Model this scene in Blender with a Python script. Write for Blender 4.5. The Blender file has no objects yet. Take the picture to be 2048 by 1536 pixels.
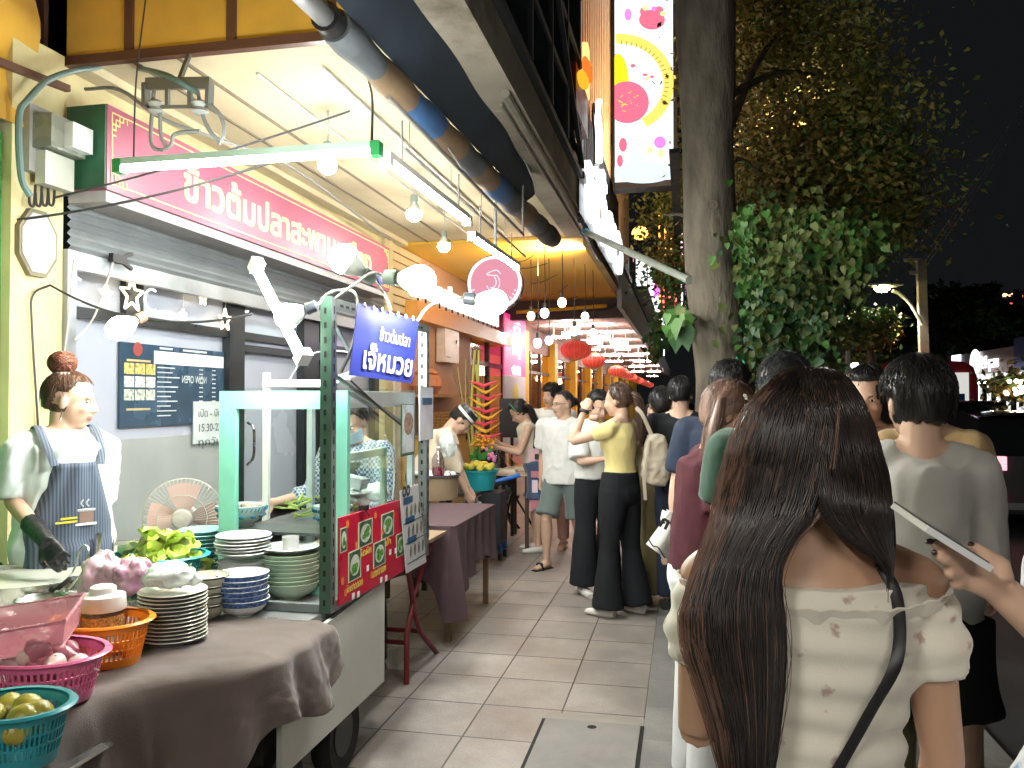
import bpy, bmesh, math, random
import numpy as np
from mathutils import Vector, Matrix, Quaternion, noise
R = math.radians
V = Vector
rnd = random.Random(7)
S = bpy.context.scene
COL = S.collection
# ---------------------------------------------------------------- camera
F, CH, YAW, PITCH = 1640.0, 1.53, 11.85, 1.05
cam = bpy.data.objects.new('camera', bpy.data.cameras.new('camera'))
COL.objects.link(cam)
cam.location = (0, 0, CH)
cam.rotation_euler = (R(90 + PITCH), 0, R(YAW))
cam.data.sensor_width = 36
cam.data.lens = F / 2048 * 36
cam.data.clip_end = 600
cam.data.clip_start = .02
S.camera = cam
CM = cam.rotation_euler.to_matrix()
# ---------------------------------------------------------------- world: night sky over the city
W = bpy.data.worlds.new('World')
S.world = W
W.use_nodes = True
bg = W.node_tree.nodes['Background']
bg.inputs[0].default_value = (.55, .62, .68, 1)
bg.inputs[1].default_value = .005
S.view_settings.view_transform = 'Standard'
S.view_settings.look = 'None'
S.view_settings.exposure = 1.2
S.view_settings.gamma = 1
S.cycles.max_bounces = 6
S.cycles.diffuse_bounces = 3
S.cycles.glossy_bounces = 3
S.cycles.transmission_bounces = 6
S.cycles.transparent_max_bounces = 12
S.cycles.caustics_reflective = False
S.cycles.caustics_refractive = False
S.cycles.sample_clamp_indirect = 4
S.cycles.use_light_tree = True
S.cycles.use_denoising = True
S.cycles.use_adaptive_sampling = False

# pixel of the 2048x1536 frame -> point on a plane of the place
def ray(px, py):
    return CM @ V(((px - 1024) / F, (768 - py) / F, -1))
O = V((0, 0, CH))
def at_y(px, py, y): d = ray(px, py); return O + d * (y / d.y)
def at_x(px, py, x): d = ray(px, py); return O + d * (x / d.x)
def at_z(px, py, z): d = ray(px, py); return O + d * ((z - CH) / d.z)
def at_d(px, py, t): return O + ray(px, py) * t
def depth(p): return (CM.transposed() @ (V(p) - O)).z * -1

# ---------------------------------------------------------------- materials
MATS = {}
def srgb(h):
    if isinstance(h, str):
        h = h.lstrip('#'); c = [int(h[i:i + 2], 16) / 255 for i in (0, 2, 4)]
    else: c = [x / 255 for x in h]
    return tuple(x / 12.92 if x <= .04045 else ((x + .055) / 1.055) ** 2.4 for x in c)
def M(name, col=(.5, .5, .5), rough=.6, metal=0, var=.12, scale=8, bump=0, bscale=None, emit=0, ecol=None,
      trans=0, alpha=1, sheen=0, spec=.5, dirt=0, stretch=None, ior=1.45, coat=0, sss=0):
    if name in MATS: return MATS[name]
    if isinstance(col, str): col = srgb(col)
    m = bpy.data.materials.new(name); m.use_nodes = True
    nt = m.node_tree; N = nt.nodes; L = nt.links
    b = N['Principled BSDF']
    b.inputs['Base Color'].default_value = (*col, 1)
    b.inputs['Roughness'].default_value = rough
    b.inputs['Metallic'].default_value = metal
    b.inputs['IOR'].default_value = ior
    b.inputs['Specular IOR Level'].default_value = spec
    b.inputs['Transmission Weight'].default_value = trans
    b.inputs['Alpha'].default_value = alpha
    b.inputs['Sheen Weight'].default_value = sheen
    b.inputs['Coat Weight'].default_value = coat
    b.inputs['Subsurface Weight'].default_value = sss
    if sss: b.inputs['Subsurface Radius'].default_value = (.02, .008, .004)
    if emit:
        b.inputs['Emission Color'].default_value = (*(ecol or col), 1)
        b.inputs['Emission Strength'].default_value = emit
    if var or bump or dirt:
        tc = N.new('ShaderNodeTexCoord'); mp = N.new('ShaderNodeMapping')
        if stretch: mp.inputs['Scale'].default_value = stretch
        L.new(tc.outputs['Object'], mp.inputs[0])
    if var or dirt:
        n = N.new('ShaderNodeTexNoise'); n.inputs['Scale'].default_value = scale; n.inputs['Detail'].default_value = 6
        L.new(mp.outputs[0], n.inputs['Vector'])
        r = N.new('ShaderNodeMapRange'); r.inputs['From Min'].default_value = .3; r.inputs['From Max'].default_value = .7
        r.inputs['To Min'].default_value = 1 - var; r.inputs['To Max'].default_value = 1 + var
        L.new(n.outputs[0], r.inputs[0])
        mx = N.new('ShaderNodeVectorMath'); mx.operation = 'SCALE'; mx.inputs[0].default_value = col
        L.new(r.outputs[0], mx.inputs['Scale'])
        out = mx.outputs[0]
        if dirt:
            n2 = N.new('ShaderNodeTexNoise'); n2.inputs['Scale'].default_value = scale * .35; n2.inputs['Detail'].default_value = 9
            n2.inputs['Roughness'].default_value = .7
            L.new(mp.outputs[0], n2.inputs['Vector'])
            r2 = N.new('ShaderNodeMapRange'); r2.inputs['From Min'].default_value = .52; r2.inputs['From Max'].default_value = .72
            r2.inputs['To Max'].default_value = dirt
            L.new(n2.outputs[0], r2.inputs[0])
            mm = N.new('ShaderNodeMix'); mm.data_type = 'RGBA'
            L.new(r2.outputs[0], mm.inputs['Factor']); L.new(out, mm.inputs['A'])
            mm.inputs['B'].default_value = (col[0] * .3 + .01, col[1] * .28 + .008, col[2] * .25 + .006, 1)
            out = mm.outputs['Result']
        L.new(out, b.inputs['Base Color'])
        rr = N.new('ShaderNodeMapRange'); rr.inputs['From Min'].default_value = .3; rr.inputs['From Max'].default_value = .7
        rr.inputs['To Min'].default_value = max(0, rough - .08); rr.inputs['To Max'].default_value = min(1, rough + .08)
        L.new(n.outputs[0], rr.inputs[0]); L.new(rr.outputs[0], b.inputs['Roughness'])
    if bump:
        n3 = N.new('ShaderNodeTexNoise'); n3.inputs['Scale'].default_value = bscale or scale * 4; n3.inputs['Detail'].default_value = 5
        L.new(mp.outputs[0], n3.inputs['Vector'])
        bp = N.new('ShaderNodeBump'); bp.inputs['Distance'].default_value = bump; bp.inputs['Strength'].default_value = .9
        L.new(n3.outputs[0], bp.inputs['Height']); L.new(bp.outputs[0], b.inputs['Normal'])
    MATS[name] = m
    return m
def EM(name, col, s):
    """a surface that gives off light"""
    if name in MATS: return MATS[name]
    if isinstance(col, str): col = srgb(col)
    m = bpy.data.materials.new(name); m.use_nodes = True
    nt = m.node_tree; nt.nodes.clear()
    e = nt.nodes.new('ShaderNodeEmission'); o = nt.nodes.new('ShaderNodeOutputMaterial')
    e.inputs[0].default_value = (*col, 1); e.inputs[1].default_value = s
    nt.links.new(e.outputs[0], o.inputs[0]); MATS[name] = m
    return m
def GLASS(name, col=(.9, .95, .95), a=.12, rough=.05):
    """thin pane: mostly clear, a little reflecting"""
    if name in MATS: return MATS[name]
    m = bpy.data.materials.new(name); m.use_nodes = True
    nt = m.node_tree; nt.nodes.clear(); N = nt.nodes; L = nt.links
    t = N.new('ShaderNodeBsdfTransparent'); t.inputs[0].default_value = (*col, 1)
    g = N.new('ShaderNodeBsdfGlossy'); g.inputs['Color'].default_value = (*col, 1); g.inputs['Roughness'].default_value = rough
    lw = N.new('ShaderNodeLayerWeight'); lw.inputs[0].default_value = .5
    fr = N.new('ShaderNodeMath'); fr.operation = 'POWER'; fr.inputs[1].default_value = 5; L.new(lw.outputs['Facing'], fr.inputs[0])
    ad = N.new('ShaderNodeMath'); ad.operation = 'ADD'; ad.use_clamp = True; ad.inputs[1].default_value = a
    mx = N.new('ShaderNodeMixShader'); o = N.new('ShaderNodeOutputMaterial')
    L.new(fr.outputs[0], ad.inputs[0]); L.new(ad.outputs[0], mx.inputs[0])
    L.new(t.outputs[0], mx.inputs[1]); L.new(g.outputs[0], mx.inputs[2]); L.new(mx.outputs[0], o.inputs[0])
    MATS[name] = m
    return m

# ---------------------------------------------------------------- object helpers
def tag(o, label=None, cat=None, group=None, kind=None):
    if label: o['label'] = label
    if cat: o['category'] = cat
    if group: o['group'] = group
    if kind: o['kind'] = kind
    return o
def thing(name, label, cat, loc=(0, 0, 0), rz=0, group=None):
    o = bpy.data.objects.new(name, None); COL.objects.link(o)
    o.location = loc; o.rotation_euler = (0, 0, rz); o.empty_display_size = .1
    return tag(o, label, cat, group)
def wloc(o):
    v = V((0, 0, 0))
    while o is not None: v = v + o.location; o = o.parent
    return v
def kids(o): return [c for c in bpy.data.objects if c.parent == o]
def dup(o, loc, rz=None, label=None, scale=None):
    idx = {}
    for c in bpy.data.objects:
        if c.parent: idx.setdefault(c.parent.name, []).append(c)
    def rec(s, par):
        c = s.copy(); COL.objects.link(c)
        if par: c.parent = par
        for k in idx.get(s.name, []): rec(k, c)
        return c
    c = rec(o, None); c.location = loc
    if rz is not None: c.rotation_euler = (0, 0, rz)
    if scale: c.scale = (scale,) * 3 if not isinstance(scale, tuple) else scale
    if label: c['label'] = label
    return c
def basis(z, up=None):
    z = V(z).normalized(); up = V(up or (0, 0, 1))
    if abs(z.dot(up)) > .98: up = V((0, 1, 0)) if abs(z.y) < .9 else V((1, 0, 0))
    x = up.cross(z).normalized(); y = z.cross(x)
    return Matrix((x, y, z)).transposed()
class MB:
    def __init__(s): s.v = []; s.f = []; s.mi = []; s.cur = 0; s.T = None; s.flat = set()
    def m(s, i): s.cur = i; return s
    def add(s, vs, fs, flat=False):
        n = len(s.v)
        s.v += [tuple(s.T @ V(v)) if s.T else tuple(v) for v in vs]
        for f in fs:
            if flat: s.flat.add(len(s.f))
            s.f.append(tuple(n + i for i in f)); s.mi.append(s.cur)
        return s
    def box(s, a, b, rot=None, c=None):
        """box between two corners; optional rotation matrix about centre"""
        a, b = V(a), V(b)
        vs = [V((x, y, z)) for x in (a.x, b.x) for y in (a.y, b.y) for z in (a.z, b.z)]
        if rot is not None:
            c = V(c) if c is not None else (a + b) / 2
            vs = [c + rot @ (v - c) for v in vs]
        return s.add(vs, [(0, 1, 3, 2), (4, 6, 7, 5), (0, 4, 5, 1), (2, 3, 7, 6), (0, 2, 6, 4), (1, 5, 7, 3)], True)
    def cbox(s, c, sz, rot=None):
        c = V(c); h = V(sz) / 2
        return s.box(c - h, c + h, rot)
    def bar(s, p, q, w, h=None, up=None):
        """rectangular bar from p to q"""
        p, q = V(p), V(q); B = basis(q - p, up); h = h or w; vs = []
        for e in (p, q):
            for x, y in ((-1, -1), (1, -1), (1, 1), (-1, 1)): vs.append(e + B @ V((x * w / 2, y * h / 2, 0)))
        return s.add(vs, [(3, 2, 1, 0), (4, 5, 6, 7), (0, 1, 5, 4), (1, 2, 6, 5), (2, 3, 7, 6), (3, 0, 4, 7)], True)
    def loft(s, pts, rads, up=None, seg=12, caps=True, side=None):
        """rings of (rx, ry) along pts; x axis = side"""
        pts = [V(p) for p in pts]; n = len(pts); vs = []
        for i, p in enumerate(pts):
            t = pts[min(i + 1, n - 1)] - pts[max(i - 1, 0)]
            if t.length < 1e-9: t = V((0, 0, 1))
            t.normalize()
            sd = V(side or (1, 0, 0)); sd = sd - t * sd.dot(t)
            if sd.length < .15: sd = V((0, 1, 0)) - t * t.y
            sd.normalize(); fd = t.cross(sd)
            r = rads[i]; rx, ry = (r, r) if not isinstance(r, (tuple, list)) else r[:2]
            for k in range(seg):
                a = 2 * math.pi * k / seg
                vs.append(p + sd * (rx * math.cos(a)) + fd * (ry * math.sin(a)))
        fs = [(i * seg + k, i * seg + (k + 1) % seg, (i + 1) * seg + (k + 1) % seg, (i + 1) * seg + k) for i in range(n - 1) for k in range(seg)]
        if caps: fs += [tuple(range(seg - 1, -1, -1)), tuple((n - 1) * seg + k for k in range(seg))]
        return s.add(vs, fs)
    def tube(s, pts, r, seg=6):
        return s.loft(pts, [r] * len(pts) if not isinstance(r, (list, tuple)) else r, seg=seg)
    def cyl(s, p, q, r, r2=None, seg=16):
        return s.loft([p, q], [r, r if r2 is None else r2], seg=seg)
    def lathe(s, prof, c=(0, 0, 0), B=None, seg=24, closed=False):
        """profile (r, z) turned about local z"""
        c = V(c); vs = []; n = len(prof)
        for r, z in prof:
            for k in range(seg):
                a = 2 * math.pi * k / seg; v = V((r * math.cos(a), r * math.sin(a), z))
                vs.append(c + (B @ v if B is not None else v))
        fs = [(i * seg + k, i * seg + (k + 1) % seg, (i + 1) * seg + (k + 1) % seg, (i + 1) * seg + k) for i in range(n - 1) for k in range(seg)]
        if prof[0][0] > 1e-6 and closed: fs.append(tuple(range(seg - 1, -1, -1)))
        if prof[-1][0] > 1e-6 and closed: fs.append(tuple((n - 1) * seg + k for k in range(seg)))
        return s.add(vs, fs)
    def ell(s, c, r, rot=None, seg=14, rings=9):
        c = V(c); r = V((r, r, r)) if not isinstance(r, (tuple, list, Vector)) else V(r); vs = []
        for i in range(rings + 1):
            t = math.pi * i / rings
            for k in range(seg):
                a = 2 * math.pi * k / seg
                v = V((r.x * max(math.sin(t), .001) * math.cos(a), r.y * max(math.sin(t), .001) * math.sin(a), -r.z * math.cos(t)))
                vs.append(c + (rot @ v if rot is not None else v))
        fs = [(i * seg + k, i * seg + (k + 1) % seg, (i + 1) * seg + (k + 1) % seg, (i + 1) * seg + k) for i in range(rings) for k in range(seg)]
        fs += [tuple(range(seg - 1, -1, -1)), tuple(rings * seg + k for k in range(seg))]
        return s.add(vs, fs)
    def grid(s, fn, nu, nv, th=0, closed=False):
        """surface fn(u, v) -> point, u,v in 0..1; th = thickness"""
        P = [[V(fn(i / nu, j / nv)) for j in range(nv + 1)] for i in range(nu + 1)]
        vs = [p for row in P for p in row]; w = nv + 1
        fs = [(i * w + j, (i + 1) * w + j, (i + 1) * w + j + 1, i * w + j + 1) for i in range(nu) for j in range(nv)]
        if th:
            n = len(vs); back = []
            for i in range(nu + 1):
                for j in range(nv + 1):
                    du = P[min(i + 1, nu)][j] - P[max(i - 1, 0)][j]; dv = P[i][min(j + 1, nv)] - P[i][max(j - 1, 0)]
                    nn = du.cross(dv)
                    nn = nn.normalized() if nn.length > 1e-12 else V((0, 0, 1))
                    back.append(P[i][j] - nn * th)
            vs += back
            fs += [tuple(n + k for k in reversed(f)) for f in fs]
            for i in range(nu):
                for j in (0, nv):
                    a, b = i * w + j, (i + 1) * w + j
                    fs.append((a, n + a, n + b, b) if j == 0 else (b, n + b, n + a, a))
            for j in range(nv):
                for i in (0, nu):
                    a, b = i * w + j, i * w + j + 1
                    fs.append((b, n + b, n + a, a) if i == 0 else (a, n + a, n + b, b))
        return s.add(vs, fs)
    def poly(s, pts, th, nrm):
        """flat outline with thickness (extruded backwards along -nrm)"""
        pts = [V(p) for p in pts]; n = len(pts); d = V(nrm).normalized() * th
        vs = pts + [p - d for p in pts]
        fs = [tuple(range(n)), tuple(range(2 * n - 1, n - 1, -1))] + [(i, n + i, n + (i + 1) % n, (i + 1) % n) for i in range(n)]
        return s.add(vs, fs, True)
    def build(s, name, mats, parent=None, world=False, smooth=True, ang=40):
        me = bpy.data.meshes.new(name)
        vs = s.v
        if world and parent is not None:
            o = wloc(parent); vs = [(v[0] - o.x, v[1] - o.y, v[2] - o.z) for v in vs]
        me.from_pydata(vs, [], s.f)
        mats = mats if isinstance(mats, (list, tuple)) else [mats]
        for m in mats: me.materials.append(m)
        me.polygons.foreach_set('material_index', [min(i, len(mats) - 1) for i in s.mi])
        sm = [smooth and (i not in s.flat) for i in range(len(s.f))]
        me.polygons.foreach_set('use_smooth', sm)
        me.update()
        if smooth and ang < 180: me.set_sharp_from_angle(angle=R(ang))
        ob = bpy.data.objects.new(name, me); COL.objects.link(ob)
        if parent is not None: ob.parent = parent
        return ob
def struct(mb, name, mats, **k):
    return tag(mb.build(name, mats, **k), kind='structure')
def solo(mb, name, mats, label, cat, group=None, **k):
    """a thing that is one mesh: its origin is set at its base"""
    vs = mb.v
    lo = V([min(v[i] for v in vs) for i in range(3)]); hi = V([max(v[i] for v in vs) for i in range(3)])
    c = V(((lo.x + hi.x) / 2, (lo.y + hi.y) / 2, lo.z))
    mb.v = [(v[0] - c.x, v[1] - c.y, v[2] - c.z) for v in vs]
    o = mb.build(name, mats, **k); o.location = c
    return tag(o, label, cat, group)
def fuse(mb, name, mats, parent=None, voxel=.01, smooth=3, world=False, fac=.5, deform=None, zone=None):
    """voxel-join overlapping lofts into one continuous skin"""
    me = bpy.data.meshes.new(name); me.from_pydata(mb.v, [], mb.f); me.update()
    ob = bpy.data.objects.new(name, me); COL.objects.link(ob)
    r = ob.modifiers.new('r', 'REMESH'); r.mode = 'VOXEL'; r.voxel_size = voxel; r.adaptivity = 0
    if smooth:
        sm = ob.modifiers.new('s', 'SMOOTH'); sm.factor = fac; sm.iterations = smooth
    dg = bpy.context.evaluated_depsgraph_get()
    m2 = bpy.data.meshes.new_from_object(ob.evaluated_get(dg))
    bpy.data.objects.remove(ob); bpy.data.meshes.remove(me)
    m2.name = name; m2.materials.clear()
    mats = mats if isinstance(mats, (list, tuple)) else [mats]
    for m in mats: m2.materials.append(m)
    if deform:
        n = len(m2.vertices); co = np.empty(n * 3); m2.vertices.foreach_get('co', co); co = co.reshape(-1, 3)
        no = np.empty(n * 3); m2.vertices.foreach_get('normal', no); no = no.reshape(-1, 3)
        d = np.array([deform(V(c)) for c in co]); co = co + no * d[:, None]
        m2.vertices.foreach_set('co', co.ravel())
    m2.polygons.foreach_set('use_smooth', [True] * len(m2.polygons))
    if zone:
        m2.polygons.foreach_set('material_index', [zone(p.center) for p in m2.polygons])
    if world and parent is not None:
        o = wloc(parent)
        m2.transform(Matrix.Translation(-o))
    m2.update()
    ob = bpy.data.objects.new(name, m2); COL.objects.link(ob)
    if parent is not None: ob.parent = parent
    return ob
# ---------------------------------------------------------------- lettering
def text_runs(body, rows=34, bold=0.0):
    """letters as horizontal runs in em units: list of (x0, x1, y0, y1), width"""
    c = bpy.data.curves.new('t', 'FONT'); c.body = body; c.fill_mode = 'NONE' if hasattr(c, 'fill_mode') else c.fill_mode
    c.resolution_u = 4
    o = bpy.data.objects.new('t', c); COL.objects.link(o)
    dg = bpy.context.evaluated_depsgraph_get()
    me = bpy.data.meshes.new_from_object(o.evaluated_get(dg))
    P = [v.co.copy() for v in me.vertices]; E = [tuple(e.vertices) for e in me.edges]
    bpy.data.objects.remove(o); bpy.data.curves.remove(c); bpy.data.meshes.remove(me)
    if not P: return [], 1
    y0, y1 = min(p.y for p in P), max(p.y for p in P); h = (y1 - y0) / rows
    out = []; rowsiv = []
    segs = []
    for a, b in E:
        a, b = min(a, b), max(a, b)
        if b != a + 1: a, b = b, a                                    # the edge that closes a loop
        segs.append((P[a], P[b]))
    for r in range(rows):
        y = y0 + (r + .5) * h; xs = []
        for p, q in segs:
            if (p.y <= y) != (q.y <= y):
                xs.append((p.x + (y - p.y) / (q.y - p.y) * (q.x - p.x), 1 if q.y > p.y else -1))
        xs.sort(); w = 0; st = None; iv = []
        for x, d in xs:
            if w == 0: st = x
            w += d
            if w == 0 and x - st > .004: iv.append((st - bold, x + bold))
        rowsiv.append(iv)
    kb = int(round(bold * .8 / h))
    for r in range(-kb, rows + kb):
        al = sorted(i for q in range(max(0, r - kb), min(rows, r + kb + 1)) for i in rowsiv[q]); mg = []
        for a, b in al:
            if mg and a <= mg[-1][1] + 1e-4: mg[-1][1] = max(mg[-1][1], b)
            else: mg.append([a, b])
        out += [(a, b, y0 + r * h, y0 + (r + 1) * h) for a, b in mg]
    return out, max(p.x for p in P)
def text_on(mb, body, org, xdir, ydir, height, width=None, proud=.002, th=0, rows=30, bold=.012, center=False):
    """write on a surface: org = lower left, letters height = cap height; th = thickness of raised letters"""
    runs, w = text_runs(body, rows, bold)
    xd, yd = V(xdir).normalized(), V(ydir).normalized(); nd = xd.cross(yd)
    sc = height / .7; sx = (width / w) if width else sc
    org = V(org) - (xd * (w * sx / 2) if center else V((0, 0, 0)))
    for k, (x0, x1, y0, y1) in enumerate(runs):
        z0 = proud
        q = [org + xd * (x * sx) + yd * (y * sc) + nd * (proud + th) for x, y in ((x0, y0), (x1, y0), (x1, y1), (x0, y1))]
        if th:
            b = [p - nd * th for p in q]
            mb.add(b + q, [(4, 5, 6, 7), (3, 2, 1, 0), (0, 1, 5, 4), (1, 2, 6, 5), (2, 3, 7, 6), (3, 0, 4, 7)], True)
        else: mb.add(q, [(0, 1, 2, 3)], True)
    return mb
def sag(p, q, d, n=14):
    p, q = V(p), V(q)
    return [p.lerp(q, i / n) - V((0, 0, d * 4 * (i / n) * (1 - i / n))) for i in range(n + 1)]
def smoothpts(pts, n=6):
    """catmull-rom through points"""
    P = [V(p) for p in pts]; P = [P[0] * 2 - P[1]] + P + [P[-1] * 2 - P[-2]]; out = []
    for i in range(1, len(P) - 2):
        for k in range(n):
            t = k / n; a, b, c, d = P[i - 1], P[i], P[i + 1], P[i + 2]
            out.append(.5 * ((2 * b) + (c - a) * t + (2 * a - 5 * b + 4 * c - d) * t * t + (3 * b - a - 3 * c + d) * t ** 3))
    out.append(P[-2]); return out
# ================================================================ ground, road, kerb
XF, XW, ZC = -.98, -3.3, 3.38      # outer fascia, shop wall, canopy ceiling
def tile_mat(name, ca, cb, w, x0, y0, mort, joint, rough=.42):
    m = bpy.data.materials.new(name); m.use_nodes = True
    nt = m.node_tree; N = nt.nodes; L = nt.links; b = N['Principled BSDF']
    tc = N.new('ShaderNodeTexCoord'); mp = N.new('ShaderNodeMapping'); mp.inputs['Location'].default_value = (-x0, -y0, 0)
    L.new(tc.outputs['Object'], mp.inputs[0])
    br = N.new('ShaderNodeTexBrick'); br.offset = 0; br.squash = 1
    br.inputs['Scale'].default_value = 1; br.inputs['Brick Width'].default_value = w; br.inputs['Row Height'].default_value = w
    br.inputs['Mortar Size'].default_value = joint; br.inputs['Mortar Smooth'].default_value = .3; br.inputs['Bias'].default_value = 0
    br.inputs['Color1'].default_value = (*ca, 1); br.inputs['Color2'].default_value = (*cb, 1); br.inputs['Mortar'].default_value = (*mort, 1)
    L.new(mp.outputs[0], br.inputs['Vector'])
    n = N.new('ShaderNodeTexNoise'); n.inputs['Scale'].default_value = 2.3; n.inputs['Detail'].default_value = 10; n.inputs['Roughness'].default_value = .68
    L.new(mp.outputs[0], n.inputs['Vector'])
    r = N.new('ShaderNodeMapRange'); r.inputs['From Min'].default_value = .3; r.inputs['From Max'].default_value = .7
    r.inputs['To Min'].default_value = .48; r.inputs['To Max'].default_value = 1.3
    L.new(n.outputs[0], r.inputs[0])
    n2 = N.new('ShaderNodeTexNoise'); n2.inputs['Scale'].default_value = 120; n2.inputs['Detail'].default_value = 3
    L.new(mp.outputs[0], n2.inputs['Vector'])
    r2 = N.new('ShaderNodeMapRange'); r2.inputs['From Min'].default_value = .3; r2.inputs['From Max'].default_value = .7
    r2.inputs['To Min'].default_value = .86; r2.inputs['To Max'].default_value = 1.12
    L.new(n2.outputs[0], r2.inputs[0])
    mu = N.new('ShaderNodeMath'); mu.operation = 'MULTIPLY'; L.new(r.outputs[0], mu.inputs[0]); L.new(r2.outputs[0], mu.inputs[1])
    sc = N.new('ShaderNodeVectorMath'); sc.operation = 'SCALE'; L.new(br.outputs['Color'], sc.inputs[0]); L.new(mu.outputs[0], sc.inputs['Scale'])
    L.new(sc.outputs[0], b.inputs['Base Color'])
    rr = N.new('ShaderNodeMapRange'); rr.inputs['From Min'].default_value = .35; rr.inputs['From Max'].default_value = .65
    rr.inputs['To Min'].default_value = rough - .1; rr.inputs['To Max'].default_value = rough + .2
    L.new(n.outputs[0], rr.inputs[0]); L.new(rr.outputs[0], b.inputs['Roughness'])
    bp = N.new('ShaderNodeBump'); bp.inputs['Distance'].default_value = .003; bp.inputs['Strength'].default_value = .8
    s2 = N.new('ShaderNodeMath'); s2.operation = 'MULTIPLY_ADD'; s2.inputs[1].default_value = -1; s2.inputs[2].default_value = 1
    L.new(br.outputs['Fac'], s2.inputs[0])
    a2 = N.new('ShaderNodeMath'); a2.operation = 'ADD'; L.new(s2.outputs[0], a2.inputs[0])
    m3 = N.new('ShaderNodeMath'); m3.operation = 'MULTIPLY'; m3.inputs[1].default_value = .25; L.new(n2.outputs[0], m3.inputs[0]); L.new(m3.outputs[0], a2.inputs[1])
    L.new(a2.outputs[0], bp.inputs['Height']); L.new(bp.outputs[0], b.inputs['Normal'])
    MATS[name] = m
    return m
ty = at_z(1112, 1420, 0).y; TX = -.19
tm = tile_mat('paving tile', (.25, .22, .198), (.30, .266, .242), .4, TX, ty, (.05, .045, .04), .0045)
tm2 = tile_mat('kerbside paving', (.185, .178, .168), (.215, .208, .198), .4, TX, ty + .13, (.27, .26, .25), .003, .5)
def sheet(x0, x1, y0, y1, z): return MB().add([(x0, y0, z), (x1, y0, z), (x1, y1, z), (x0, y1, z)], [(0, 1, 2, 3)], True)
struct(sheet(-7, TX, -4, 70, 0), 'pavement', tm)
struct(sheet(TX, 1.2, -4, 70, 0), 'kerbside_pavement', tm2)
asph = M('asphalt', (.045, .045, .048), .62, var=.3, scale=3, bump=.004, bscale=160)
struct(sheet(1.36, 13, -6, 90, -.13), 'road', asph)
struct(MB().box((1.2, -4, -.2), (1.36, 70, -.003)), 'kerb', M('kerb stone', (.3, .29, .27), .7, dirt=.5, bump=.002))
struct(sheet(-80, 260, -60, 320, -.16), 'ground', M('far ground', (.05, .05, .048), .8))
b = MB().box((13, -6, -.158), (30, 90, 0)); struct(b, 'far_pavement', M('far paving', (.2, .19, .18), .7))
b = MB()
for k in range(8): b.box((4.55, 3 + k * 6, -.126), (4.67, 6 + k * 6, -.1255))
struct(b, 'lane_marking', M('road paint', (.6, .6, .58), .6, dirt=.4))

# manhole cover: slab in a dark frame
mp = [at_z(*p, 0) for p in ((1090, 1438), (1284, 1450))]
mh = thing('manhole_cover', 'square concrete manhole cover with a round lifting hole set in the pavement', 'manhole cover', ((mp[0].x + mp[1].x) / 2, mp[0].y - .27, 0))
w = (mp[1].x - mp[0].x) / 2
MB().box((-w - .012, -.3, .0), (w + .012, .27, .004)).build('frame', M('gap black', (.012, .011, .01), .9), mh)
b = MB().box((-w + .006, -.29, .004), (w - .006, .258, .011)); b.build('slab', M('slab concrete', (.21, .198, .185), .75, dirt=.35, bump=.003, scale=6), mh)
MB().lathe([(0, .0125), (.022, .0125)], (w * .02, .19, 0)).build('lifting_hole', MATS['gap black'], mh)
# plain concrete border round it
struct(MB().add([(TX - .47, mp[0].y - 1.0, .0015), (TX - .002, mp[0].y - 1.0, .0015), (TX - .002, mp[0].y + .09, .0015), (TX - .47, mp[0].y + .09, .0015)], [(0, 1, 2, 3)], True), 'concrete_patch', M('patch', (.24, .215, .19), .6, dirt=.35, bump=.002))

# ================================================================ materials of the buildings
cream = M('cream wall', '#d2c898', .7, dirt=.25, bump=.002, scale=5)
creamc = M('cream ceiling', (.60, .54, .36), .8, dirt=.35, scale=1.6, bump=.003)
green = M('green paint', (.05, .3, .06), .5, dirt=.3)
steelg = M('shutter grey', (.36, .39, .40), .38, metal=.55, dirt=.3, scale=4)
dark = M('dark frame', (.018, .022, .024), .35, var=.2)
frost = M('frosted pane', (.42, .45, .52), .22, var=.06, scale=1.2, spec=.6)
frost2 = M('frosted film', (.36, .39, .37), .35, var=.12, scale=2)
conc = M('stained concrete', (.30, .27, .22), .85, dirt=.9, scale=3.5, bump=.006)
black = M('sooty sheet', (.012, .016, .018), .6, var=.3)
yelc = M('yellow cloth', (.62, .36, .035), .8, var=.15, scale=3, bump=.002, sheen=.3)
ylow = M('yellow paint', (.75, .42, .03), .55, var=.08)
brown = M('brown steel', (.10, .045, .03), .5, dirt=.3)
white = M('white paint', (.75, .74, .70), .45, var=.05)
blackp = M('black plastic', (.015, .015, .017), .4)
greyp = M('grey plastic', (.33, .34, .33), .5)
chrome = M('stainless steel', (.62, .62, .6), .25, metal=1, var=.06, scale=12)

# ---- first shophouse (the one behind the stall)
Y0, Y1 = 3.85, 8.9
sh = thing('shophouse', 'cream shophouse with raised grey roller shutter and frosted shop windows behind the food stall', 'building', (XW, Y0, 0))
b = MB()
b.box((XW - .3, 3.46, 0), (XW + .03, Y0 - .04, ZC)); b.box((XW - .3, Y1 - .25, 0), (XW + .04, Y1, ZC))
b.box((XW - .3, Y0 - .04, 2.74), (XW, Y1 - .25, ZC)); b.build('wall', cream, sh, world=True)
b = MB(); n = 9
for k in range(n):      # corrugated shutter box
    z = 2.34 + k * .047
    b.add([(XW + .02, Y0, z), (XW + .02, Y1 - .25, z), (XW + .045, Y1 - .25, z + .024), (XW + .045, Y0, z + .024), (XW + .02, Y0, z + .047), (XW + .02, Y1 - .25, z + .047)], [(0, 1, 2, 3), (3, 2, 5, 4)], True)
b.box((XW + .0, Y0, 2.24), (XW + .05, Y1 - .25, 2.338)); b.box((XW + .0, Y0 - .038, 0), (XW + .06, Y0 + .03, 2.338))
b.build('roller_shutter', steelg, sh, world=True)
xg = XW - .09
fr = MB()
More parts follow.
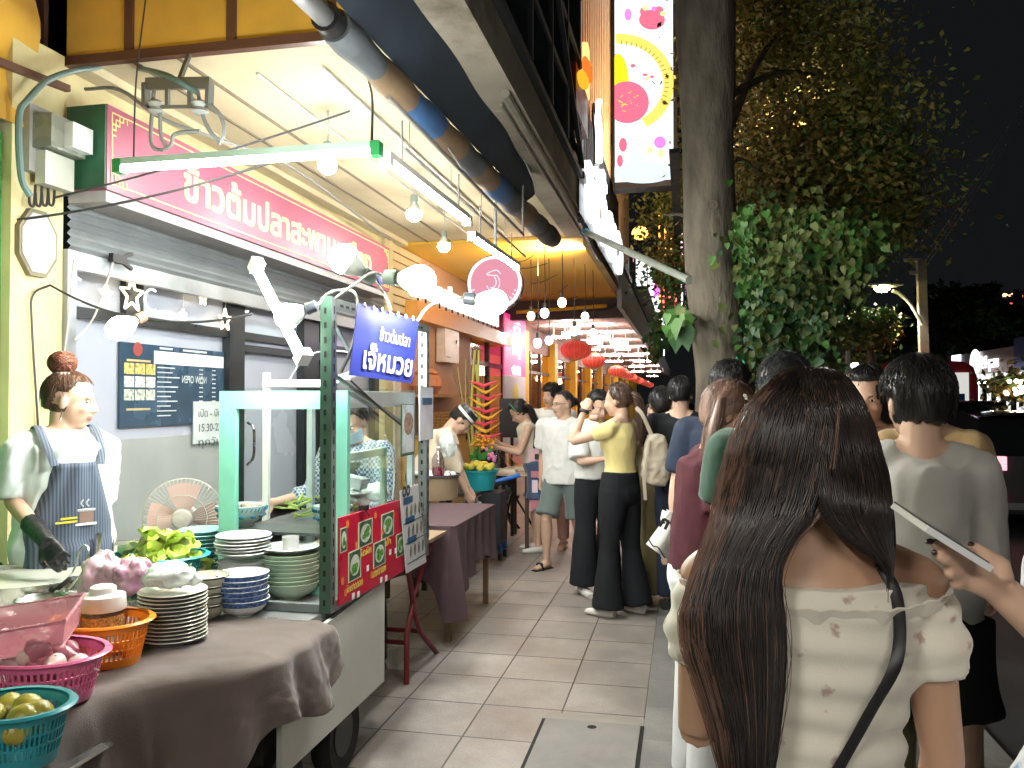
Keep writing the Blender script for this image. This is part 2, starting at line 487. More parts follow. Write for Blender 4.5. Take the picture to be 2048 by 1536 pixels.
def ybar(px0, px1, z0, z1, t=.03):
    fr.box((xg - .01, at_x(px0, 700, xg).y, z0), (xg + t, at_x(px1, 700, xg).y, z1))
ybar(243, 278, 2.0, 2.3); ybar(448, 478, .0, 2.3, .05); ybar(596, 626, 0, 2.3, .06); ybar(640, 660, 0, 2.3, .07)
fr.box((xg - .012, Y0, 1.995), (xg + .033, Y1 - .3, 2.055))
fr.box((xg + .008, at_x(478, 700, xg).y, 1.9), (xg + .045, at_x(640, 700, xg).y, 1.955))
fr.box((xg - .01, Y0, 0), (xg + .04, at_x(448, 700, xg).y, .62))
fr.box((xg - .01, at_x(740, 700, xg).y, 0), (xg + .06, at_x(752, 700, xg).y, 2.3))
fr.build('window_frame', dark, sh, world=True)
b = MB().box((xg - .05, Y0, .62), (xg - .02, Y1 - .3, 2.3)); p = b.build('window', frost, sh, world=True)
b = MB().box((xg - .02, Y0 + .02, .63), (xg - .012, at_x(448, 700, xg).y, 1.28)); b.build('frosted_film', frost2, p, world=True)
b = MB().tube(smoothpts([V((xg + .045, at_x(484, 900, xg).y, at_x(484, y, xg).z)) + V((o, 0, 0)) for y, o in ((930, 0), (915, .05), (885, .06), (855, .05), (845, 0))]), .012); b.build('handle', chrome, sh, world=True)
# menu board stuck inside window
yl, yr = at_x(240, 700, xg).y, at_x(448, 700, xg).y; zt, zb = at_x(240, 683, xg).z, at_x(240, 856, xg).z
mb_ = thing('menu_board', 'dark blue menu poster with rows of small dish photos on the frosted shop window', 'menu board', (xg, yl, zb))
def U(u, v, o=0): return V((xg + .0 + o, yl + (yr - yl) * u, zb + (zt - zb) * v))
def rect(b, u0, v0, u1, v1, o, P=U): b.add([P(u0, v0, o), P(u1, v0, o), P(u1, v1, o), P(u0, v1, o)], [(0, 1, 2, 3)], True)
b = MB(); b.box(U(0, 0, -.012), U(1, 1, .002)); b.build('poster', M('menu navy', (.035, .07, .11), .25, var=.25, scale=4), mb_, world=True)
b = MB(); rect(b, .28, .77, .99, .93, .004); b.build('label_strip', white, mb_, world=True)
b = MB()
for i in range(3):
    for j in range(3): rect(b.m((i * 3 + j * 2) % 3), .03 + i * .09, .32 + j * .155, .112 + i * .09, .45 + j * .155, .004)
b.build('dish_photos', [M('photo pale', (.45, .5, .42), .3, var=.6, scale=40), M('photo yellow', (.6, .45, .15), .3, var=.6, scale=40), M('photo white', (.6, .62, .6), .3, var=.5, scale=40)], mb_, world=True)
b = MB()
for k in range(11):
    v = .72 - k * .06; rect(b, .31, v, .31 + rnd.uniform(.12, .26), v + .014, .004)
    if k < 8: rect(b, .72, v, .76, v + .014, .004); rect(b, .86, v, .9, v + .014, .004)
text_on(b, 'NOW OPEN', U(.80, .545), (0, -1, 0), (0, 0, 1), .05, width=.3, proud=-.006, rows=12)
for k, (u0, u1, v) in enumerate(((.05, .25, .78), (.05, .25, .2), (.33, .45, .955), (.55, .8, .955))): rect(b.m(1 if k < 2 else 0), u0, v, u1, v + .025, .004)
b.build('price_lines', [M('print pale', (.55, .62, .62), .4), M('print gold', (.5, .4, .2), .4)], mb_, world=True)
b = MB().lathe([(0, .004), (.045, .004)], U(.14, .93), basis((1, 0, 0))); b.build('round_badge', M('badge red', (.3, .06, .05), .4), mb_, world=True)
# white handwritten notice
nl, nr = at_x(389, 850, xg + .02).y, at_x(444, 850, xg + .02).y; q0, q1 = at_x(389, 803, xg).z, at_x(389, 888, xg).z
b = MB(); b.box((xg + .006, nl, q1), (xg + .012, nr + .1, q0))
b.m(1); ink = M('notice ink', (.10, .13, .13), .6)
for k, t in enumerate(('เปิด - ปิด', '15.30-22', 'ทุกวัน')):
    text_on(b, t, (xg + .012, nl + .05, q0 - .11 - k * .105), (0, 1, 0), (0, 0, 1), .055, width=.3, rows=14)
solo(b, 'paper_notice', [M('notice paper', (.55, .62, .6), .6), ink], 'white paper notice with handwritten opening hours taped over the dark menu poster', 'notice')

# ---- green neighbour at the near left
gr = thing('green_shopfront', 'green painted shopfront wall at the left edge beside the cream pillar', 'building', (XW, 2.5, 0))
MB().box((XW - .3, .4, 0), (XW - .02, 3.455, 2.86)).build('wall', green, gr, world=True)
MB().box((XW - .3, .4, 2.862), (XW - .04, 3.455, 3.0)).build('lintel', M('blue grey trim', (.16, .2, .3), .6), gr, world=True)
# yellow awning of that neighbour: cloth, steel frame, panelled end
aw = thing('yellow_awning', 'yellow cloth awning on a brown steel frame overhead at the upper left', 'awning', (-2.4, 3.0, 2.9))
b = MB()
b.grid(lambda u, v: (-3.5 + u * 2.3, .6 + v * 3.2, 3.86 - .08 * math.sin(u * 3.1) * math.sin(v * 9) - .05 * math.sin(v * 3 + u * 7)), 20, 24, .006)
b.build('canopy_cloth', yelc, aw, world=True)
b = MB(); b.grid(lambda u, v: (XW + .02 + .03 * math.sin(v * 11 + u * 2), 1.2 + u * 2.42, 2.9 + v * 1.0), 16, 12, .004)
b.build('side_cloth', yelc, aw, world=True)
b = MB()
zb_ = ZC - .01; yb = 3.86
xs = [at_y(px, 100, yb).x for px in (86, 262, 466, 664)]
b.bar((XW - .05, yb, zb_), (-1.3, yb, zb_), .05); b.bar((XW - .05, yb, 3.78), (-1.3, yb, 3.78), .05)
for x in xs + [-1.35]: b.bar((x, yb, zb_ + .025), (x, yb, 3.755), .05 if x > -3 else .08)
b.bar((XW + .08, 3.8, 3.74), (XW + .08, .8, 3.84), .04); b.bar((XW + .06, 3.8, 3.2), (XW + .08, .8, 2.94), .035); b.bar((-3.2, 3.5, 3.8), (-1.3, 3.5, 3.8), .04)
b.build('frame', brown, aw, world=True)
e = [XW - .02] + xs + [-1.35]
for i in range(len(e) - 1): MB().box((e[i] + .026, yb - .008, zb_ + .026), (e[i + 1] - .026, yb + .004, 3.752)).build('end_panel', yelc, aw, world=True)

# ---- canopy ceilings
cp = thing('canopy', 'cream painted concrete canopy over the pavement with stained edge beam', 'canopy', (-2.2, 3.9, ZC))
b = MB().box((XW, 3.89, ZC), (-1.3, 9.2, ZC + .12))
for k, x in enumerate((-2.95, -2.68)): b.m(1).box((x, 3.9, ZC - .012), (x + .02, 9.19, ZC))
b.m(0).box((XW, 3.9, ZC - .05), (XW + .12, 9.19, ZC - .001))
b.build('ceiling', [creamc, M('ceiling groove', (.2, .17, .12), .8)], cp, world=True)
b = MB(); b.box((-1.3, 3.2, ZC - .02), (XF, 9.2, ZC + .3)); b.build('edge_beam', conc, cp, world=True)
b = MB(); b.loft([at_x(996, 190, XF - .16) + V((0, 0, .0)), at_x(996, 190, XF - .16) - V((0, .02, .07))], [(.06, .075)] * 2, seg=20); b.build('drain_outlet', M('drain grey', (.33, .32, .3), .7), cp, world=True)
b = MB().tube([(XF - .05, 4.7, ZC - .045), (XF - .05, 9.2, ZC - .045)], .03, 8).tube([(XF - .12, 4.9, ZC - .035), (XF - .12, 9.2, ZC - .035)], .014, 6)
b.build('pipe', M('pipe grey', (.25, .24, .2), .6, dirt=.5), cp, world=True)
# black sheet signboard above canopy edge
bs = thing('black_signboard', 'tall black corrugated sheet board in a steel frame above the canopy edge', 'signboard', (XF, 5, ZC))
b = MB(); n = 90; ya, yz = 3.0, 7.67
for k in range(n):
    y = ya + (yz - ya) * k / n; d = (yz - ya) / n
    b.add([(XF + .0, y, ZC + .3), (XF + .03, y + d / 2, ZC + .3), (XF, y + d, ZC + .3), (XF, y, 7.6), (XF + .03, y + d / 2, 7.6), (XF, y + d, 7.6)], [(0, 1, 4, 3), (1, 2, 5, 4)], True)
b.box((XF - .05, ya, ZC + .3), (XF - .01, yz, 7.6))
b.build('sheet', M('sheet black', (.012, .02, .022), .45, var=.4), bs, world=True)
b = MB()
for z in (ZC + .24, 4.1, 4.65, 5.3): b.box((XF - .1, ya, z), (XF + .05, yz, z + .05))
for k in range(6): y = ya + .4 + k * .82; b.box((XF - .09, y, ZC + .3), (XF + .055, y + .04, 7.6))
b.bar((XF + .06, 4.2, 5.6), (XF + .06, 7.6, 3.7), .04)
b.build('frame', black, bs, world=True)
# rolled awning with striped cloth
ra = thing('rolled_awning', 'rolled up striped blue and brown awning hanging along the canopy edge', 'awning', (-1.3, 3.3, 3))
c0 = at_x(668, 50, -1.42); c1 = at_x(1090, 478, -1.42)
c0 = V((-1.42, c0.y, c0.z)); c1 = V((-1.34, c1.y * 1.0, c1.z))
print('awning', c0, c1)
b = MB(); m0 = .0; cols = [0, 1, 2, 1, 0, 1, 2, 0, 1, 0, 3, 3]; t = 0; n = 36
P = []; 
for k in range(n + 1):
    t = k / n; P.append((c0.lerp(c1, t) + V((0, 0, -.02 * math.sin(t * 3.1))), .072 + .028 * t + .008 * math.sin(k * 1.7)))
for k in range(n):
    b.m(cols[int(k / n * 12)]); b.loft([P[k][0], P[k + 1][0]], [P[k][1], P[k + 1][1]], seg=20, caps=k in (0, n - 1))
b.build('rolled_cloth', [M('awning grey', (.1, .115, .13), .7, bump=.004, scale=6, dirt=.4), M('awning tan', (.22, .15, .09), .7, bump=.004, dirt=.4), M('awning blue', (.05, .13, .3), .7, bump=.004, dirt=.4), M('awning dark', (.05, .045, .045), .8, bump=.004)], ra, world=True)
d = (c0 - c1).normalized()
MB().tube([c0 + d * .02, c0 + d * .9], .045, 14).build('roller_tube', M('zinc tube', (.35, .36, .37), .4, metal=.8, dirt=.3), ra, world=True)
MB().tube([c0 + d * .0, c0 + d * .09], .062, 14).build('end_cap', blackp, ra, world=True)
b = MB()      # loose flap between roll and beam
def flap(u, v):
    y = c0.y - .4 + u * 4.0; p = c0.lerp(c1, max(0, (y - c0.y) / (c1.y - c0.y)))
    top = V((-1.12, y, ZC + .3 - 0.05 * u)); q = V((p.x + .07 - .0, y, p.z + .03))
    s = 1 - .75 * max(0, u - .55) / .45
    return q.lerp(top, v * s) + V((.05 * math.sin(v * 3.1) + .02 * math.sin(u * 22) * v, 0, .0))
b.grid(flap, 44, 10, .003); b.build('cloth_flap', M('awning navy', (.02, .03, .045), .75, var=.4, scale=3, bump=.003), ra, world=True)
b = MB().tube([flap(k / 44, .72 + .05 * math.sin(k * .9)) + V((.012, 0, 0)) for k in range(45)], .006, 5)
b.build('white_hem', M('hem white', (.6, .62, .66), .6), ra, world=True)

# ---- shop sign, deep red with yellow Thai lettering
sg = thing('shop_sign', 'long deep pink shop sign with yellow Thai lettering and fretwork corners above the shutter', 'shop sign', (-3.15, 3.8, 2.6))
sx = -3.0; sy0 = at_x(214, 300, sx).y; sy1 = at_x(779, 560, sx).y; sz0 = at_x(214, 378, sx).z; sz1 = at_x(214, 207, sx).z
print('sign', sy0, sy1, sz0, sz1)
MB().box((XW + .05, sy0, sz0), (sx, sy1, sz1)).build('board', [M('sign crimson', (.30, .06, .115), .45, var=.1, scale=2)], sg, world=True)
MB().box((XW + .06, sy0 - .012, sz0 + .004), (sx - .004, sy0 - .0, sz1 - .004)).build('side_panel', [M('panel green black', (.02, .09, .045), .5, var=.6, scale=3)], sg, world=True)
yt = M('sign yellow', (.85, .68, .25), .5); b = MB()
text_on(b, 'ข้าวต้มปลาสะพานเหลือง', (sx, at_x(365, 400, sx).y, sz0 + .115), (0, 1, 0), (0, 0, 1), .20, width=at_x(742, 400, sx).y - at_x(365, 400, sx).y, rows=44, bold=.03)
b.build('lettering', yt, sg, world=True)
b = MB(); i_ = .035
for z in (sz0 + i_, sz1 - i_): b.box((sx, sy0 + .16, z), (sx + .003, sy1 - .16, z + .007))
for y in (sy0 + i_, sy1 - i_): b.box((sx, y, sz0 + .15), (sx + .003, y + .008, sz1 - .15))
def fret(y, z, sy, sz):
    L_ = [((0, 0), (.12, 0)), ((0, 0), (0, .12)), ((.03, .03), (.09, .03)), ((.03, .03), (.03, .09)), ((.06, .0), (.06, .06)), ((0, .06), (.06, .06)), ((.09, .03), (.09, .0)), ((.03, .09), (0, .09)), ((.12, 0), (.12, .03)), ((0, .12), (.03, .12))]
    for (a0, a1), (b0, b1) in L_:
        b.box((sx, min(y + sy * a0, y + sy * b0) - .003, min(z + sz * a1, z + sz * b1) - .003), (sx + .004, max(y + sy * a0, y + sy * b0) + .004, max(z + sz * a1, z + sz * b1) + .004))
for y, s1 in ((sy0 + i_, 1), (sy1 - i_, -1)):
    for z, s2 in ((sz0 + i_, 1), (sz1 - i_, -1)): fret(y, z, s1, s2)
b.build('fretwork_border', yt, sg, world=True)
b = MB().box((XW + .05, sy0 + .02, sz0 - .06), (sx - .02, sy1, sz0 - .001)); b.build('soffit', M('soffit grey', (.34, .33, .33), .6, dirt=.3), sg, world=True)
pq = at_x(760, 558, sx + .01)
hn = thing('house_number', 'small blue oval house number plate at the far end of the pink sign', 'number plate', pq)
MB().loft([(0, 0, 0), (.015, 0, 0)], [(.10, .055)] * 2, seg=20, side=(0, 1, 0)).build('plate', M('enamel blue', (.05, .08, .3), .3), hn)
text_on(MB(), '1104', (.015, 0, -.028), (0, 1, 0), (0, 0, 1), .06, width=.12, center=True, rows=12).build('digits', white, hn)

# ================================================================ further shops
# second shop: orange beam with white raised lettering over salmon wall
s2 = thing('salmon_shophouse', 'salmon walled shophouse with orange beam and white raised lettering beyond the stall', 'building', (XW, 9, 0))
salm = M('salmon wall', (.72, .43, .25), .7, var=.06, dirt=.15, scale=3)
MB().box((XW - .3, 8.9, 0), (XW - .02, 12.6, ZC)).build('wall', salm, s2, world=True)
b = MB()
for k in range(8): b.box((XW - .02, 8.92, 2.55 + k * .1), (XW + .015, 10.0, 2.63 + k * .1))
b.build('slat_panel', M('slat cream', (.62, .55, .33), .6), s2, world=True)
orng = M('beam orange', (.75, .36, .08), .5, var=.06)
MB().box((XW - .0, 9.4, 2.5), (XW + .16, 15, 2.72)).build('beam', orng, s2, world=True)
b = MB(); text_on(b, 'นทมบฝพกผมนทษฆบฝ', (XW + .12, 9.5, 2.78), (0, 1, 0), (0, 0, 1), .28, width=4.3, th=.05, rows=20, bold=.02)
b.build('raised_letters', EM('letter glow', (1, .97, .9), .7), s2, world=True)
b = MB()
for k in range(15): b.bar((XW + .14, 9.5 + k * .3, 2.6), (XW + .14, 9.5 + k * .3, 2.8), .02)
b.build('letter_brackets', dark, s2, world=True)
b = MB(); b.box((XW - .02, 8.95, 0), (XW + .05, 9.15, 2.5)); b.build('light_pilaster', M('pale trim', (.8, .74, .58), .5), s2, world=True)
# electricity cabinet on salmon wall
ec = thing('switch_box', 'pale metal electricity cabinet mounted on the salmon wall', 'switch box', at_x(888, 683, XW))
MB().box((0, -.36, -.3), (.12, .36, .3)).build('cabinet', M('cabinet cream', (.72, .64, .5), .4), ec)
MB().box((.122, .2, -.02), (.135, .26, .03)).build('latch', blackp, ec)
MB().box((.121, -.3, -.24), (.124, -.1, -.22)).build('vent', greyp, ec)

# long restaurant arcade
ar = thing('restaurant', 'long restaurant front with dark framed glass doors and yellow columns down the pavement', 'building', (XW, 15, 0))
b = MB(); b.box((XW - .3, 12.6, 2.6), (XW - .05, 62, ZC)); b.build('wall', M('maroon wall', (.28, .12, .09), .6), ar, world=True)
b = MB().box((XW - 3, 12.6, 0), (XW - 2.9, 62, 3)).box((XW - 3, 12.62, 0), (XW - .3, 12.7, 3)); b.build('back_wall', M('warm inner wall', (.5, .3, .17), .7, var=.3, scale=1.5), ar, world=True)
for k in range(11):
    y = 16.6 + k * 4.0; MB().box((XW - .25, y, 0), (XW + .1, y + .42, 2.95)).build('column', ylow, ar, world=True)
y = 12.65
while y < 60:
    b = MB()
    for f in (0, 1.3, 2.6): b.box((XW - .12, y + f, 0), (XW - .04, y + f + .09, 2.6))
    b.box((XW - .13, y, 2.1), (XW - .05, y + 3.9, 2.17)); b.box((XW - .125, y + .09, .0), (XW - .045, y + 3.6, .12)); y += 4.0
    b.build('door_frame', M('dark wood', (.05, .022, .015), .4), ar, world=True)
MB().box((XW - .09, 12.7, .12), (XW - .08, 60, 2.58)).build('glass', GLASS('door glass', (.9, .8, .7), .1), ar, world=True)
# soffits beyond the cream canopy
yc = thing('yellow_canopy', 'bright yellow painted canopy soffit with hanging bulbs beyond the cream one', 'canopy', (-2.2, 9.2, ZC))
MB().box((XW, 9.2, ZC - .03), (XF - .13, 14.9, ZC + .1)).build('soffit', M('soffit yellow', (.80, .50, .06), .6, var=.08, scale=1), yc, world=True)
MB().box((XF - .13, 9.2, ZC - .12), (XF - .03, 14.9, ZC + .3)).build('edge_beam', M('ochre beam', (.33, .25, .10), .8, dirt=.7), yc, world=True)
MB().box((XW, 14.9, 3.0), (XF - .05, 15.1, ZC + .1)).build('cross_beam', M('wine beam', (.06, .035, .03), .6), yc, world=True)
MB().tube([(XW + .3, 14.7, 3.12), (-1.35, 14.7, 3.2)], .035, 8).build('yellow_pipe', ylow, yc, world=True)
mc = thing('metal_canopy', 'long ribbed metal canopy over the far pavement with a grey fascia', 'canopy', (-2.2, 15.1, 3.1))
b = MB(); y = 15.1
while y < 62:
    st = .22 if y < 34 else .5
    b.add([(XW, y, 3.12), (XF - .05, y, 3.12), (XF - .05, y + st * .6, 3.16), (XW, y + st * .6, 3.16), (XW, y + st, 3.12), (XF - .05, y + st, 3.12)], [(0, 3, 2, 1), (3, 4, 5, 2)], True); y += st
b.box((XW, 15.1, 3.2), (XF - .05, 62, 3.24))
b.build('roof_sheet', M('ribbed sheet', (.62, .46, .42), .3, metal=.2, var=.2), mc, world=True)
f0 = at_x(1190, 545, XF); b = MB()
b.box((XF - .05, 13.0, 2.98), (XF + .02, 62, 3.62)); b.build('fascia', M('fascia grey', (.22, .22, .22), .6, dirt=.5, scale=1), mc, world=True)
# ================================================================ lamps over the stall
LW = EM('bulb glow', (1, .97, .88), 185)
LT = EM('tube glow', (.95, 1, .98), 98)
LWW = EM('warm bulb glow', (1, .80, .52), 75)
sock = M('socket green grey', (.28, .36, .30), .45); sockd = M('socket dark', (.05, .06, .07), .4)
wire = M('wire black', (.03, .03, .032), .5); wiregr = M('wire pale', (.5, .5, .46), .5)
bodyw = M('bulb housing', (.6, .66, .6), .4)
BULBS = 'bare bulbs lighting the food stall'
def bulb(label, p, axis, r=.05, em=LW, sk=sock, glen=1.0, group=BULBS, name='light_bulb'):
    """globe with white neck, screwed in a holder; axis points from the holder to the globe"""
    t = thing(name, label, 'light bulb', p, group=group); B = basis(axis)
    pr = [(.3 * r, -1.6 * r), (.45 * r, -1.35 * r), (.72 * r, -.9 * r), (.94 * r, -.38 * r)]
    MB().lathe(pr, (0, 0, 0), B, 20).build('neck', bodyw, t)
    g = [(.94 * r, -.38 * r)] + [(r * math.cos(a), r * math.sin(a) * glen) for a in [k * math.pi / 16 for k in range(-1, 9)]]
    MB().lathe(g, (0, 0, 0), B, 20).build('globe', em, t)
    MB().lathe([(.28 * r, -2.5 * r), (.46 * r, -2.4 * r), (.5 * r, -1.6 * r), (.35 * r, -1.55 * r)], (0, 0, 0), B, 14, True).build('socket', sk, t)
    return t
def cable(pts, r, label, m=wire, cat='cable', n=5, name='cable', group=None):
    return solo(MB().tube(smoothpts(pts, n), r, 5), name, m, label, cat, group)
# four bulbs clipped on the slotted frame of the stall
q = at_d(840, 562, 2.95); bulb('largest round bulb, with pale green holder, above the blue hanging sign', q, (.98, -.1, -.15), .058)
hA = q - V((.98, -.1, -.15)).normalized() * .14
q2 = at_d(688, 518, 3.0); ax = (at_d(688, 518, 3.0) - at_d(750, 562, 3.05)).normalized(); bulb('tilted bulb pointing up left in front of the pink sign lettering', q2, ax, .055); hB = q2 - ax * .135
q3 = at_d(990, 604, 3.3); ax3 = (at_d(990, 606, 3.3) - at_d(930, 598, 3.3)).normalized(); bulb('bulb in a dark holder just under the round pink sign', q3, ax3, .052, sk=sockd); hC = q3 - ax3 * .125
q4 = at_d(575, 632, 3.1); ax4 = (at_d(560, 635, 3.1) - at_d(625, 612, 3.1)).normalized(); bulb('bulb crossing the slanting light stick behind the stall post', q4, ax4, .048, sk=sockd); hD = q4 - ax4 * .12
q5 = at_d(242, 655, 3.5); ax5 = (at_d(205, 668, 3.4) - at_d(262, 640, 3.5)).normalized(); bulb('warm wide bulb above the stall worker by the window', q5, ax5, .05, em=LWW, sk=M('copper holder', (.3, .15, .1), .4), glen=1.35); hE = q5 - ax5 * .12
pt = at_d(672, 596, 3.1)
cable([hA, at_d(745, 546, 2.98), at_d(705, 572, 3.0), pt], .0055, 'pale flex arching from the stall post to the largest round bulb', wiregr)
cable([hB, at_d(770, 590, 3.0), at_d(782, 622, 2.95)], .0055, 'pale flex curling down from the tilted bulb to the blue sign', wiregr)
cable([hC, at_d(890, 598, 3.2), at_d(855, 615, 3.1), at_d(835, 642, 3.05)], .0055, 'pale flex arching from the blue sign corner to the bulb in dark holder', wiregr)
cable([hD, at_d(660, 585, 3.1), at_d(705, 582, 3.05), at_d(716, 620, 3.0), at_d(705, 690, 2.95), at_d(682, 745, 2.95)], .006, 'grey flex looping over the stall post top and down past the blue sign', M('flex grey', (.2, .21, .2), .5))
# row of ceiling globes
for k, (px, py, r, lb) in enumerate(((655, 330, .06, 'ceiling globe bulb nearest, half behind the hanging tube light'), (828, 428, .062, 'middle globe bulb under the cream ceiling beside the batten lights'), (888, 492, .06, 'farthest globe bulb under the cream ceiling next to the round sign'))):
    p = at_z(px, py, 3.02); bulb(lb, p, (0, 0, -1), r, group='globe bulbs under the ceiling')
    cable([p + V((0, 0, .13)), p + V((0, .02, .25)), p + V((0, 0, ZC - 3.03))], .006, ('near', 'middle', 'far')[k] + ' drop wire holding the ' + ('nearest', 'middle', 'farthest')[k] + ' ceiling globe bulb', wiregr)
def tube_light(label, a, b, up=(0, 0, 1), tr=.016, endc=None, housing=white, group='white tube lights', em=None):
    a, b = V(a), V(b); t = thing('tube_light', label, 'tube light', (a + b) / 2, group=group); c = (a + b) / 2; a -= c; b -= c
    d = (b - a).normalized(); u = V((0, 0, 1)); u = (u - d * u.dot(d)).normalized()
    MB().bar(a + u * .028, b + u * .028, .045, .03, up=u).build('batten', housing, t)
    MB().cyl(a + d * .03, b - d * .03, tr, seg=10).build('tube', em or LT, t)
    for p, s in ((a, 1), (b, -1)): MB().bar(p - d * .012 * s + u * .01, p + d * .03 * s + u * .01, .05, .06, up=u).build('end_cap', endc or white, t)
    return t
gcap = M('end cap green', (.03, .25, .08), .4)
ta, tb = at_y(236, 338, 3.25), at_y(757, 303, 3.25)
tube_light('long tube light with green ends hung crosswise under the cream ceiling', ta, tb, endc=gcap, housing=M('batten pale green', (.35, .5, .42), .4))
cable([ta + V((.08, 0, .04)), ta + V((.09, 0, .4)), ta + V((.1, .05, ZC - ta.z))], .004, 'thin black wire holding the left end of the crosswise tube light')
cable([tb + V((-.03, 0, .05)), tb.lerp(V((-1.77, 4.4, ZC)), .5) + V((0, 0, .05)), V((-1.77, 4.4, ZC))], .006, 'thick black wire holding the right end of the crosswise tube light')
for (a_, b_, lb) in (((772, 322), (936, 446), 'nearer white batten light in the row along the canopy edge'), ((944, 476), (1034, 536), 'farther white batten light in the row, ending at the round pink sign')):
    A, B_ = at_x(*a_, -1.25), at_x(*b_, -1.25); tl = tube_light(lb, A, B_)
    for f in (.15, .85):
        p = A.lerp(B_, f) + V((0, 0, .04)); q = p + V((0, 0, .2))
        solo(MB().cyl(p, q, .005, seg=6), 'hanger_rod', M('rod grey', (.25, .24, .22), .5), ('near' if f < .5 else 'far') + ' thin rod holding the ' + lb.split(' in ')[0], 'rod')
st = tube_light('slanting bare light stick hanging in front of the frosted window', at_d(510, 532, 3.5), at_d(606, 720, 3.2), tr=.02)
bpy.data.objects.remove(next(o for o in kids(st) if o.name.startswith('batten')))
# two tube lights added behind the viewer to brighten the nearest backs
tube_light('added white tube light out of view behind the viewer, lighting the nearest backs', (-.85, -1.5, 2.5), (-.85, -.3, 2.5), em=EM('added tube glow', (1, .95, .86), 190))
tube_light('second added white tube light, unseen behind the viewer, lighting the nearest backs', (-.2, -1.9, 2.5), (.9, -2.1, 2.5), em=EM('added tube glow', (1, .95, .86), 190))
# conduit lines on the ceiling
for k, (x, lb) in enumerate(((-2.35, 'inner'), (-1.95, 'outer'))):
    solo(MB().tube([(x, 4.2, ZC - .015), (x, 9.0, ZC - .015)], .01, 6), 'conduit', wiregr, lb + ' thin conduit running along the cream ceiling', 'conduit')
solo(MB().tube([(-1.25, 3.35, 2.84), (-1.25, 6.4, 2.84)], .011, 6).tube([(-1.25, 6.38, 2.84), (-1.25, 6.38, ZC)], .008, 6).tube([(-1.25, 4.7, 2.84), (-1.6, 4.7, ZC)], .006, 6), 'lamp_rail', M('rod grey', (.25, .24, .22), .5), 'thin rail above the two white batten lights along the canopy edge', 'rail')
b = MB(); A, B_ = at_z(600, 337, 3.25), at_z(1010, 640, 3.25)
b.tube([(-1.62, 4.6, 3.02), (-1.62, 8.4, 3.02)], .012, 6)
for y in (4.7, 5.6, 6.5, 7.4, 8.3): b.tube([(-1.62, y, 3.02), (-1.62, y, ZC)], .004, 5)
solo(b, 'ceiling_rail', M('rail grey', (.4, .38, .34), .5), 'thin grey rail hung on rods from the cream ceiling', 'rail')
cable(sag(at_y(110, 395, 3.6), at_y(700, 222, 3.9), .02), .006, 'upper wire stretched across under the cream ceiling')
cable(sag(at_y(30, 440, 3.5), at_y(640, 290, 3.9), .05), .007, 'black wire stretched from the green wall across the pink sign')
cable(sag(at_x(100, 570, XW + .06), at_d(505, 628, 3.6), .1), .006, 'thin black wire drooping across the frosted window')
cable([at_x(100, 570, XW + .06), at_x(66, 590, XW + .06), at_x(64, 650, XW + .06), at_x(75, 830, XW + .06), at_x(85, 990, XW + .06)], .006, 'thin black wire running down the cream pillar')
cable([at_x(148, 520, XW + .08), at_x(130, 700, XW + .1), at_x(122, 700, XW + .1)], .005, 'pale cord hanging from the shutter box by the pillar', wiregr)
cable([at_x(228, 520, XW + .08), at_x(190, 630, XW + .1), at_x(150, 680, XW + .1)], .006, 'grey cord hanging diagonally from the black clamp', wiregr)
b = MB(); c = at_x(236, 518, XW + .08)
b.cbox(c, (.03, .12, .05)).bar(c, c + V((0, .12, .05)), .02).bar(c, c + V((0, .12, -.04)), .02)
solo(b, 'spring_clamp', blackp, 'black spring clamp gripping the shutter edge above the window', 'clamp')

# electricity meter, conduit and cable loops on the pillar
em_ = thing('electricity_meter', 'grey glass-fronted electricity meter on the cream pillar', 'meter', at_x(88, 300, XW + .05))
MB().box((-.04, -.13, -.14), (.03, .16, .2)).build('backing', greyp, em_)
MB().box((.03, -.11, -.02), (.14, .13, .15)).build('case', M('meter case', (.2, .22, .18), .25), em_)
MB().box((.14, -.02, -.0), (.19, .125, .13)).build('dial', M('meter face', (.62, .66, .66), .15), em_)
MB().box((.03, -.09, -.2), (.09, .11, -.03)).build('terminal_cover', M('cover pale', (.5, .52, .45), .4), em_)
b = MB()
pc = [at_x(x, y, XW + .13) for x, y in ((60, 392), (42, 350), (38, 235), (55, 200), (100, 158), (170, 138), (250, 133))] + [at_y(x, y, 3.75) for x, y in ((330, 150), (395, 185))]
solo(MB().tube(smoothpts(pc, 6), .016, 8), 'conduit', M('conduit teal grey', (.12, .2, .2), .4), 'dark teal conduit bending from the meter up and over to the insulators', 'conduit')
for k in range(4):
    x = 58 + k * 13; c = [at_x(x, 385, XW + .07), at_x(x + 2, 408, XW + .09), at_x(x + 10, 410 - k, XW + .09), at_x(x + 13, 370, XW + .07)]
    cable(c, .007, ('first', 'second', 'third', 'last')[k] + ' of the cable loops under the electricity meter, from the left')
ins = thing('insulator_rack', 'steel bracket with porcelain insulators and looped cables under the ceiling', 'insulator', at_y(365, 190, 3.75))
def I(px, py): return at_y(px, py, 3.75) - wloc(ins)
b = MB(); b.bar(I(292, 168), I(420, 166), .02, .06); b.bar(I(292, 168), I(292, 215), .02, .05); b.bar(I(335, 168), I(335, 212), .02); b.bar(I(380, 168), I(380, 212), .02); b.bar(I(420, 166), I(418, 210), .02, .05); b.bar(I(296, 214), I(418, 213), .015); b.bar(I(356, 168), I(356, 168) + V((0, .1, .2)), .02)
b.build('bracket', M('galv dark', (.16, .17, .16), .5, metal=.5), ins)
for x in (312, 400): MB().lathe([(.02, -.045), (.045, -.03), (.028, -.01), (.045, .012), (.02, .03)], I(x, 212), None, 14, True).build('insulator', M('porcelain grey', (.3, .31, .29), .3), ins)
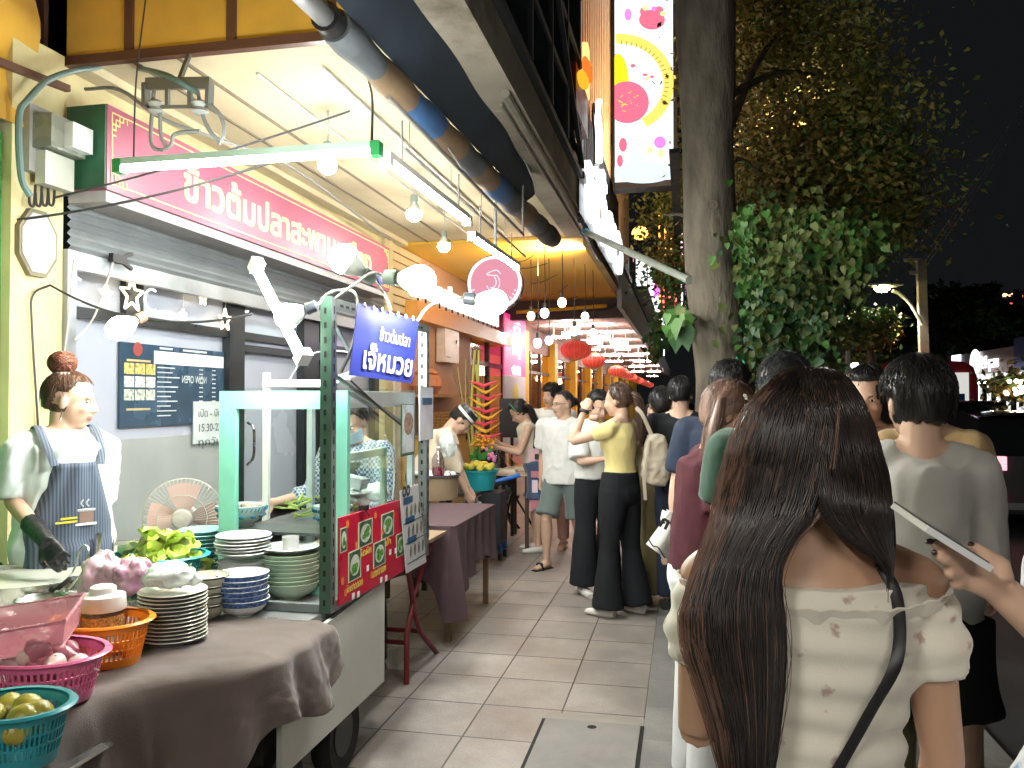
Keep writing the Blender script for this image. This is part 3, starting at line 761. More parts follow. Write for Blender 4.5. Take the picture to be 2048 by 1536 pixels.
for pts in (((310, 160), (305, 215), (302, 285), (320, 300), (342, 290), (350, 268), (400, 262)), ((320, 215), (322, 270), (335, 297)), ((395, 180), (405, 230), (420, 262), (440, 285)), ((415, 205), (440, 230), (448, 262), (438, 290))):
    MB().tube(smoothpts([I(*p) for p in pts], 5), .011, 6).build('looped_cable', M('sheath grey', (.17, .18, .17), .5), ins)
cable([at_y(170, 178, 3.8), at_y(240, 180, 3.8), at_y(330, 240, 3.9), at_y(470, 290, 4.4), at_z(600, 345, 3.2), at_z(780, 480, 3.2)], .010, 'grey twisted cable running from the rack along the wall over the sign', M('sheath grey', (.17, .18, .17), .5))
# eight-sided plaque
oc = thing('octagonal_plaque', 'white eight-sided plaque with two round emblems on the cream pillar', 'plaque', at_x(71, 487, XW + .04))
def octo(r, x): return [(x, .82 * r * math.cos(a), 1.12 * r * math.sin(a)) for a in [R(22.5 + 45 * k) for k in range(8)]]
MB().poly(octo(.165, .02), .03, (1, 0, 0)).build('frame', M('plaque rim', (.2, .17, .1), .5), oc)
MB().poly(octo(.145, .024), .003, (1, 0, 0)).build('face', M('plaque white', (.45, .46, .47), .4), oc)
b = MB()
for z, r in ((.05, .05), (-.085, .045)):
    for rr in (r, r * .7, r * .35): b.lathe([(rr, .026), (rr - .005, .026)], (0, 0, z), basis((1, 0, 0)), 24)
b.build('emblem', M('emblem blue grey', (.25, .3, .42), .4), oc)
for k in range(4): pass

# ---- stars and moons light string inside the window
def star(name, px, py, r, lit, label, off=.05):
    p = at_x(px, py, xg + off); t = thing(name, label, 'star light', p, group='star shaped window lights')
    b = MB(); P = []
    for k in range(10):
        a = R(90 + 36 * k); rr = r if k % 2 == 0 else r * .42; P.append(V((0, rr * math.cos(a), rr * math.sin(a))))
    for k in range(10): b.bar(P[k], P[(k + 1) % 10], .011 if lit else .008)
    b.build('star_outline', EM('star glow', (1, .82, .55), 2.4) if lit else M('star clear', (.7, .68, .62), .3), t)
    MB().tube([(0, 0, r), (0, .01, 2.25 - p.z)], .003, 4).build('cord', wiregr, t)
star('star_light', 264, 590, .11, True, 'largest warm lit star hanging left of the dark mullion')
star('star_light', 212, 588, .055, True, 'small filled star at the left near the cream pillar')
star('star_light', 406, 597, .05, True, 'small white star between the two mullions')
star('star_light', 450, 640, .085, True, 'lit star on the second dark mullion')
star('star_light', 366, 630, .04, True, 'tiny star on the hanging strip in the middle of the window')
for k, (px, py) in enumerate(((152, 580), (304, 600), (492, 606))):
    p = at_x(px, py, xg + .04); b = MB(); b.tube([p + V((0, .07 * math.cos(a), .07 * math.sin(a))) for a in [R(60 + 24 * j) for j in range(11)]], .007, 5)
    solo(b, 'moon_light', EM('moon glow', (1, .95, .85), 1.6), ('left crescent moon light near the pillar', 'middle crescent moon light right of the largest star', 'right crescent moon light near the slanting light stick')[k], 'moon light', 'crescent window lights')

# ---- round pink hanging sign
rs = thing('round_sign', 'round pink illuminated hanging sign with a white rim', 'hanging sign', at_y(991, 568, 6.3))
r_ = 56 / F * depth(at_y(991, 568, 6.3)); B = basis((.06, -1, 0))
MB().lathe([(0, .05), (r_ * .86, .05)], (0, 0, 0), B, 48).build('face', EM('sign pink', (.90, .36, .46), .42), rs)
MB().lathe([(r_ * .86, .052), (r_ * .97, .052), (r_ * .97, .046)], (0, 0, 0), B, 48).build('rim', EM('rim white', (1, .86, .9), .7), rs)
MB().lathe([(0, -.06), (r_, -.06), (r_, .045), (r_ * .97, .046)], (0, 0, 0), B, 48).build('case', M('sign case', (.1, .02, .03), .3), rs)
b = MB()
def Q(x, z, o=.054): return B @ V((-x, z, o))
for pts in (((-.05, .07), (-.02, .10), (.03, .09), (.06, .07), (.02, .06), (-.02, .06)), ((-.02, .06), (-.04, .02), (-.035, -.03), (0, -.06), (.04, -.05), (.06, -.02)), ((0, .05), (-.015, .01), (0, -.03), (.03, -.035))):
    b.tube(smoothpts([Q(*p) for p in pts], 5), .0035, 4)
for k in range(14): a = R(200 + k * 11); b.tube([Q(.165 * math.cos(a), .165 * math.sin(a)), Q(.185 * math.cos(a), .185 * math.sin(a))], .004, 4)
b.build('emblem', EM('emblem pale', (1, .75, .85), .65), rs)
MB().tube([(0, 0, r_), (0, 0, ZC - wloc(rs).z)], .012, 6).build('hanger', greyp, rs)

# ---- LED screen sign on the facade
yl_ = 11.0
ls = thing('led_screen', 'tall bright vertical advertising screen showing desserts, above the pavement', 'screen', at_y(1288, 375, yl_))
a0, a1 = at_y(1230, 365, yl_), at_y(1347, 365, yl_); zb0 = a0.z; zt0 = 7.4; o = wloc(ls)
wS = a1.x - a0.x; hS = zt0 - zb0
MB().box((a0.x - .03, yl_, zb0 - .08), (a1.x + .05, yl_ + .3, zt0 + .05)).build('case', blackp, ls, world=True)
def SC(px, py): return at_y(px, py, yl_)
def disc(b, px, py, rx, ry, k, a0_=0, a1_=360, n=28, rin=0, clipx=1229):
    P = []
    for j in range(n + 1):
        a = R(a0_ + (a1_ - a0_) * j / n); P.append((min(max(px + rx * math.cos(a), clipx), 1347), py - ry * math.sin(a)))
    c = [V((SC(*p).x, yl_ - k, SC(*p).z)) for p in P]
    if rin:
        P2 = [(min(max(px + rx * rin * math.cos(R(a0_ + (a1_ - a0_) * j / n)), clipx), 1347), py - ry * rin * math.sin(R(a0_ + (a1_ - a0_) * j / n))) for j in range(n + 1)]
        c2 = [V((SC(*p).x, yl_ - k, SC(*p).z)) for p in P2]
        b.add(c + c2, [(j, j + 1, n + 2 + j, n + 1 + j) for j in range(n)], True)
    else:
        cc = SC(max(px, clipx), py); b.add([V((cc.x, yl_ - k, cc.z))] + c, [(0, j + 1, j + 2) for j in range(n)], True)
LS = .6
MB().box((a0.x, yl_ - .006, zb0), (a1.x, yl_ - .001, zt0)).build('screen', EM('screen white', (.93, .97, 1), LS), ls, world=True)
b = MB()
disc(b.m(0), 1240, 168, 108, 100, .008, -60, 95, rin=.80); disc(b.m(1), 1236, 170, 22, 62, .009); disc(b.m(2), 1254, 205, 44, 42, .010)
b.m(3)
for k in range(19):
    a = R(88 - k * 6.2); x, y = 1240 + 90 * math.cos(a), 168 - 78 * math.sin(a); x2, y2 = 1240 + 98 * math.cos(a), 168 - 86 * math.sin(a)
    p, q = SC(x, y), SC(x2, y2); b.bar(V((p.x, yl_ - .012, p.z)), V((q.x, yl_ - .012, q.z)), .008)
b.m(2)
for x, y, rx, ry in ((1304, 40, 26, 20), (1288, 24, 8, 10), (1318, 22, 9, 9), (1266, 132, 5, 4), (1290, 150, 5, 3), (1304, 154, 4, 3), (1246, 290, 8, 14), (1240, 322, 6, 12)): disc(b, x, y, rx, ry, .009)
b.m(5)
for x, y, rx, ry in ((1256, 30, 7, 12), (1320, 285, 12, 12), (1308, 18, 5, 5)): disc(b, x, y, rx, ry, .010)
b.m(4)
for x, y, rx, ry in ((1300, 300, 6, 7), (1322, 308, 6, 8), (1290, 16, 5, 6), (1326, 28, 6, 5)): disc(b, x, y, rx, ry, .0105)
b.m(6)
for x, y, rx, ry in ((1285, 345, 62, 22),): disc(b, x, y, rx, ry, .0075, 0, 360)
b.add([V((SC(x, y).x, yl_ - .0085, SC(x, y).z)) for x, y in ((1268, 284), (1294, 334), (1258, 330))], [(0, 1, 2)], True)
for k in range(14): p = SC(1232 + rnd.random() * 50, 185 + rnd.random() * 40); b.m(1).bar(V((p.x, yl_ - .013, p.z)), V((p.x + rnd.uniform(-.05, .09), yl_ - .013, p.z + rnd.uniform(-.05, .03))), .006)
b.build('picture', [EM('scr gold', (.93, .70, .14), LS), EM('scr yellow', (.98, .85, .02), LS), EM('scr pink', (.84, .16, .25), LS), EM('scr dark', (.16, .12, .05), 1), EM('scr lime', (.8, .9, .35), LS), EM('scr magenta', (.9, .25, .7), LS), EM('scr pale blue', (.68, .85, .95), LS)], ls, world=True)
MB().box((a0.x - .35, yl_ + .1, 5), (a0.x - .03, yl_ + .2, 5.12)).build('bracket', dark, ls, world=True)

# facade of the neighbour: gold slats, dark backing
fb = thing('slatted_facade', 'upper shop facade of narrow gold slats on dark backing beside the bright screen', 'building', (XF, 8, 3.6))
MB().box((XF - .35, 7.75, ZC + .3), (XF - .06, 15.0, 9)).build('wall', M('facade black', (.02, .015, .015), .5), fb, world=True)
gold = M('slat gold', (.75, .5, .28), .45)
for k in range(34):
    y = 7.8 + k * .21; MB().box((XF - .06, y, 3.72), (XF + .02, y + .1, 9)).build('slat', gold, fb, world=True)
MB().box((XF - .05, 7.75, ZC + .25), (XF + .06, 15, 3.70)).build('ledge', blackp, fb, world=True)
# channel letter sign with spoon, white lit
cs = thing('channel_letter_sign', 'white lit raised letter sign with a big spoon and red bowl on the slatted facade', 'sign', (XF + .3, 9, 4))
glw = EM('channel white', (.9, .96, 1), 1.6); X1 = XF + .11
ZS = lambda px, py: at_x(px, py, X1)
b = MB(); ya, yb_ = ZS(1180, 400).y, ZS(1248, 400).y
text_on(b, 'เตี๋ยว', (X1 - .08, ya, 3.36), (0, 1, 0), (0, 0, 1), .66, width=(yb_ - ya), th=.06, rows=22, bold=.015)
b.build('lettering', glw, cs, world=True)
b = MB(); b.box((X1 - .10, ya - .1, 3.3), (X1 - .09, yb_ + .1, 4.5)); b.build('backing', blackp, cs, world=True)
def zy(px, py): return ZS(px, py)
b = MB(); sp = [ZS(1194, y) for y in (208, 225, 245, 262, 280, 330)]
b.loft(sp, [(.02, .06), (.05, .28), (.05, .30), (.04, .15), (.03, .05), (.03, .05)], seg=14, side=(1, 0, 0)); b.build('spoon', M('spoon dark', (.14, .12, .08), .25), cs, world=True)
b = MB(); b.tube([p + V((.03, -.25 * w, 0)) for p, w in zip(sp, (.2, 1, 1, .6, .3, .3))], .035, 6); b.build('spoon_rim', glw, cs, world=True)
b = MB(); c = ZS(1172, 200); b.box((X1 - .3, c.y - .4, c.z - .2), (X1 - .04, c.y + .5, c.z + .2)); b.build('bowl', M('bowl maroon', (.20, .02, .025), .4), cs, world=True)
b = MB(); c = ZS(1175, 140); b.ell(c, (.04, .28, .07)); b.build('chili', EM('flame orange', (1, .22, .03), .5), cs, world=True)
b = MB(); c = ZS(1166, 160); b.ell(c, (.05, .2, .05)); b.build('noodle', EM('flame yellow', (1, .5, .03), .5), cs, world=True)
b = MB()
for z in (3.9, 4.1, 4.3): c = ZS(1170, 235); b.ell((X1 - .15, c.y, c.z - (z - 3.9) * .9), (.08, .35, .08))
b.build('rope_coil', M('coil tan', (.45, .25, .15), .5), cs, world=True)
wl_ = bpy.data.lights.new('added_wash_light', 'AREA'); wl_.energy = 130; wl_.color = (1, .72, .45); wl_.shape = 'RECTANGLE'; wl_.size = .15; wl_.size_y = 4  # warm light added to brighten the gold slats, its source unseen
wo = bpy.data.objects.new('added_wash_light', wl_); COL.objects.link(wo); wo.parent = fb; wo.location = V((XF + .9, 9.8, 3.9)) - wloc(fb); wo.rotation_euler = (0, R(-60 + 180), 0); wo.rotation_euler = V((1.0, 0, -1.9)).to_track_quat('Z', 'Y').to_euler()
MB().box((XF + .85, 7.8, 3.84), (XF + .95, 11.8, 3.88)).build('added_light_trough', blackp, fb, world=True)  # made-up trough to carry the added slat light
MB().box((X1 - .1, 8.0, 4.55), (X1 - .05, 8.2, 5.05)).build('neon_strip', EM('neon orange', (1, .25, .08), 2), cs, world=True)

# further lit signs in the distance along the facades
far = [(24, -.5, 3.9, 7.2, (1, .35, .05), 1.6, 'tall orange neon strip sign far along the facade'), (27, -.2, 4.1, 7.0, (1, .75, .85), 1.5, 'tall pale pink neon strip sign behind the orange one'), (30, .05, 4.0, 6.5, (.75, .2, 1), 1.6, 'purple neon strip sign in the distance'), (22, -.35, 3.8, 5.2, (1, .12, .1), 1.4, 'red neon panel sign above the metal canopy'), (34, .35, 3.9, 6.8, (1, .5, .1), 1.6, 'amber neon strip sign farthest along the street')]
for y, x, z0, z1, c, s, lb in far:
    t = thing('neon_sign', lb, 'neon sign', (x, y, z0), group='distant neon signs')
    MB().box((-.25, 0, 0), (.25, .15, z1 - z0)).build('panel', M('neon backing', (.04, .01, .02), .4), t)
    e = EM('neon %.2f %.2f' % (c[0] + c[1], c[2]), c, s * 1.6)
    for k in range(3): MB().box((-.2 + k * .16, -.02, .1 + .25 * (k % 2)), (-.15 + k * .16, -.005, z1 - z0 - .12 - .3 * (k == 1))).build('neon_strip', e, t)
for k, (y, z, c, lb) in enumerate(((20, 4.6, (1, .5, .1), 'round orange lantern light among the far signs'), (21, 4.1, (1, .2, .35), 'round red lantern light among the far signs'), (19, 3.55, (1, .1, .8), 'magenta blob light sign by the tree'))):
    px = (1280, 1282, 1302)[k]; py = (466, 520, 582)[k]
    solo(MB().ell(at_y(px, py, y), (.2, .12, .17)), 'sign_light', EM('blob%d' % k, c, 2.0), lb, 'sign light')
# white lit panel on the far fascia
wp = thing('fascia_sign', 'long white lit sign panel along the far grey fascia', 'sign', (XF + .1, 16, 3.7))
MB().box((XF + .03, 16.0, 3.66), (XF + .3, 25.0, 4.35)).build('case', blackp, wp, world=True)
MB().box((XF + .301, 16.1, 3.72), (XF + .305, 24.9, 4.3)).build('panel', EM('panel white', (.9, .97, 1), 1.5), wp, world=True)
MB().box((XF + .08, 15.985, 3.72), (XF + .28, 15.998, 4.3)).build('end_face', EM('panel white', (.9, .97, 1), 1.5), wp, world=True)
wl = thing('fascia_sign', 'row of tall white lit letters beyond the white panel on the far fascia', 'sign', (XF + .1, 27, 3.7))
for k in range(7): MB().box((XF + .1, 27 + k * .8, 3.2), (XF + .25, 27.35 + k * .8, 4.4 - .2 * (k % 2))).build('letter_bar', EM('panel white', (.9, .97, 1), 1.5), wl, world=True)

# ---- pink banner on the arcade and warm column trim
pb = thing('pink_banner', 'tall pink vertical banner with white lettering on the arcade wall', 'banner', (XW + .1, 15, .9))
y0_ = 13.6; y1_ = 15.6; X2 = XW + .14
pz = lambda px, py: at_x(px, py, X2)
ya, yb_ = pz(1009, 700).y, pz(1051, 700).y; zt = pz(1030, 634).z; zb = pz(1030, 865).z; zm = pz(1030, 752).z
MB().box((X2 - .03, ya, zm), (X2, yb_, zt)).build('banner_top', M('banner pink', (.85, .06, .26), .5, emit=.35, ecol=(.85, .06, .26), var=0), pb, world=True)
MB().box((X2 - .03, ya, zb - .3), (X2, yb_, zm - .001)).build('banner_bottom', M('banner white', (.85, .8, .84), .5, var=.03), pb, world=True)
b = MB(); wY = yb_ - ya
text_on(b, 'ตี๋', (X2, ya + wY * .36, zt - .32), (0, 1, 0), (0, 0, 1), .2, width=wY * .36, bold=.03, rows=14)
text_on(b, 'ใหญ่', (X2, ya + wY * .34, zt - .72), (0, 1, 0), (0, 0, 1), .3, width=wY * .4, bold=.03, rows=14)
text_on(b, 'ลด', (X2, ya + wY * .34, zt - 1.1), (0, 1, 0), (0, 0, 1), .2, width=wY * .4, bold=.03, rows=14)
b.box((X2 + .001, ya + wY * .3, zm + .08), (X2 + .003, ya + wY * .75, zm + .16))
b.build('lettering', EM('banner letters', (1, .85, .93), 1.0), pb, world=True)
b = MB(); b.ell((X2, (ya + yb_) / 2, zm - .35), (.01, wY * .14, .22)); b.build('picture', M('banner yellow', (.9, .75, .08), .5), pb, world=True)

# ---- small hanging bulbs beyond
sb = [(1124, 605, 9.5, (1, .55, .4), 520, 'small warm bulb hanging highest in the yellow bay'), (1089, 626, 9.6, (1, .9, .95), 470, 'small white bulb hanging left of the warm highest one'), (1062, 632, 10.5, (1, .7, .35), 578, 'orange glowing bulb beside the round sign'),
      (1170, 633, 11, (1, .85, .6), 570, 'small bulb hanging right of the highest one'), (1148, 662, 10, (.25, 1, .7), 548, 'small green bulb above the big lantern'), (1186, 666, 11.5, (1, .85, .7), 590, 'small bulb above the second lantern'),
      (1075, 686, 9.8, (.9, .75, 1), 562, 'small violet white bulb by the pink banner'), (1098, 681, 10.5, (.5, .4, 1), 585, 'small blue violet bulb left of the big lantern'), (1005, 674, 10, (.7, .5, 1), 640, 'small purple bulb left of the pink banner')]
for px, py, y, c, top, lb in sb:
    p = at_y(px, py, y); t = thing('hanging_bulb', lb, 'light bulb', p, group='small coloured bulbs on long cords')
    MB().ell((0, 0, 0), (.05, .05, .058)).build('globe', EM('mini %.2f%.2f%.2f' % c, c, 14), t)
    MB().cyl((0, 0, .05), (0, 0, .12), .02, seg=8).build('socket', sockd, t)
    MB().tube([(0, 0, .1), (.01, 0, .3), (0, 0, ZC - .03 - p.z)], .006, 4).build('cord', wire, t)
for k in range(5):
    a = at_z(1075 + k * 20, 505 + k * 22, ZC - .06); q = a + V((rnd.uniform(-.9, -.4), rnd.uniform(.2, 1.2), 0)); cable([a, (a + q) / 2 + V((0, 0, -.03)), q], .006, ('first', 'second', 'third', 'fourth', 'fifth')[k] + ' thin cord strung under the yellow canopy, counted from the near side')
# red paper lanterns
lan = M('lantern red', (.72, .06, .04), .5, emit=.16, ecol=(1, .10, .06), var=0); rib = M('lantern rib', (.9, .45, .35), .4); lcap = M('lantern gold', (.7, .45, .1), .4)
def lantern(label, p, rx, rz, full=True):
    t = thing('paper_lantern', label, 'lantern', p, group='red paper lanterns under the canopy')
    n = 16; pr = [(rx * math.cos(a) + .01, rz * math.sin(a)) for a in [R(-80 + 160 * k / 12) for k in range(13)]]
    MB().lathe(pr, (0, 0, 0), None, 28, True).build('shade', lan, t)
    b = MB()
    for k in range(n):
        a = 2 * math.pi * k / n; b.tube([((r + .004) * math.cos(a), (r + .004) * math.sin(a), z) for r, z in pr], .004, 4)
    b.build('ribs', rib, t)
    b = MB().cyl((0, 0, rz * .96), (0, 0, rz * 1.12), rx * .28, seg=12).cyl((0, 0, -rz * 1.12), (0, 0, -rz * .96), rx * .28, seg=12); b.build('cap', lcap, t)
    b = MB()
    b.tube([(0, 0, rz * 1.1), (0, 0, max(rz * 1.3, 3.1 - p[2]))], .006, 4); b.build('cord', wire, t)
    return t
ydep = 15.6
p = at_y(1152, 700, ydep); L1 = lantern('largest red ribbed lantern, nearest in the row', p, 31 / F * depth(p), 19 / F * depth(p))
p = at_y(1187, 721, 17.5); L2 = lantern('second red ribbed lantern, just behind the largest', p, 23 / F * depth(p), 15 / F * depth(p))
names = ['third', 'fourth', 'fifth', 'sixth', 'seventh', 'eighth', 'ninth', 'tenth', 'eleventh', 'last']
for k in range(10):
    f = k / 9; px = 1234 + 66 * f; py = 742 + 28 * f; y = 22 + 3.2 * k; q = at_y(px, py, y)
    sc = .9; dup(L2, q, label='red lantern, %s from the near end of the row%s' % (names[k], ', seen above the heads' if k < 9 else ' and smallest'), scale=sc)
# ceiling lights of the far canopy
CLW = EM('panel lamp', (1, .86, .78), 60)
k = 0
for y, xs_ in ((16.4, (-2.2,)), (17.5, (-1.75, -2.6)), (19.5, (-2.1, -1.5)), (22, (-2.4, -1.6)), (25, (-1.5, -2.2)), (29, (-2.4, -1.4)), (34, (-1.9,)), (40, (-2.2, -1.4)), (48, (-1.8,))):
    for x in xs_:
        k += 1; s = 1 if y < 25 else 1.5
        t = thing('canopy_lamp', 'oblong white lamp under the ribbed canopy, %s' % ('nearest of all' if k == 1 else 'about %d metres down the pavement, %s side' % (int(y), 'kerb' if x > -1.9 else 'shop')), 'ceiling light', (x, y, 2.86), group='oblong lamps under the ribbed canopy')
        MB().cyl((-.15, 0, .02), (-.15, 0, .26), .006, seg=5).cyl((.15, 0, .02), (.15, 0, .26), .006, seg=5).build('hanger', white, t)
        MB().box((-.2 * s, -.04, -.02), (.2 * s, .04, .02)).build('diffuser', CLW, t)
# warm lamps inside the restaurant, seen through the doors
for k in range(7):
    y = 14.5 + k * 4; t = thing('interior_lamp', 'warm pendant lamp inside the restaurant behind the %s glazed bay' % ('first', 'second', 'third', 'fourth', 'fifth', 'sixth', 'seventh')[k], 'pendant lamp', (-4.6, y, 2.2), group='warm pendant lamps inside the restaurant')
    MB().ell((0, 0, 0), (.16, .16, .12)).build('shade', EM('pendant warm', (1, .6, .28), 45), t)
    MB().tube([(0, 0, .1), (0, 0, .8)], .01, 4).build('cord', wire, t)
# striped pole leaning from the canopy to the tree
pa, pb2 = at_x(1168, 462, XF + .0), at_y(1378, 560, 6.55)
sp_ = thing('pole', 'grey green pole with a blue tape band slanting from the canopy to the tree trunk', 'pole', pa)
MB().tube([pa, pb2], .032, 10).build('tube', M('pole grey green', (.30, .34, .29), .5, dirt=.4), sp_, world=True)
MB().tube([pa.lerp(pb2, .02), pa.lerp(pb2, .05)], .036, 10).build('tape', M('tape blue', (.05, .35, .5), .4), sp_, world=True)
cable([at_x(1160, 440, XF), at_x(1200, 520, XF - .05), at_y(1245, 560, 14.6), at_y(1235, 600, 14.7), at_y(1200, 618, 14.8), at_y(1120, 612, 14.85)], .03, 'thick black cable bundle curling under the canopy corner')
# ================================================================ the food stall
HT = .72
def T(px, py, z=HT): return at_z(px, py, z)
angle_g = M('slotted green', (.06, .13, .09), .45, metal=.3, dirt=.3); angle_s = M('slotted grey', (.22, .25, .25), .4, metal=.6, dirt=.3)
mint = M('mint frame', (.22, .60, .46), .4, var=.06); glassp = GLASS('case glass', (.95, .985, .975), .02)
clothb = M('table cloth brown', (.105, .080, .070), .85, var=.15, bump=.0015, bscale=300, sheen=.3)
# --- slotted angle frame
sf = thing('stall_rack', 'slotted steel angle frame of the stall with green painted near post', 'stall frame', (-1.3, 2.9, 0))
XS = -1.3
ya = at_x(662, 900, XS).y; yz = at_x(853, 900, XS).y
zt = at_x(662, 592, XS).z; ztf = at_x(853, 650, XS).z; zb = at_x(662, 1228, XS).z; zbf = zb
def lpost(y, z0, z1, mats, name, sgn=1):
    b = MB(); b.box((XS - .045, y, z0), (XS, y + .003, z1)); b.m(1).box((XS - .003, y + .003, z0), (XS, y + .045, z1)); b.m(2)
    z = z0 + .03
    while z < z1 - .04:
        b.box((XS - .03, y - .0012, z), (XS - .02, y - .0002, z + .022)); b.box((XS + .0002, y + .02, z), (XS + .0012, y + .028, z + .03)); z += .055
    return b.build(name, mats, sf, world=True)
holes = M('slot black', (.008, .01, .01), .8)
lpost(ya, zb, zt, [angle_g, angle_s, holes], 'post'); lpost(yz, zb, ztf, [angle_s, angle_s, holes], 'post')
def lrail(z, up, name):
    b = MB(); b.box((XS - .003, ya + .046, z), (XS, yz - .001, z + .04)); b.box((XS - .045, ya + .046, z + (.04 if up else -.003)), (XS - .003, yz - .001, z + (.043 if up else 0))); b.m(1); y = ya + .08
    while y < yz - .05: b.box((XS + .0002, y, z + .014), (XS + .0012, y + .03, z + .024)); y += .055
    b.build(name, [angle_s, holes], sf, world=True)
lrail(zb + .0, False, 'bottom_rail'); lrail(ztf - .04, True, 'top_rail')
b = MB().bar((XS - .03, ya + .05, at_x(690, 745, XS).z), (XS - .03, at_x(815, 845, XS).y, at_x(815, 845, XS).z), .012).bar((XS - .03, ya + .03, zt - .05), (XS - .03, ya + .25, zt - .2), .012); b.build('brace', angle_s, sf, world=True)
for y in (ya + .01, yz): MB().bar((XS - .62, y, zb + .02), (XS - .045, y, zb + .02), .03).build('cross_rail', angle_s, sf, world=True)
# --- blue hanging sign
P4 = [at_d(715, 606, 2.95), at_d(838, 641, 3.28), at_d(825, 767, 3.26), at_d(699, 750, 2.93)]
bsn = thing('blue_sign', 'blue banner sign with white Thai lettering hung on the top of the stall frame', 'sign', P4[3])
xd = (P4[1] - P4[0]); yd = (P4[0] - P4[3]); nd = xd.cross(yd).normalized()
b = MB(); b.grid(lambda u, v: P4[3].lerp(P4[2], u).lerp(P4[0].lerp(P4[1], u), v) + nd * .002 * math.sin(u * 4 + v * 2), 10, 8, .003)
b.build('panel', M('sign blue', (.035, .05, .30), .35, var=.1), bsn, world=True)
b = MB(); 
text_on(b, 'ข้าวต้มปลา', P4[3] + xd * .35 + yd * .56 - nd * .0, xd, yd, yd.length * .17, width=xd.length * .50, proud=.009, rows=30, bold=.008)
text_on(b, 'เจ๊หมวย', P4[3] + xd * .13 + yd * .13, xd, yd, yd.length * .30, width=xd.length * .80, proud=.009, rows=40, bold=.02)
b.build('lettering', M('letter white', (.8, .82, .85), .5, var=0), bsn, world=True)
for k in range(7): MB().ell(P4[0].lerp(P4[1], .1 + k * .13) + nd * .005, (.006, .006, .010), None, 8, 5).build('cable_tie', M('tie white', (.7, .7, .7), .4), bsn, world=True)
# --- red menu board leaning on the frame
X4 = XS + .012
def BP(px, py): return at_x(px, py, X4)
rb = thing('menu_board', 'red menu board with photos of dishes fixed to the lower part of the stall frame', 'menu board', BP(690, 1200))
pts = [BP(679, 1212), BP(679, 1036), BP(806, 998), BP(812, 1140)]
MB().poly([pts[0], pts[3], pts[2], pts[1]], .008, (1, 0, 0)).build('board', M('board red', (.52, .012, .045), .35, var=.08), rb, world=True)
ph = [((680, 1055), (693, 1104)), ((716, 1040), (744, 1092)), ((762, 1025), (787, 1075)), ((696, 1100), (721, 1160)), ((746, 1082), (770, 1132)), ((792, 1066), (808, 1112))]
frm = M('photo mat', (.62, .66, .45), .5, var=.05); pg = M('dish green', (.10, .30, .06), .4, var=.7, scale=60); pw = M('dish white', (.55, .62, .52), .35, var=.2, scale=40)
for k, ((x0, y0), (x1, y1)) in enumerate(ph):
    a, c = BP(x0, y0), BP(x1, y1); cy_, cz = (a.y + c.y) / 2, (a.z + c.z) / 2; hy, hz = abs(c.y - a.y) / 2, abs(BP((x0 + x1) / 2, y0).z - BP((x0 + x1) / 2, y1).z) / 2
    cz = BP((x0 + x1) / 2, (y0 + y1) / 2).z
    b = MB(); b.box((X4 + .0005, cy_ - hy, cz - hz), (X4 + .002, cy_ + hy, cz + hz)); b.m(1).box((X4 + .0021, cy_ - hy * .86, cz - hz * .92), (X4 + .0028, cy_ + hy * .86, cz + hz * .92))
    b.m(2).lathe([(0, .0032), (1, .0032)], (X4, cy_, cz), Matrix(((0, 0, 1), (hy * .75, 0, 0), (0, hz * .7, 0))), 20)
    b.m(3)
    for j in range(7): b.lathe([(0, .0036 + j * .0001), (1, .0036 + j * .0001)], (X4, cy_ + rnd.uniform(-.35, .35) * hy, cz + rnd.uniform(-.35, .35) * hz), Matrix(((0, 0, 1), (hy * .28, 0, 0), (0, hz * .22, 0))), 8)
    b.build('dish_photo', [frm, M('photo dark', (.05, .12, .07), .4, var=.6, scale=30), pw, pg], rb, world=True)
b = MB(); yl_w = M('board yellow', (.8, .6, .12), .5); words = [('ผัดผัก', 730, 1110), ('ผักกาดดอง', 708, 1178), ('ยำ', 775, 1090), ('แตงกวาดอง', 757, 1148)]
for w, px, py in words: c = BP(px, py); text_on(b, w, (X4, c.y, c.z), (0, 1, 0), (0, 0, 1), .028, width=.04 + .018 * len(w) * .8, center=True, rows=12, bold=.04)
b.build('dish_names', yl_w, rb, world=True)
b = MB()
for px, py in ((706, 1192), (716, 1189), (780, 1104), (791, 1101), (762, 1160), (772, 1156), (735, 1136)): c = BP(px, py); b.box((X4 + .0005, c.y - .012, c.z - .012), (X4 + .0022, c.y + .012, c.z + .012))
b.build('price_box', M('letter white', (.8, .82, .85)), rb, world=True)
b = MB()
for px, py in ((694, 1048), (712, 1090), (764, 1062), (742, 1150), (684, 1162), (750, 1030), (786, 1030), (690, 1185)):
    c = BP(px, py)
    for k in range(5): a = 2 * math.pi * k / 5; b.lathe([(0, .0022 + k * .0002), (.008, .0022 + k * .0002)], (X4, c.y + .009 * math.cos(a), c.z + .009 * math.sin(a)), basis((1, 0, 0)), 8)
b.build('flower_print', M('print orange', (.8, .25, .05), .5), rb, world=True)
b = MB(); c = BP(722, 1015); b.cbox(c + V((.012, 0, 0)), (.03, .035, .02)).tube([c + V((.012, 0, 0)), c + V((.03, .01, -.035))], .003, 4)
b.build('clip', blackp, rb, world=True)
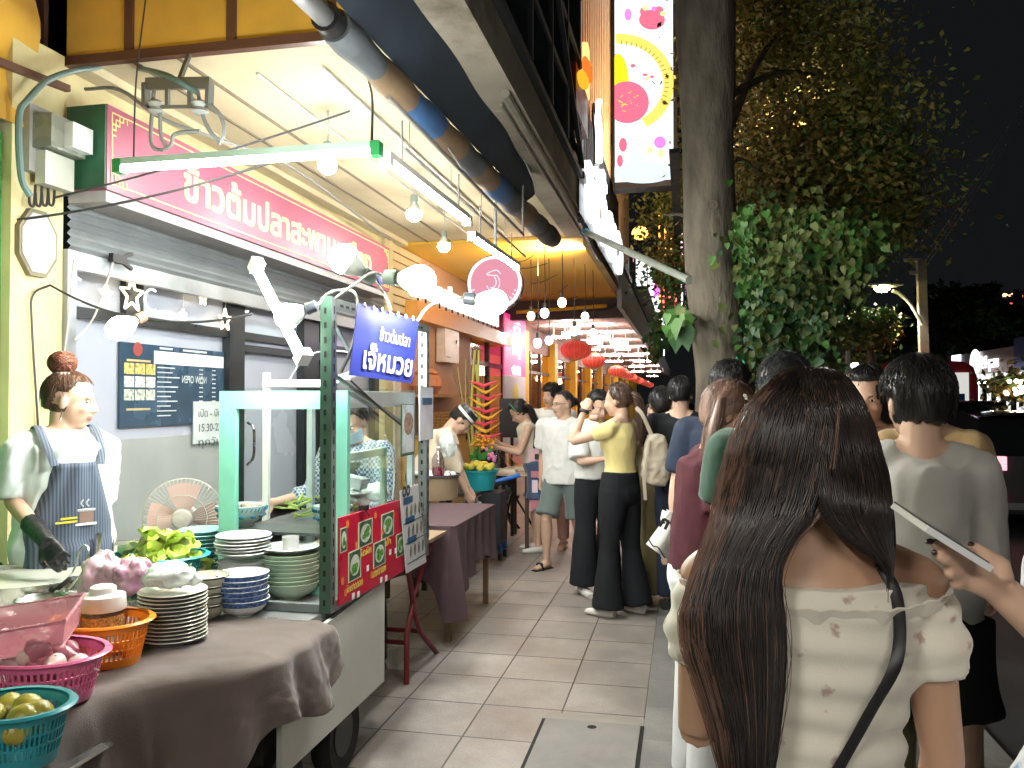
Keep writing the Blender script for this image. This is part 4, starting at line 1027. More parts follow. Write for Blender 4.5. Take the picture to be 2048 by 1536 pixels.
# white price sheets on the right
wsn = thing('price_sheet', 'white sheet with three rows of small drink pictures hung over the red menu board', 'price sheet', BP(830, 1140))
SP = lambda px, py: at_x(px, py, XS + .03)
MB().poly([SP(813, 1147), SP(853, 1124), SP(836, 968), SP(800, 982)], .004, (1, 0, 0)).build('sheet', M('sheet white', (.62, .64, .66), .35, var=.05), wsn, world=True)
for k, y in enumerate((1010, 1050, 1090)):
    b = MB(); a = SP(806 + k * 4, y); X5 = XS + .0325
    b.box((X5, a.y, a.z), (X5 + .001, a.y + .13, a.z + .03)); b.m(1)
    for j in range(5): b.ell((X5, a.y + .05 + j * .06, a.z - .04), (.001, .016, .03))
    b.m(2).box((X5, a.y + .0, a.z - .092), (X5 + .001, a.y + .33, a.z - .088))
    b.build('drink_row', [M('tab blue', (.03, .10, .22), .5), M('bottle print', (.22, .20, .16), .5, var=.6, scale=40), M('ink dark', (.05, .05, .06), .5)], wsn, world=True)
c = SP(818, 985); text_on(MB(), 'OO', (XS + .031, c.y - .1, c.z - .01), (0, 1, 0), (0, 0, 1), .045, rows=12, bold=.05).build('heading', M('ink dark', (.05, .05, .06)), wsn, world=True)
# card with bowl picture hung on glass case and white card on far post
def card(label, a, c, mats, build):
    t = thing('hanging_card', label, 'card', (a + c) / 2, group=None); build(t); return t
a, c = at_x(802, 812, XS - .02), at_x(828, 905, XS - .02); t = thing('hanging_card', 'green edged card with a round bowl picture hanging on the glass case', 'card', (a + c) / 2)
hy, hz = (c.y - a.y) / 2, .125
MB().box((-.002, -hy, -hz), (.002, hy, hz)).build('card', M('card green', (.03, .12, .05), .4), t); MB().box((.0025, -hy * .86, -hz * .88), (.004, hy * .86, hz * .97)).build('print', M('card pale', (.55, .62, .68), .3), t)
MB().lathe([(0, .005), (1, .005)], (0, 0, .03), Matrix(((0, 0, 1), (hy * .7, 0, 0), (0, .055, 0))), 24).build('bowl_picture', M('bowl print', (.28, .18, .14), .4, var=.8, scale=50), t)
a, c = at_x(840, 788, XS + .004), at_x(862, 868, XS + .004); t = thing('hanging_card', 'plain white card with blue header hanging on the far post of the stall frame', 'card', (a + c) / 2)
MB().box((0, -.11, -.13), (.006, .11, .14)).build('card', M('card white', (.65, .67, .75), .4), t); MB().box((.007, -.08, .05), (.009, .08, .085)).build('header', M('tab blue', (.03, .10, .22)), t)

# --- cart body under the counter
ct = thing('food_cart', 'white sheet metal food cart body on a wheel beneath the stall frame', 'food cart', (-1.6, 3, 0))
yc0, yc1 = at_x(565, 1300, XS - .01).y, at_x(769, 1300, XS - .01).y; zc0 = at_x(769, 1362, XS - .01).z
print('cart', yc0, yc1, zc0, 'table edge', T(652, 1188), T(195, 1352))
pan = M('cart panel', (.52, .53, .49), .45, dirt=.35, scale=2.2, bump=.001)
prof = [(yc0, zb - .05), (yc0, zc0), (yc1, zc0), (yc1, zb)]
MB().poly([V((XS - .01, y, z)) for y, z in prof[::-1]][::-1], .02, (1, 0, 0)).build('side_panel', pan, ct, world=True)
MB().box((XS - .65, yc0 + .02, .28), (XS - .09, yc1 - .03, .66)).build('body', M('cart inner', (.05, .045, .04), .8), ct, world=True)
MB().box((XS - .66, yc1 - .025, zc0), (XS - .032, yc1 - .002, zb)).build('end_panel', pan, ct, world=True)
for px_ in (600, 718):
    wy = at_x(px_, 1450, XS).y
    wh = MB().lathe([(.09, -.03), (.15, -.04), (.16, 0), (.15, .04), (.09, .03)], (XS - .10, wy, .165), basis((1, 0, 0)), 30, True).build('wheel', M('tyre black', (.012, .012, .012), .8), ct, world=True)
    MB().lathe([(0, 0), (.09, 0)], (XS - .064, wy, .165), basis((1, 0, 0)), 20).build('rim', M('rim dark', (.05, .05, .05), .6), wh, world=True)
MB().box((XS - .62, ya - .1, zb - .03), (XS - .04, yz + .05, zb + .0)).build('counter', M('counter steel', (.35, .37, .37), .35, metal=.6), ct, world=True)

# --- glass display case
gx0, gx1 = at_y(438, 900, 3.15).x, XS - .05; gy0, gy1 = 3.15, at_x(830, 900, gx1).y; gz0, gz1 = HT + .005, at_y(545, 782, 3.15).z
dc = thing('display_case', 'glass food display case with mint green frame on the stall counter', 'display case', ((gx0 + gx1) / 2, 3.6, gz0))
b = MB(); t = .075
b.box((gx0, gy0, gz0), (gx0 + t, gy0 + .03, gz1)); b.box((gx1 - t, gy0, gz0), (gx1, gy0 + .03, gz1)); b.box((gx0 + t, gy0 + .002, gz1 - t), (gx1 - t, gy0 + .028, gz1)); b.box((gx0 + t, gy0 + .002, gz0), (gx1 - t, gy0 + .028, gz0 + .03))
b.build('front_frame', mint, dc, world=True)
b = MB(); ap = M('aluminium pale', (.50, .56, .56), .35, metal=.4)
b.box((gx1 - .03, gy0 + .031, gz1 - .07), (gx1, gy1, gz1 - .001)); b.box((gx1 - .03, gy1 - .04, gz0), (gx1 - .001, gy1, gz1 - .071)); b.box((gx1 - .03, gy0 + .031, gz0), (gx1, gy1 - .041, gz0 + .03))
b.box((gx0, gy0 + .031, gz1 - .06), (gx0 + .03, gy1, gz1 - .001)); b.box((gx0, gy1 - .04, gz0), (gx0 + .03, gy1, gz1 - .061)); b.box((gx0 + .031, gy1 - .03, gz1 - .05), (gx1 - .031, gy1, gz1 - .002))
b.build('side_frame', ap, dc, world=True)
MB().box((gx0 + t, gy0 + .012, gz0 + .03), (gx1 - t, gy0 + .016, gz1 - t)).build('front_pane', glassp, dc, world=True)
MB().box((gx1 - .016, gy0 + .032, gz0 + .031), (gx1 - .012, gy1 - .041, gz1 - .071)).build('side_pane', glassp, dc, world=True)
MB().box((gx0 - .01, gy0 - .005, gz1 + .001), (gx1 + .005, gy1 + .01, gz1 + .012)).build('top_pane', glassp, dc, world=True)
zs = at_y(560, 1048, 3.4).z
MB().box((gx0 + .03, gy0 + .04, zs - .012), (gx1 - .03, gy1 - .05, zs)).build('shelf', M('shelf steel', (.12, .13, .13), .35, metal=.6), dc, world=True)
MB().box((gx0 + .03, gy0 + .04, gz0 + .001), (gx1 - .03, gy1 - .05, gz0 + .01)).build('floor_tray', M('shelf steel', (.12, .13, .13)), dc, world=True)
# inner smaller case seen through the side glass
ic = thing('glass_box', 'smaller pale framed glass box inside the display case', 'glass box', ((gx0 + gx1) / 2, 3.72, zs))
b = MB(); q0, q1 = at_x(690, 900, gx1 - .1).y, at_x(772, 900, gx1 - .1).y; zq = at_x(740, 900, gx1 - .1).z
for y in (q0, q1 - .03): b.box((gx1 - .12, y, zs + .001), (gx1 - .095, y + .03, zq))
b.box((gx1 - .12, q0 + .031, zq - .035), (gx1 - .095, q1 - .031, zq)); b.box((gx1 - .12, q0 + .031, zs + .001), (gx1 - .095, q1 - .031, zs + .02)); b.build('frame', M('pale green', (.45, .58, .46), .4), ic, world=True)
MB().box((gx1 - .11, q0 + .031, zs + .021), (gx1 - .106, q1 - .031, zq - .036)).build('pane', glassp, ic, world=True)
# --- crockery
wht = M('china white', (.72, .76, .76), .22, var=.03, coat=.3); cela = M('china celadon', (.42, .58, .42), .22, var=.06, coat=.3)
blu = M('china blue print', (.06, .12, .30), .25, var=.5, scale=90); wdk = M('china dark rim', (.03, .035, .05), .3)
cream_ch = M('china cream', (.62, .62, .52), .22, var=.04, coat=.3)
def bowl_prof(R_, h, foot=.45, t=.004):
    o = [(foot * R_, 0), (foot * R_ * 1.02, .006), (.72 * R_, h * .30), (.9 * R_, h * .62), (R_, h)]
    return o + [(R_ - t, h + .001), (.88 * R_, h * .62 + t), (.7 * R_, h * .3 + t), (.3 * R_, .012), (.0, .011)]
def plate_prof(R_, h=.022): return [(R_ * .55, 0), (R_ * .62, .003), (R_ * .85, h * .6), (R_, h), (R_ - .003, h + .003), (R_ * .82, h * .6 + .003), (R_ * .6, .007), (0, .006)]
def stack(name, cat, base, n, prof, step, mats, zone, group, labels, R_, jit=.004, start=0):
    first = None
    for k in range(n):
        p = V(base) + V((rnd.uniform(-jit, jit), rnd.uniform(-jit, jit), start + k * step))
        if first is None:
            b = MB(); b.m(0).lathe(prof, (0, 0, 0), None, 40)
            for (r0, z0, r1, z1) in zone: b.m(1).lathe([(r0, z0), (r1, z1)], (0, 0, 0), None, 40)
            first = solo(b, name, mats, labels(k, n), cat, group); first.location = p
        else:
            c = first.copy(); COL.objects.link(c); c.location = p; c['label'] = labels(k, n); c.rotation_euler = (0, 0, rnd.random() * 6)
    return p
od = ['bottom', 'second', 'third', 'fourth', 'fifth', 'sixth', 'seventh', 'eighth', 'ninth', 'tenth', 'eleventh', 'twelfth', 'thirteenth', 'fourteenth']
def lab(what, where):
    return lambda k, n: '%s, %s of the stack %s' % (what, 'topmost' if k == n - 1 else ('lowest' if k == 0 else od[k] + ' from the bottom'), where)
def RP(px, p): return px / F * depth(p)
c1_ = T(582, 1195); R1 = RP(57, c1_)
top = stack('bowl', 'bowl', c1_, 8, bowl_prof(R1, .07), .0165, [cela, wht], [], 'stack of green bowls beside the stall post', lab('pale green bowl', 'by the green post'), R1)
pl = solo(MB().lathe(plate_prof(R1 * 1.0), (0, 0, 0), None, 40), 'plate', [wht], 'white plate lying on the green bowls, under a small white cup', 'plate'); pl.location = top + V((0, 0, .072))
cu = solo(MB().lathe([(.032, 0), (.034, .055), (.031, .055), (.029, .005), (0, .005)], (0, 0, 0), None, 28), 'cup', [wht], 'small white cup standing on the plate over the green bowls', 'cup'); cu.location = top + V((.0, 0, .079))
c2_ = T(484, 1190); R2 = RP(60, c2_)
R2 = .102; c2b = at_y(486, 1100, 3.03)
stack('plate', 'plate', (c2b.x, c2b.y, HT), 6, plate_prof(R2 * 1.08), .013, [wht, wht], [], 'stack of white plates behind the blue patterned bowls', lab('plain white plate', 'behind the blue patterned bowls'), R2, start=.175)
stack('bowl', 'bowl', (c2b.x, c2b.y, HT), 6, bowl_prof(R2 * .95, .06), .02, [wht, wht], [], 'bowls under the white plates', lab('plain white bowl', 'under the white plates'), R2)
c3_ = T(484, 1230); R3 = RP(52, c3_)
stack('bowl', 'bowl', c3_, 6, bowl_prof(R3, .065), .019, [wht, blu], [(R3 * .93, .045, R3 * 1.003, .064), (R3 * .8, .032, R3 * .9, .04)], 'stack of blue patterned bowls', lab('blue patterned bowl', 'amid the counter'), R3)
c4_ = T(412, 1238); R4 = RP(44, c4_)
stack('bowl', 'bowl', c4_, 4, bowl_prof(R4, .062), .034, [cream_ch, wdk], [(R4 * .985, .055, R4 * 1.004, .0605)], 'stack of cream bowls with dark rims', lab('dark rimmed cream bowl', 'left of patterned bowls'), R4, .006)
c5_ = T(345, 1285); R5 = RP(66, c5_)
stack('plate', 'plate', c5_, 13, plate_prof(R5, .025), .0125, [cream_ch, wdk], [(R5 * .99, .019, R5 * 1.005, .0245)], 'tall stack of dark rimmed plates', lab('cream plate with dark rim', 'under the white bag'), R5, .003)
c6_ = at_y(402, 1100, 3.3); R6 = .115
lb = M('china pale blue', (.30, .62, .66), .25, coat=.3)
stack('plate', 'plate', (c6_.x, c6_.y, HT + .051), 10, plate_prof(R6 * .9, .026), .017, [lb, wht], [], 'stack of pale blue plates', lab('pale blue plate', 'behind the lettuce basket'), R6)

# plastic baskets with real slots
def basket(label, c, R_, h, mat, top=None, taper=.78, slots=44, rows=(.22, .82), squash=1.0, rz=0):
    t = thing('plastic_basket', label, 'basket', c, rz)
    def rad(f): return R_ * (taper + (1 - taper) * f)
    def P(a, f, o=0): r = rad(f) + o; return (r * math.cos(a), r * math.sin(a) * squash, h * f)
    b = MB(); n = slots; z0, z1 = rows
    for f0, f1 in ((0, z0), (z1, .97)): b.grid(lambda u, v: P(u * 2 * math.pi, f0 + (f1 - f0) * v), n, 2, .003)
    for k in range(n):       # ribs between the slots
        a0 = 2 * math.pi * k / n; w = 2 * math.pi / n * .42
        b.add([P(a0, z0), P(a0 + w, z0), P(a0 + w, z1), P(a0, z1), P(a0, z0, -.004), P(a0 + w, z0, -.004), P(a0 + w, z1, -.004), P(a0, z1, -.004)], [(0, 1, 2, 3), (7, 6, 5, 4), (1, 5, 6, 2), (0, 3, 7, 4)], True)
    mid = (z0 + z1) / 2
    for m_ in (mid,) if h < .12 else (z0 + (z1 - z0) * .33, z0 + (z1 - z0) * .67): b.grid(lambda u, v: P(u * 2 * math.pi, m_ - .02 + .04 * v, .0008), n, 1, .004)
    b.lathe([(0, .003), (rad(0), .003)], (0, 0, 0), Matrix(((1, 0, 0), (0, squash, 0), (0, 0, 1))), 40)
    b.build('wall', mat, t)
    MB().lathe([(rad(.96) - .002, h * .95), (rad(1) + .012, h * .96), (rad(1) + .018, h * .99), (rad(1) + .012, h * 1.03), (rad(1) - .002, h * 1.02)], (0, 0, 0), Matrix(((1, 0, 0), (0, squash, 0), (0, 0, 1))), 48).build('rim', mat, t)
    return t
def plas(n, c): return M(n, c, .35, var=.05, sss=.0, coat=.2)
c = at_y(320, 1150, 3.0); c.z = HT + .051; bk1 = basket('turquoise plastic basket heaped with green lettuce', c, RP(92, c), .125, plas('plastic turquoise', (.04, .42, .47)), squash=.8)
lt = M('lettuce', (.50, .66, .10), .5, var=.35, scale=14, sss=.1); lt2 = M('lettuce pale', (.68, .74, .35), .5, var=.2, scale=14)
t = thing('lettuce', 'heap of fresh frilly green lettuce leaves in the turquoise basket', 'lettuce', c + V((0, 0, .08)))
for k in range(46):
    a = rnd.random() * 6.28; r0 = rnd.uniform(0, .14); zz = .03 + .12 * (1 - r0 / .15) * rnd.random(); o = V((r0 * math.cos(a), r0 * math.sin(a) * .8, zz)); ph_ = rnd.random() * 6; L_ = rnd.uniform(.09, .15)
    rm = Euler_ = Matrix.Rotation(rnd.uniform(0, 6.28), 3, 'Z') @ Matrix.Rotation(rnd.uniform(-1.1, .5), 3, 'X')
    def lf(u, v): w = math.sin(math.pi * min(1, v * .9 + .1)) * L_ * .55; x = (u - .5) * 2 * w; e = abs(u - .5) * 2; return o + rm @ V((x, v * L_, .014 * math.sin(u * 16 + ph_) * e + .012 * math.sin(v * 14 + ph_) * v + .02 * e))
    MB().m(0).grid(lf, 12, 8).build('leaf', lt if k % 3 else lt2, t)
c = T(205, 1325); ob = basket('orange plastic basket holding a glass jar and pink bags', c, RP(92, c) * 1.0, .135, plas('plastic orange', (.85, .27, .02)), squash=.85, slots=52)
b = MB(); b.box((RP(60, c) * .9, -.01, .05), (RP(60, c) * .9 + .001, .01, .08))
jr = thing('glass_jar', 'glass jar of fried garlic with a white lid in the orange basket', 'jar', T(205, 1310) + V((0, -.0, .07)))
MB().lathe([(0, 0), (.062, .0), (.066, .01), (.066, .085), (.05, .105), (.05, .11)], (0, 0, 0), None, 28).build('glass', GLASS('jar glass', (.95, .95, .93), .12), jr)
MB().lathe([(0, .004), (.060, .004), (.061, .06), (0, .068)], (0, 0, 0), None, 28).build('garlic', M('fried garlic', (.55, .30, .10), .7, var=.8, scale=120, bump=.004, bscale=160), jr)
MB().lathe([(.068, .075), (.070, .08), (.066, .12), (.04, .128), (.038, .145), (.03, .15), (0, .15)], (0, 0, 0), None, 28).build('lid', M('lid plastic', (.72, .75, .73), .3), jr)
c = T(85, 1395); pk = basket('pink plastic basket full of shallots', c, RP(122, c), .125, plas('plastic pink', (.62, .13, .28)), squash=.8, slots=60)
shl = M('shallot', (.42, .16, .20), .35, var=.5, scale=22, stretch=(1, 1, .2)); shp = M('shallot pale', (.62, .46, .42), .4, var=.3, scale=22)
b0 = None
for k in range(26):
    a = rnd.random() * 6.28; r0 = math.sqrt(rnd.random()) * .092; s = rnd.uniform(.022, .032)
    b = MB(); b.lathe([(0, -.9 * s), (.5 * s, -.8 * s), (s, -.2 * s), (.95 * s, .3 * s), (.5 * s, .9 * s), (.12 * s, 1.5 * s), (.05 * s, 2 * s)], (0, 0, 0), None, 14)
    o = solo(b, 'shallot', [shl if k % 3 else shp], 'shallot in the pink basket under the pink tray', 'shallot', 'shallots heaped in the pink basket')
    o.location = c + V((r0 * math.cos(a), r0 * math.sin(a) * .8, .07 + .045 * rnd.random() + (.03 if r0 < .07 else 0))); o.rotation_euler = (rnd.uniform(.8, 2), rnd.uniform(-1, 1), rnd.random() * 6)
ptm = M('tray pink clear', (.86, .42, .50), .25, trans=.3, alpha=.6, var=.05)
ty_ = thing('plastic_tray', 'translucent pink plastic tray tilted on top of the shallot basket', 'tray', c + V((-.13, .0, .13)), R(-28)); ty_.rotation_euler = (R(4), R(-6), R(28))
b = MB(); b.grid(lambda u, v: ((u - .5) * .34, (v - .5) * .20, .0), 6, 6, .003)
for sx_, sy_ in ((1, 0), (-1, 0), (0, 1), (0, -1)):
    if sx_: b.grid(lambda u, v: (sx_ * (.17 + .02 * v), (u - .5) * (.20 + .04 * v), .075 * v), 6, 4, .003)
    else: b.grid(lambda u, v: ((u - .5) * (.34 + .04 * v), sy_ * (.10 + .02 * v), .075 * v), 6, 4, .003)
b.build('shell', ptm, ty_)
b = MB().tube([(-.192, -.122, .077), (.192, -.122, .077), (.192, .122, .077), (-.192, .122, .077), (-.192, -.122, .077)], .006, 6); b.build('rim', ptm, ty_)
b = MB()
for k in range(18): b.ell((rnd.uniform(-.1, .12), rnd.uniform(-.08, .08), .012 + .012 * rnd.random()), (.012, .008, .008))
b.build('garlic_cloves', M('garlic white', (.75, .68, .62), .5), ty_)
c = T(28, 1520); tl = basket('teal plastic basket with yellow green limes at the lower left', c, RP(105, c), .125, plas('plastic teal', (.01, .22, .27)), squash=.85, slots=60)
lm = M('lime', (.34, .30, .05), .35, var=.4, scale=25, bump=.001, bscale=300)
for k, (dx, dy, dz) in enumerate(((-.02, .03, .08), (.055, .04, .085), (.02, -.04, .08), (-.07, -.02, .075), (.08, -.03, .06), (-.06, .06, .07), (.0, .0, .045), (.03, .085, .07))):
    o = solo(MB().ell((0, 0, 0), (.03, .03, .035)).ell((0, 0, .034), .006), 'lime', [lm], 'lime lying in the teal basket', 'lime', 'limes in the teal basket'); o.location = c + V((dx * .66, dy * .66, dz + .015)); o.rotation_euler = (rnd.uniform(1, 2), 0, rnd.random() * 6)
# crumpled plastic bags
def bag(name, label, c, s, mat, seed, sc=9, amp=.35):
    b = MB(); n = 40
    def f(u, v):
        th = math.pi * v; a = 2 * math.pi * u; d = V((math.sin(th) * math.cos(a), math.sin(th) * math.sin(a), math.cos(th)))
        k = 1 + amp * noise.noise(d * 1.8 + V((seed, 0, 0))) + amp * .55 * abs(noise.noise(d * 4.5 + V((0, seed, 0)))) + .12 * noise.noise(d * 11)
        return V((d.x * s[0], d.y * s[1], max(d.z * s[2], -s[2] * .55))) * k
    b.grid(f, n, n // 2); o = solo(b, name, mat, label, 'plastic bag', ang=180); o.location = c; return o
pbm = M('bag pink clear', (.74, .50, .58), .3, trans=.35, alpha=.9, var=.25, scale=16); wbm = M('bag white clear', (.78, .86, .84), .3, trans=.3, alpha=.9, var=.1, scale=16)
c = T(195, 1262); bag('plastic_bag', 'pale pink crumpled plastic bag behind the glass jar', c + V((-.01, .05, .11)), (.085, .08, .085), pbm, 1.3)
c = T(258, 1262); bag('plastic_bag', 'pink and white knotted plastic bag right of the glass jar', c + V((-.02, .04, .12)), (.075, .07, .07), M('bag mauve', (.62, .33, .48), .3, trans=.3, alpha=.92, var=.35, scale=16), 5.1)
c = T(345, 1285); bag('plastic_bag', 'white crumpled plastic bag lying on the dark rimmed plates', c + V((-.01, .0, .185)), (.085, .075, .045), wbm, 8.7)
# stove, pots and pans at the left
st_ = thing('steel_stove', 'long stainless steel soup stove along the back of the stall table', 'stove', (-2.55, 2.6, 0))
o = V((-2.62, 2.72, HT)); MB().box((-3.0, 2.0, HT - .02), (-2.02, 3.75, HT + .05)).build('top', chrome, st_, world=True)
MB().box((-2.97, 2.03, .1), (-2.06, 2.97, HT - .021)).build('cabinet', M('dull steel', (.3, .3, .3), .4, metal=.7), st_, world=True)
def pot(label, c, R_, h, handle=True, water=None):
    t = thing('soup_pot', label, 'pot', c); MB().lathe([(0, .004), (R_ * .96, 0), (R_, .01), (R_, h), (R_ + .008, h + .002), (R_ + .008, h + .006), (R_ - .004, h + .004), (R_ - .004, .01)], (0, 0, 0), None, 40).build('body', chrome, t)
    MB().lathe([(0, h * .86), (R_ - .005, h * .86)], (0, 0, 0), None, 30).build('broth', water or M('broth', (.55, .56, .48), .1, spec=.8), t)
    if handle:
        for a in (R(-20), R(160)):
            B = Matrix.Rotation(a, 3, 'Z'); MB().tube(smoothpts([B @ V((R_, -.05, h * .8)), B @ V((R_ + .035, -.045, h * .95)), B @ V((R_ + .04, 0, h * 1.25)), B @ V((R_ + .035, .045, h * .95)), B @ V((R_, .05, h * .8))], 4), .009, 6).build('handle', blackp, t)
    return t
c = T(200, 1150, .78); pot('wide steel pot with black handles in front of the stall worker', V((c.x, c.y + .12, HT + .05)), .19, .10)
c = T(60, 1200, .78); pot('largest shallow steel pan at the left edge of the stove', V((c.x - .05, c.y + .05, HT + .05)), .25, .09)
c = T(65, 1235, .78); wb_ = thing('basin', 'white enamel basin with a wire strainer inside', 'basin', V((c.x, c.y, HT + .02)))
MB().lathe([(0, .0), (.11, .0), (.17, .09), (.18, .092), (.165, .09), (.105, .008), (0, .008)], (0, 0, 0), None, 36).build('bowl', M('enamel cream', (.68, .70, .60), .2, coat=.4), wb_)
stn = thing('wire_strainer', 'wire mesh strainer with a long steel handle resting over the white basin', 'strainer', V((c.x + .02, c.y + .02, HT + .12)))
b = MB(); b.tube([(.085 * math.cos(a), .085 * math.sin(a), 0) for a in [R(15 * k) for k in range(25)]], .004, 6); b.build('ring', chrome, stn)
MB().lathe([(.083, 0), (.06, -.03), (0, -.045)], (0, 0, 0), None, 20).build('mesh', GLASS('mesh', (.5, .55, .5), .35, .4), stn)
for dx in (-.02, .02): MB().tube(smoothpts([(dx, .08, 0), (dx, .17, .06), (dx * .9, .20, .13), (0, .205, .15)], 4), .004, 6).build('handle_wire', chrome, stn)
ld = thing('ladle', 'steel ladle handle leaning out of the wide pot', 'ladle', T(180, 1130, .85)); MB().tube([(0, 0, -.05), (.01, .03, .05), (.0, .05, .12)], [.006, .007, .014], 8).build('handle', chrome, ld)
# scale at lower left corner
sc_ = T(110, 1520, .60); sct = thing('steel_scale', 'steel kitchen scale corner beside the teal basket', 'scale', V((sc_.x - .03, sc_.y, .45)))
MB().box((-.13, -.12, .14), (.10, .13, .15)).build('plate', chrome, sct); MB().box((-.1, -.1, 0), (.07, .1, .139)).build('body', M('dull steel', (.3, .3, .3)), sct)
MB().lathe([(.02, .152), (.028, .152)], (.04, .04, 0), None, 20).build('round_mark', M('mark grey', (.08, .1, .12), .4), sct)
MB().box((-2.4, .9, 0), (-1.75, 1.85, .448)).build('lower_shelf', M('dull steel', (.3, .3, .3)), st_, world=True)
# --- cloth covered front table
tt = thing('stall_table', 'long stall table in front of the stove, its legs hidden by brown cloth', 'table', (-1.9, 2.2, 0))
ex = [(T(652, 1192).x, T(652, 1192).y), (T(471, 1265).x, T(471, 1265).y), (T(314, 1305).x, T(314, 1305).y), (T(195, 1355).x, T(195, 1355).y), (T(110, 1425).x, T(110, 1425).y)]
XE = -1.56
MB().box((-2.3, 1.35, HT - .04), (XE - .05, 2.85, HT - .018)).build('top', M('ply', (.3, .2, .12), .7), tt, world=True)
for x in (-2.25, XE - .08):
    for y in (1.4, 3.0): MB().box((x, y, 0), (x + .04, y + .04, HT - .041)).build('leg', M('dull steel', (.3, .3, .3)), tt, world=True)
b = MB()
def drape(u, v):
    y = 1.28 + u * 1.52; q_ = max(0, min(1, (y - 1.95) / .45)); e = XE - .02 + .31 * q_ * q_ * (3 - 2 * q_) + .008 * noise.noise(V((y * 5, 1, 0)))
    wv = noise.noise(V((y * 6, 0, 3))) * .5 + .5
    if v < .4:
        f = v / .4; x = -2.3 + f * (e + 2.3); z = HT - .001 + .004 * noise.noise(V((x * 9, y * 9, 0))) + .005 * (1 - abs(noise.noise(V((x * 6, y * 5, 5))))) ** 8 + .004 * noise.noise(V((x * 22, y * 14, 5))); return V((x, y, z))
    f = (v - .4) / .6; ln = .47 - .31 * max(0, min(1, (y - 2.0) / .6)) + .07 * noise.noise(V((y * 4, 5, 2))) - .05 * math.sin(y * 9)
    fold = (.05 * (1 - abs(math.sin(y * 10 + 1.5 * math.sin(y * 4)))) ** 2 + .022 * math.sin(y * 27 + 2 * math.sin(y * 5)) + .014 * noise.noise(V((y * 12, f * 2, 8))) + .006 * noise.noise(V((y * 38, f * 9, 2)))) * f ** .8
    return V((e + .018 * math.sin(min(1, f * 8) * 1.57) + .03 * f + fold, y + .02 * math.sin(f * 4 + y * 9) * f, HT - .003 - ln * f - .01 * math.exp(-f * 12)))
b.grid(drape, 170, 60, .0025)
o = solo(b, 'tablecloth', clothb, 'brown cloth draped over the front stall table with hanging folds', 'tablecloth', ang=180)
# --- second folding table behind, with brown cloth and red crossed legs
t3 = thing('folding_table', 'folding table with crossed red steel legs beyond the cart', 'table', (-1.65, 4.6, 0))
red = M('leg red', (.16, .012, .02), .4)
f1, f2 = at_z(813, 1368, 0), at_z(868, 1305, 0); zt2 = .70
for x_ in (f1.x, f1.x - .55):
    MB().tube([(x_, f1.y, 0), (x_, f1.y, .25), (x_, f2.y - .25, .42), (x_, f2.y - .05, zt2)][0:2] + [(x_, f1.y + .12, .45), (x_, f2.y - .1, zt2)], .016, 8).build('leg', red, t3, world=True)
    MB().tube([(x_, f2.y, 0), (x_, f2.y - .33, .22), (x_, f2.y - .42, .35), (x_, f1.y - .02, zt2)], .016, 8).build('leg', red, t3, world=True)
for y, z in ((f1.y, .22), (f2.y - .33, .22)): MB().tube([(f1.x, y, z), (f1.x - .55, y, z)], .013, 8).build('stretcher', red, t3, world=True)
MB().box((f1.x - .6, f1.y - .1, zt2), (f1.x + .03, f2.y + .1, zt2 + .02)).build('top', M('ply', (.3, .2, .12)), t3, world=True)
t4 = thing('cloth_table', 'dark purple brown cloth covered table behind the red legged one', 'table', (-1.85, 5.7, 0))
ca, cb_ = at_z(866, 1052, .74), at_z(942, 1058, .74)
x1_ = -1.42; y0_, y1_ = 4.95, 6.05
MB().box((-2.3, y0_ + .02, .70), (x1_ - .02, y1_, .725)).build('top', M('ply', (.3, .2, .12)), t4, world=True)
for x, y in ((x1_ - .06, y0_ + .04), (x1_ - .06, y1_ - .06), (-2.26, y0_ + .04), (-2.26, y1_ - .06)): MB().box((x, y, 0), (x + .035, y + .035, .70)).build('leg', M('wood leg', (.16, .09, .05), .6), t4, world=True)
b = MB()
def dr2(u, v):      # perimeter drape
    per = [(-2.32, y0_), (x1_, y0_), (x1_ + .01, y1_)]; L1_ = x1_ + 2.32; L2_ = y1_ - y0_; s = u * (L1_ + L2_)
    p = V((-2.32 + s, y0_, 0)) if s < L1_ else V((x1_, y0_ + s - L1_, 0)); nrm = V((0, -1, 0)) if s < L1_ else V((1, 0, 0))
    cr = math.exp(-((s - L1_) / .12) ** 2)
    hang = .36 + .22 * cr + .05 * math.sin(s * 7); return p + nrm * (.02 + (.03 * math.sin(s * 30) + .06 * cr) * v) + V((0, 0, .735 - hang * v))
b.grid(dr2, 90, 14, .003); b.grid(lambda u, v: (-2.33 + u * (x1_ + .02 + 2.33), y0_ - .02 + v * (y1_ - y0_ + .02), .738), 6, 6, .004)
solo(b, 'tablecloth', M('cloth purple brown', (.085, .05, .058), .85, bump=.001), 'purple brown cloth hanging over the second table with a pointed corner', 'tablecloth')
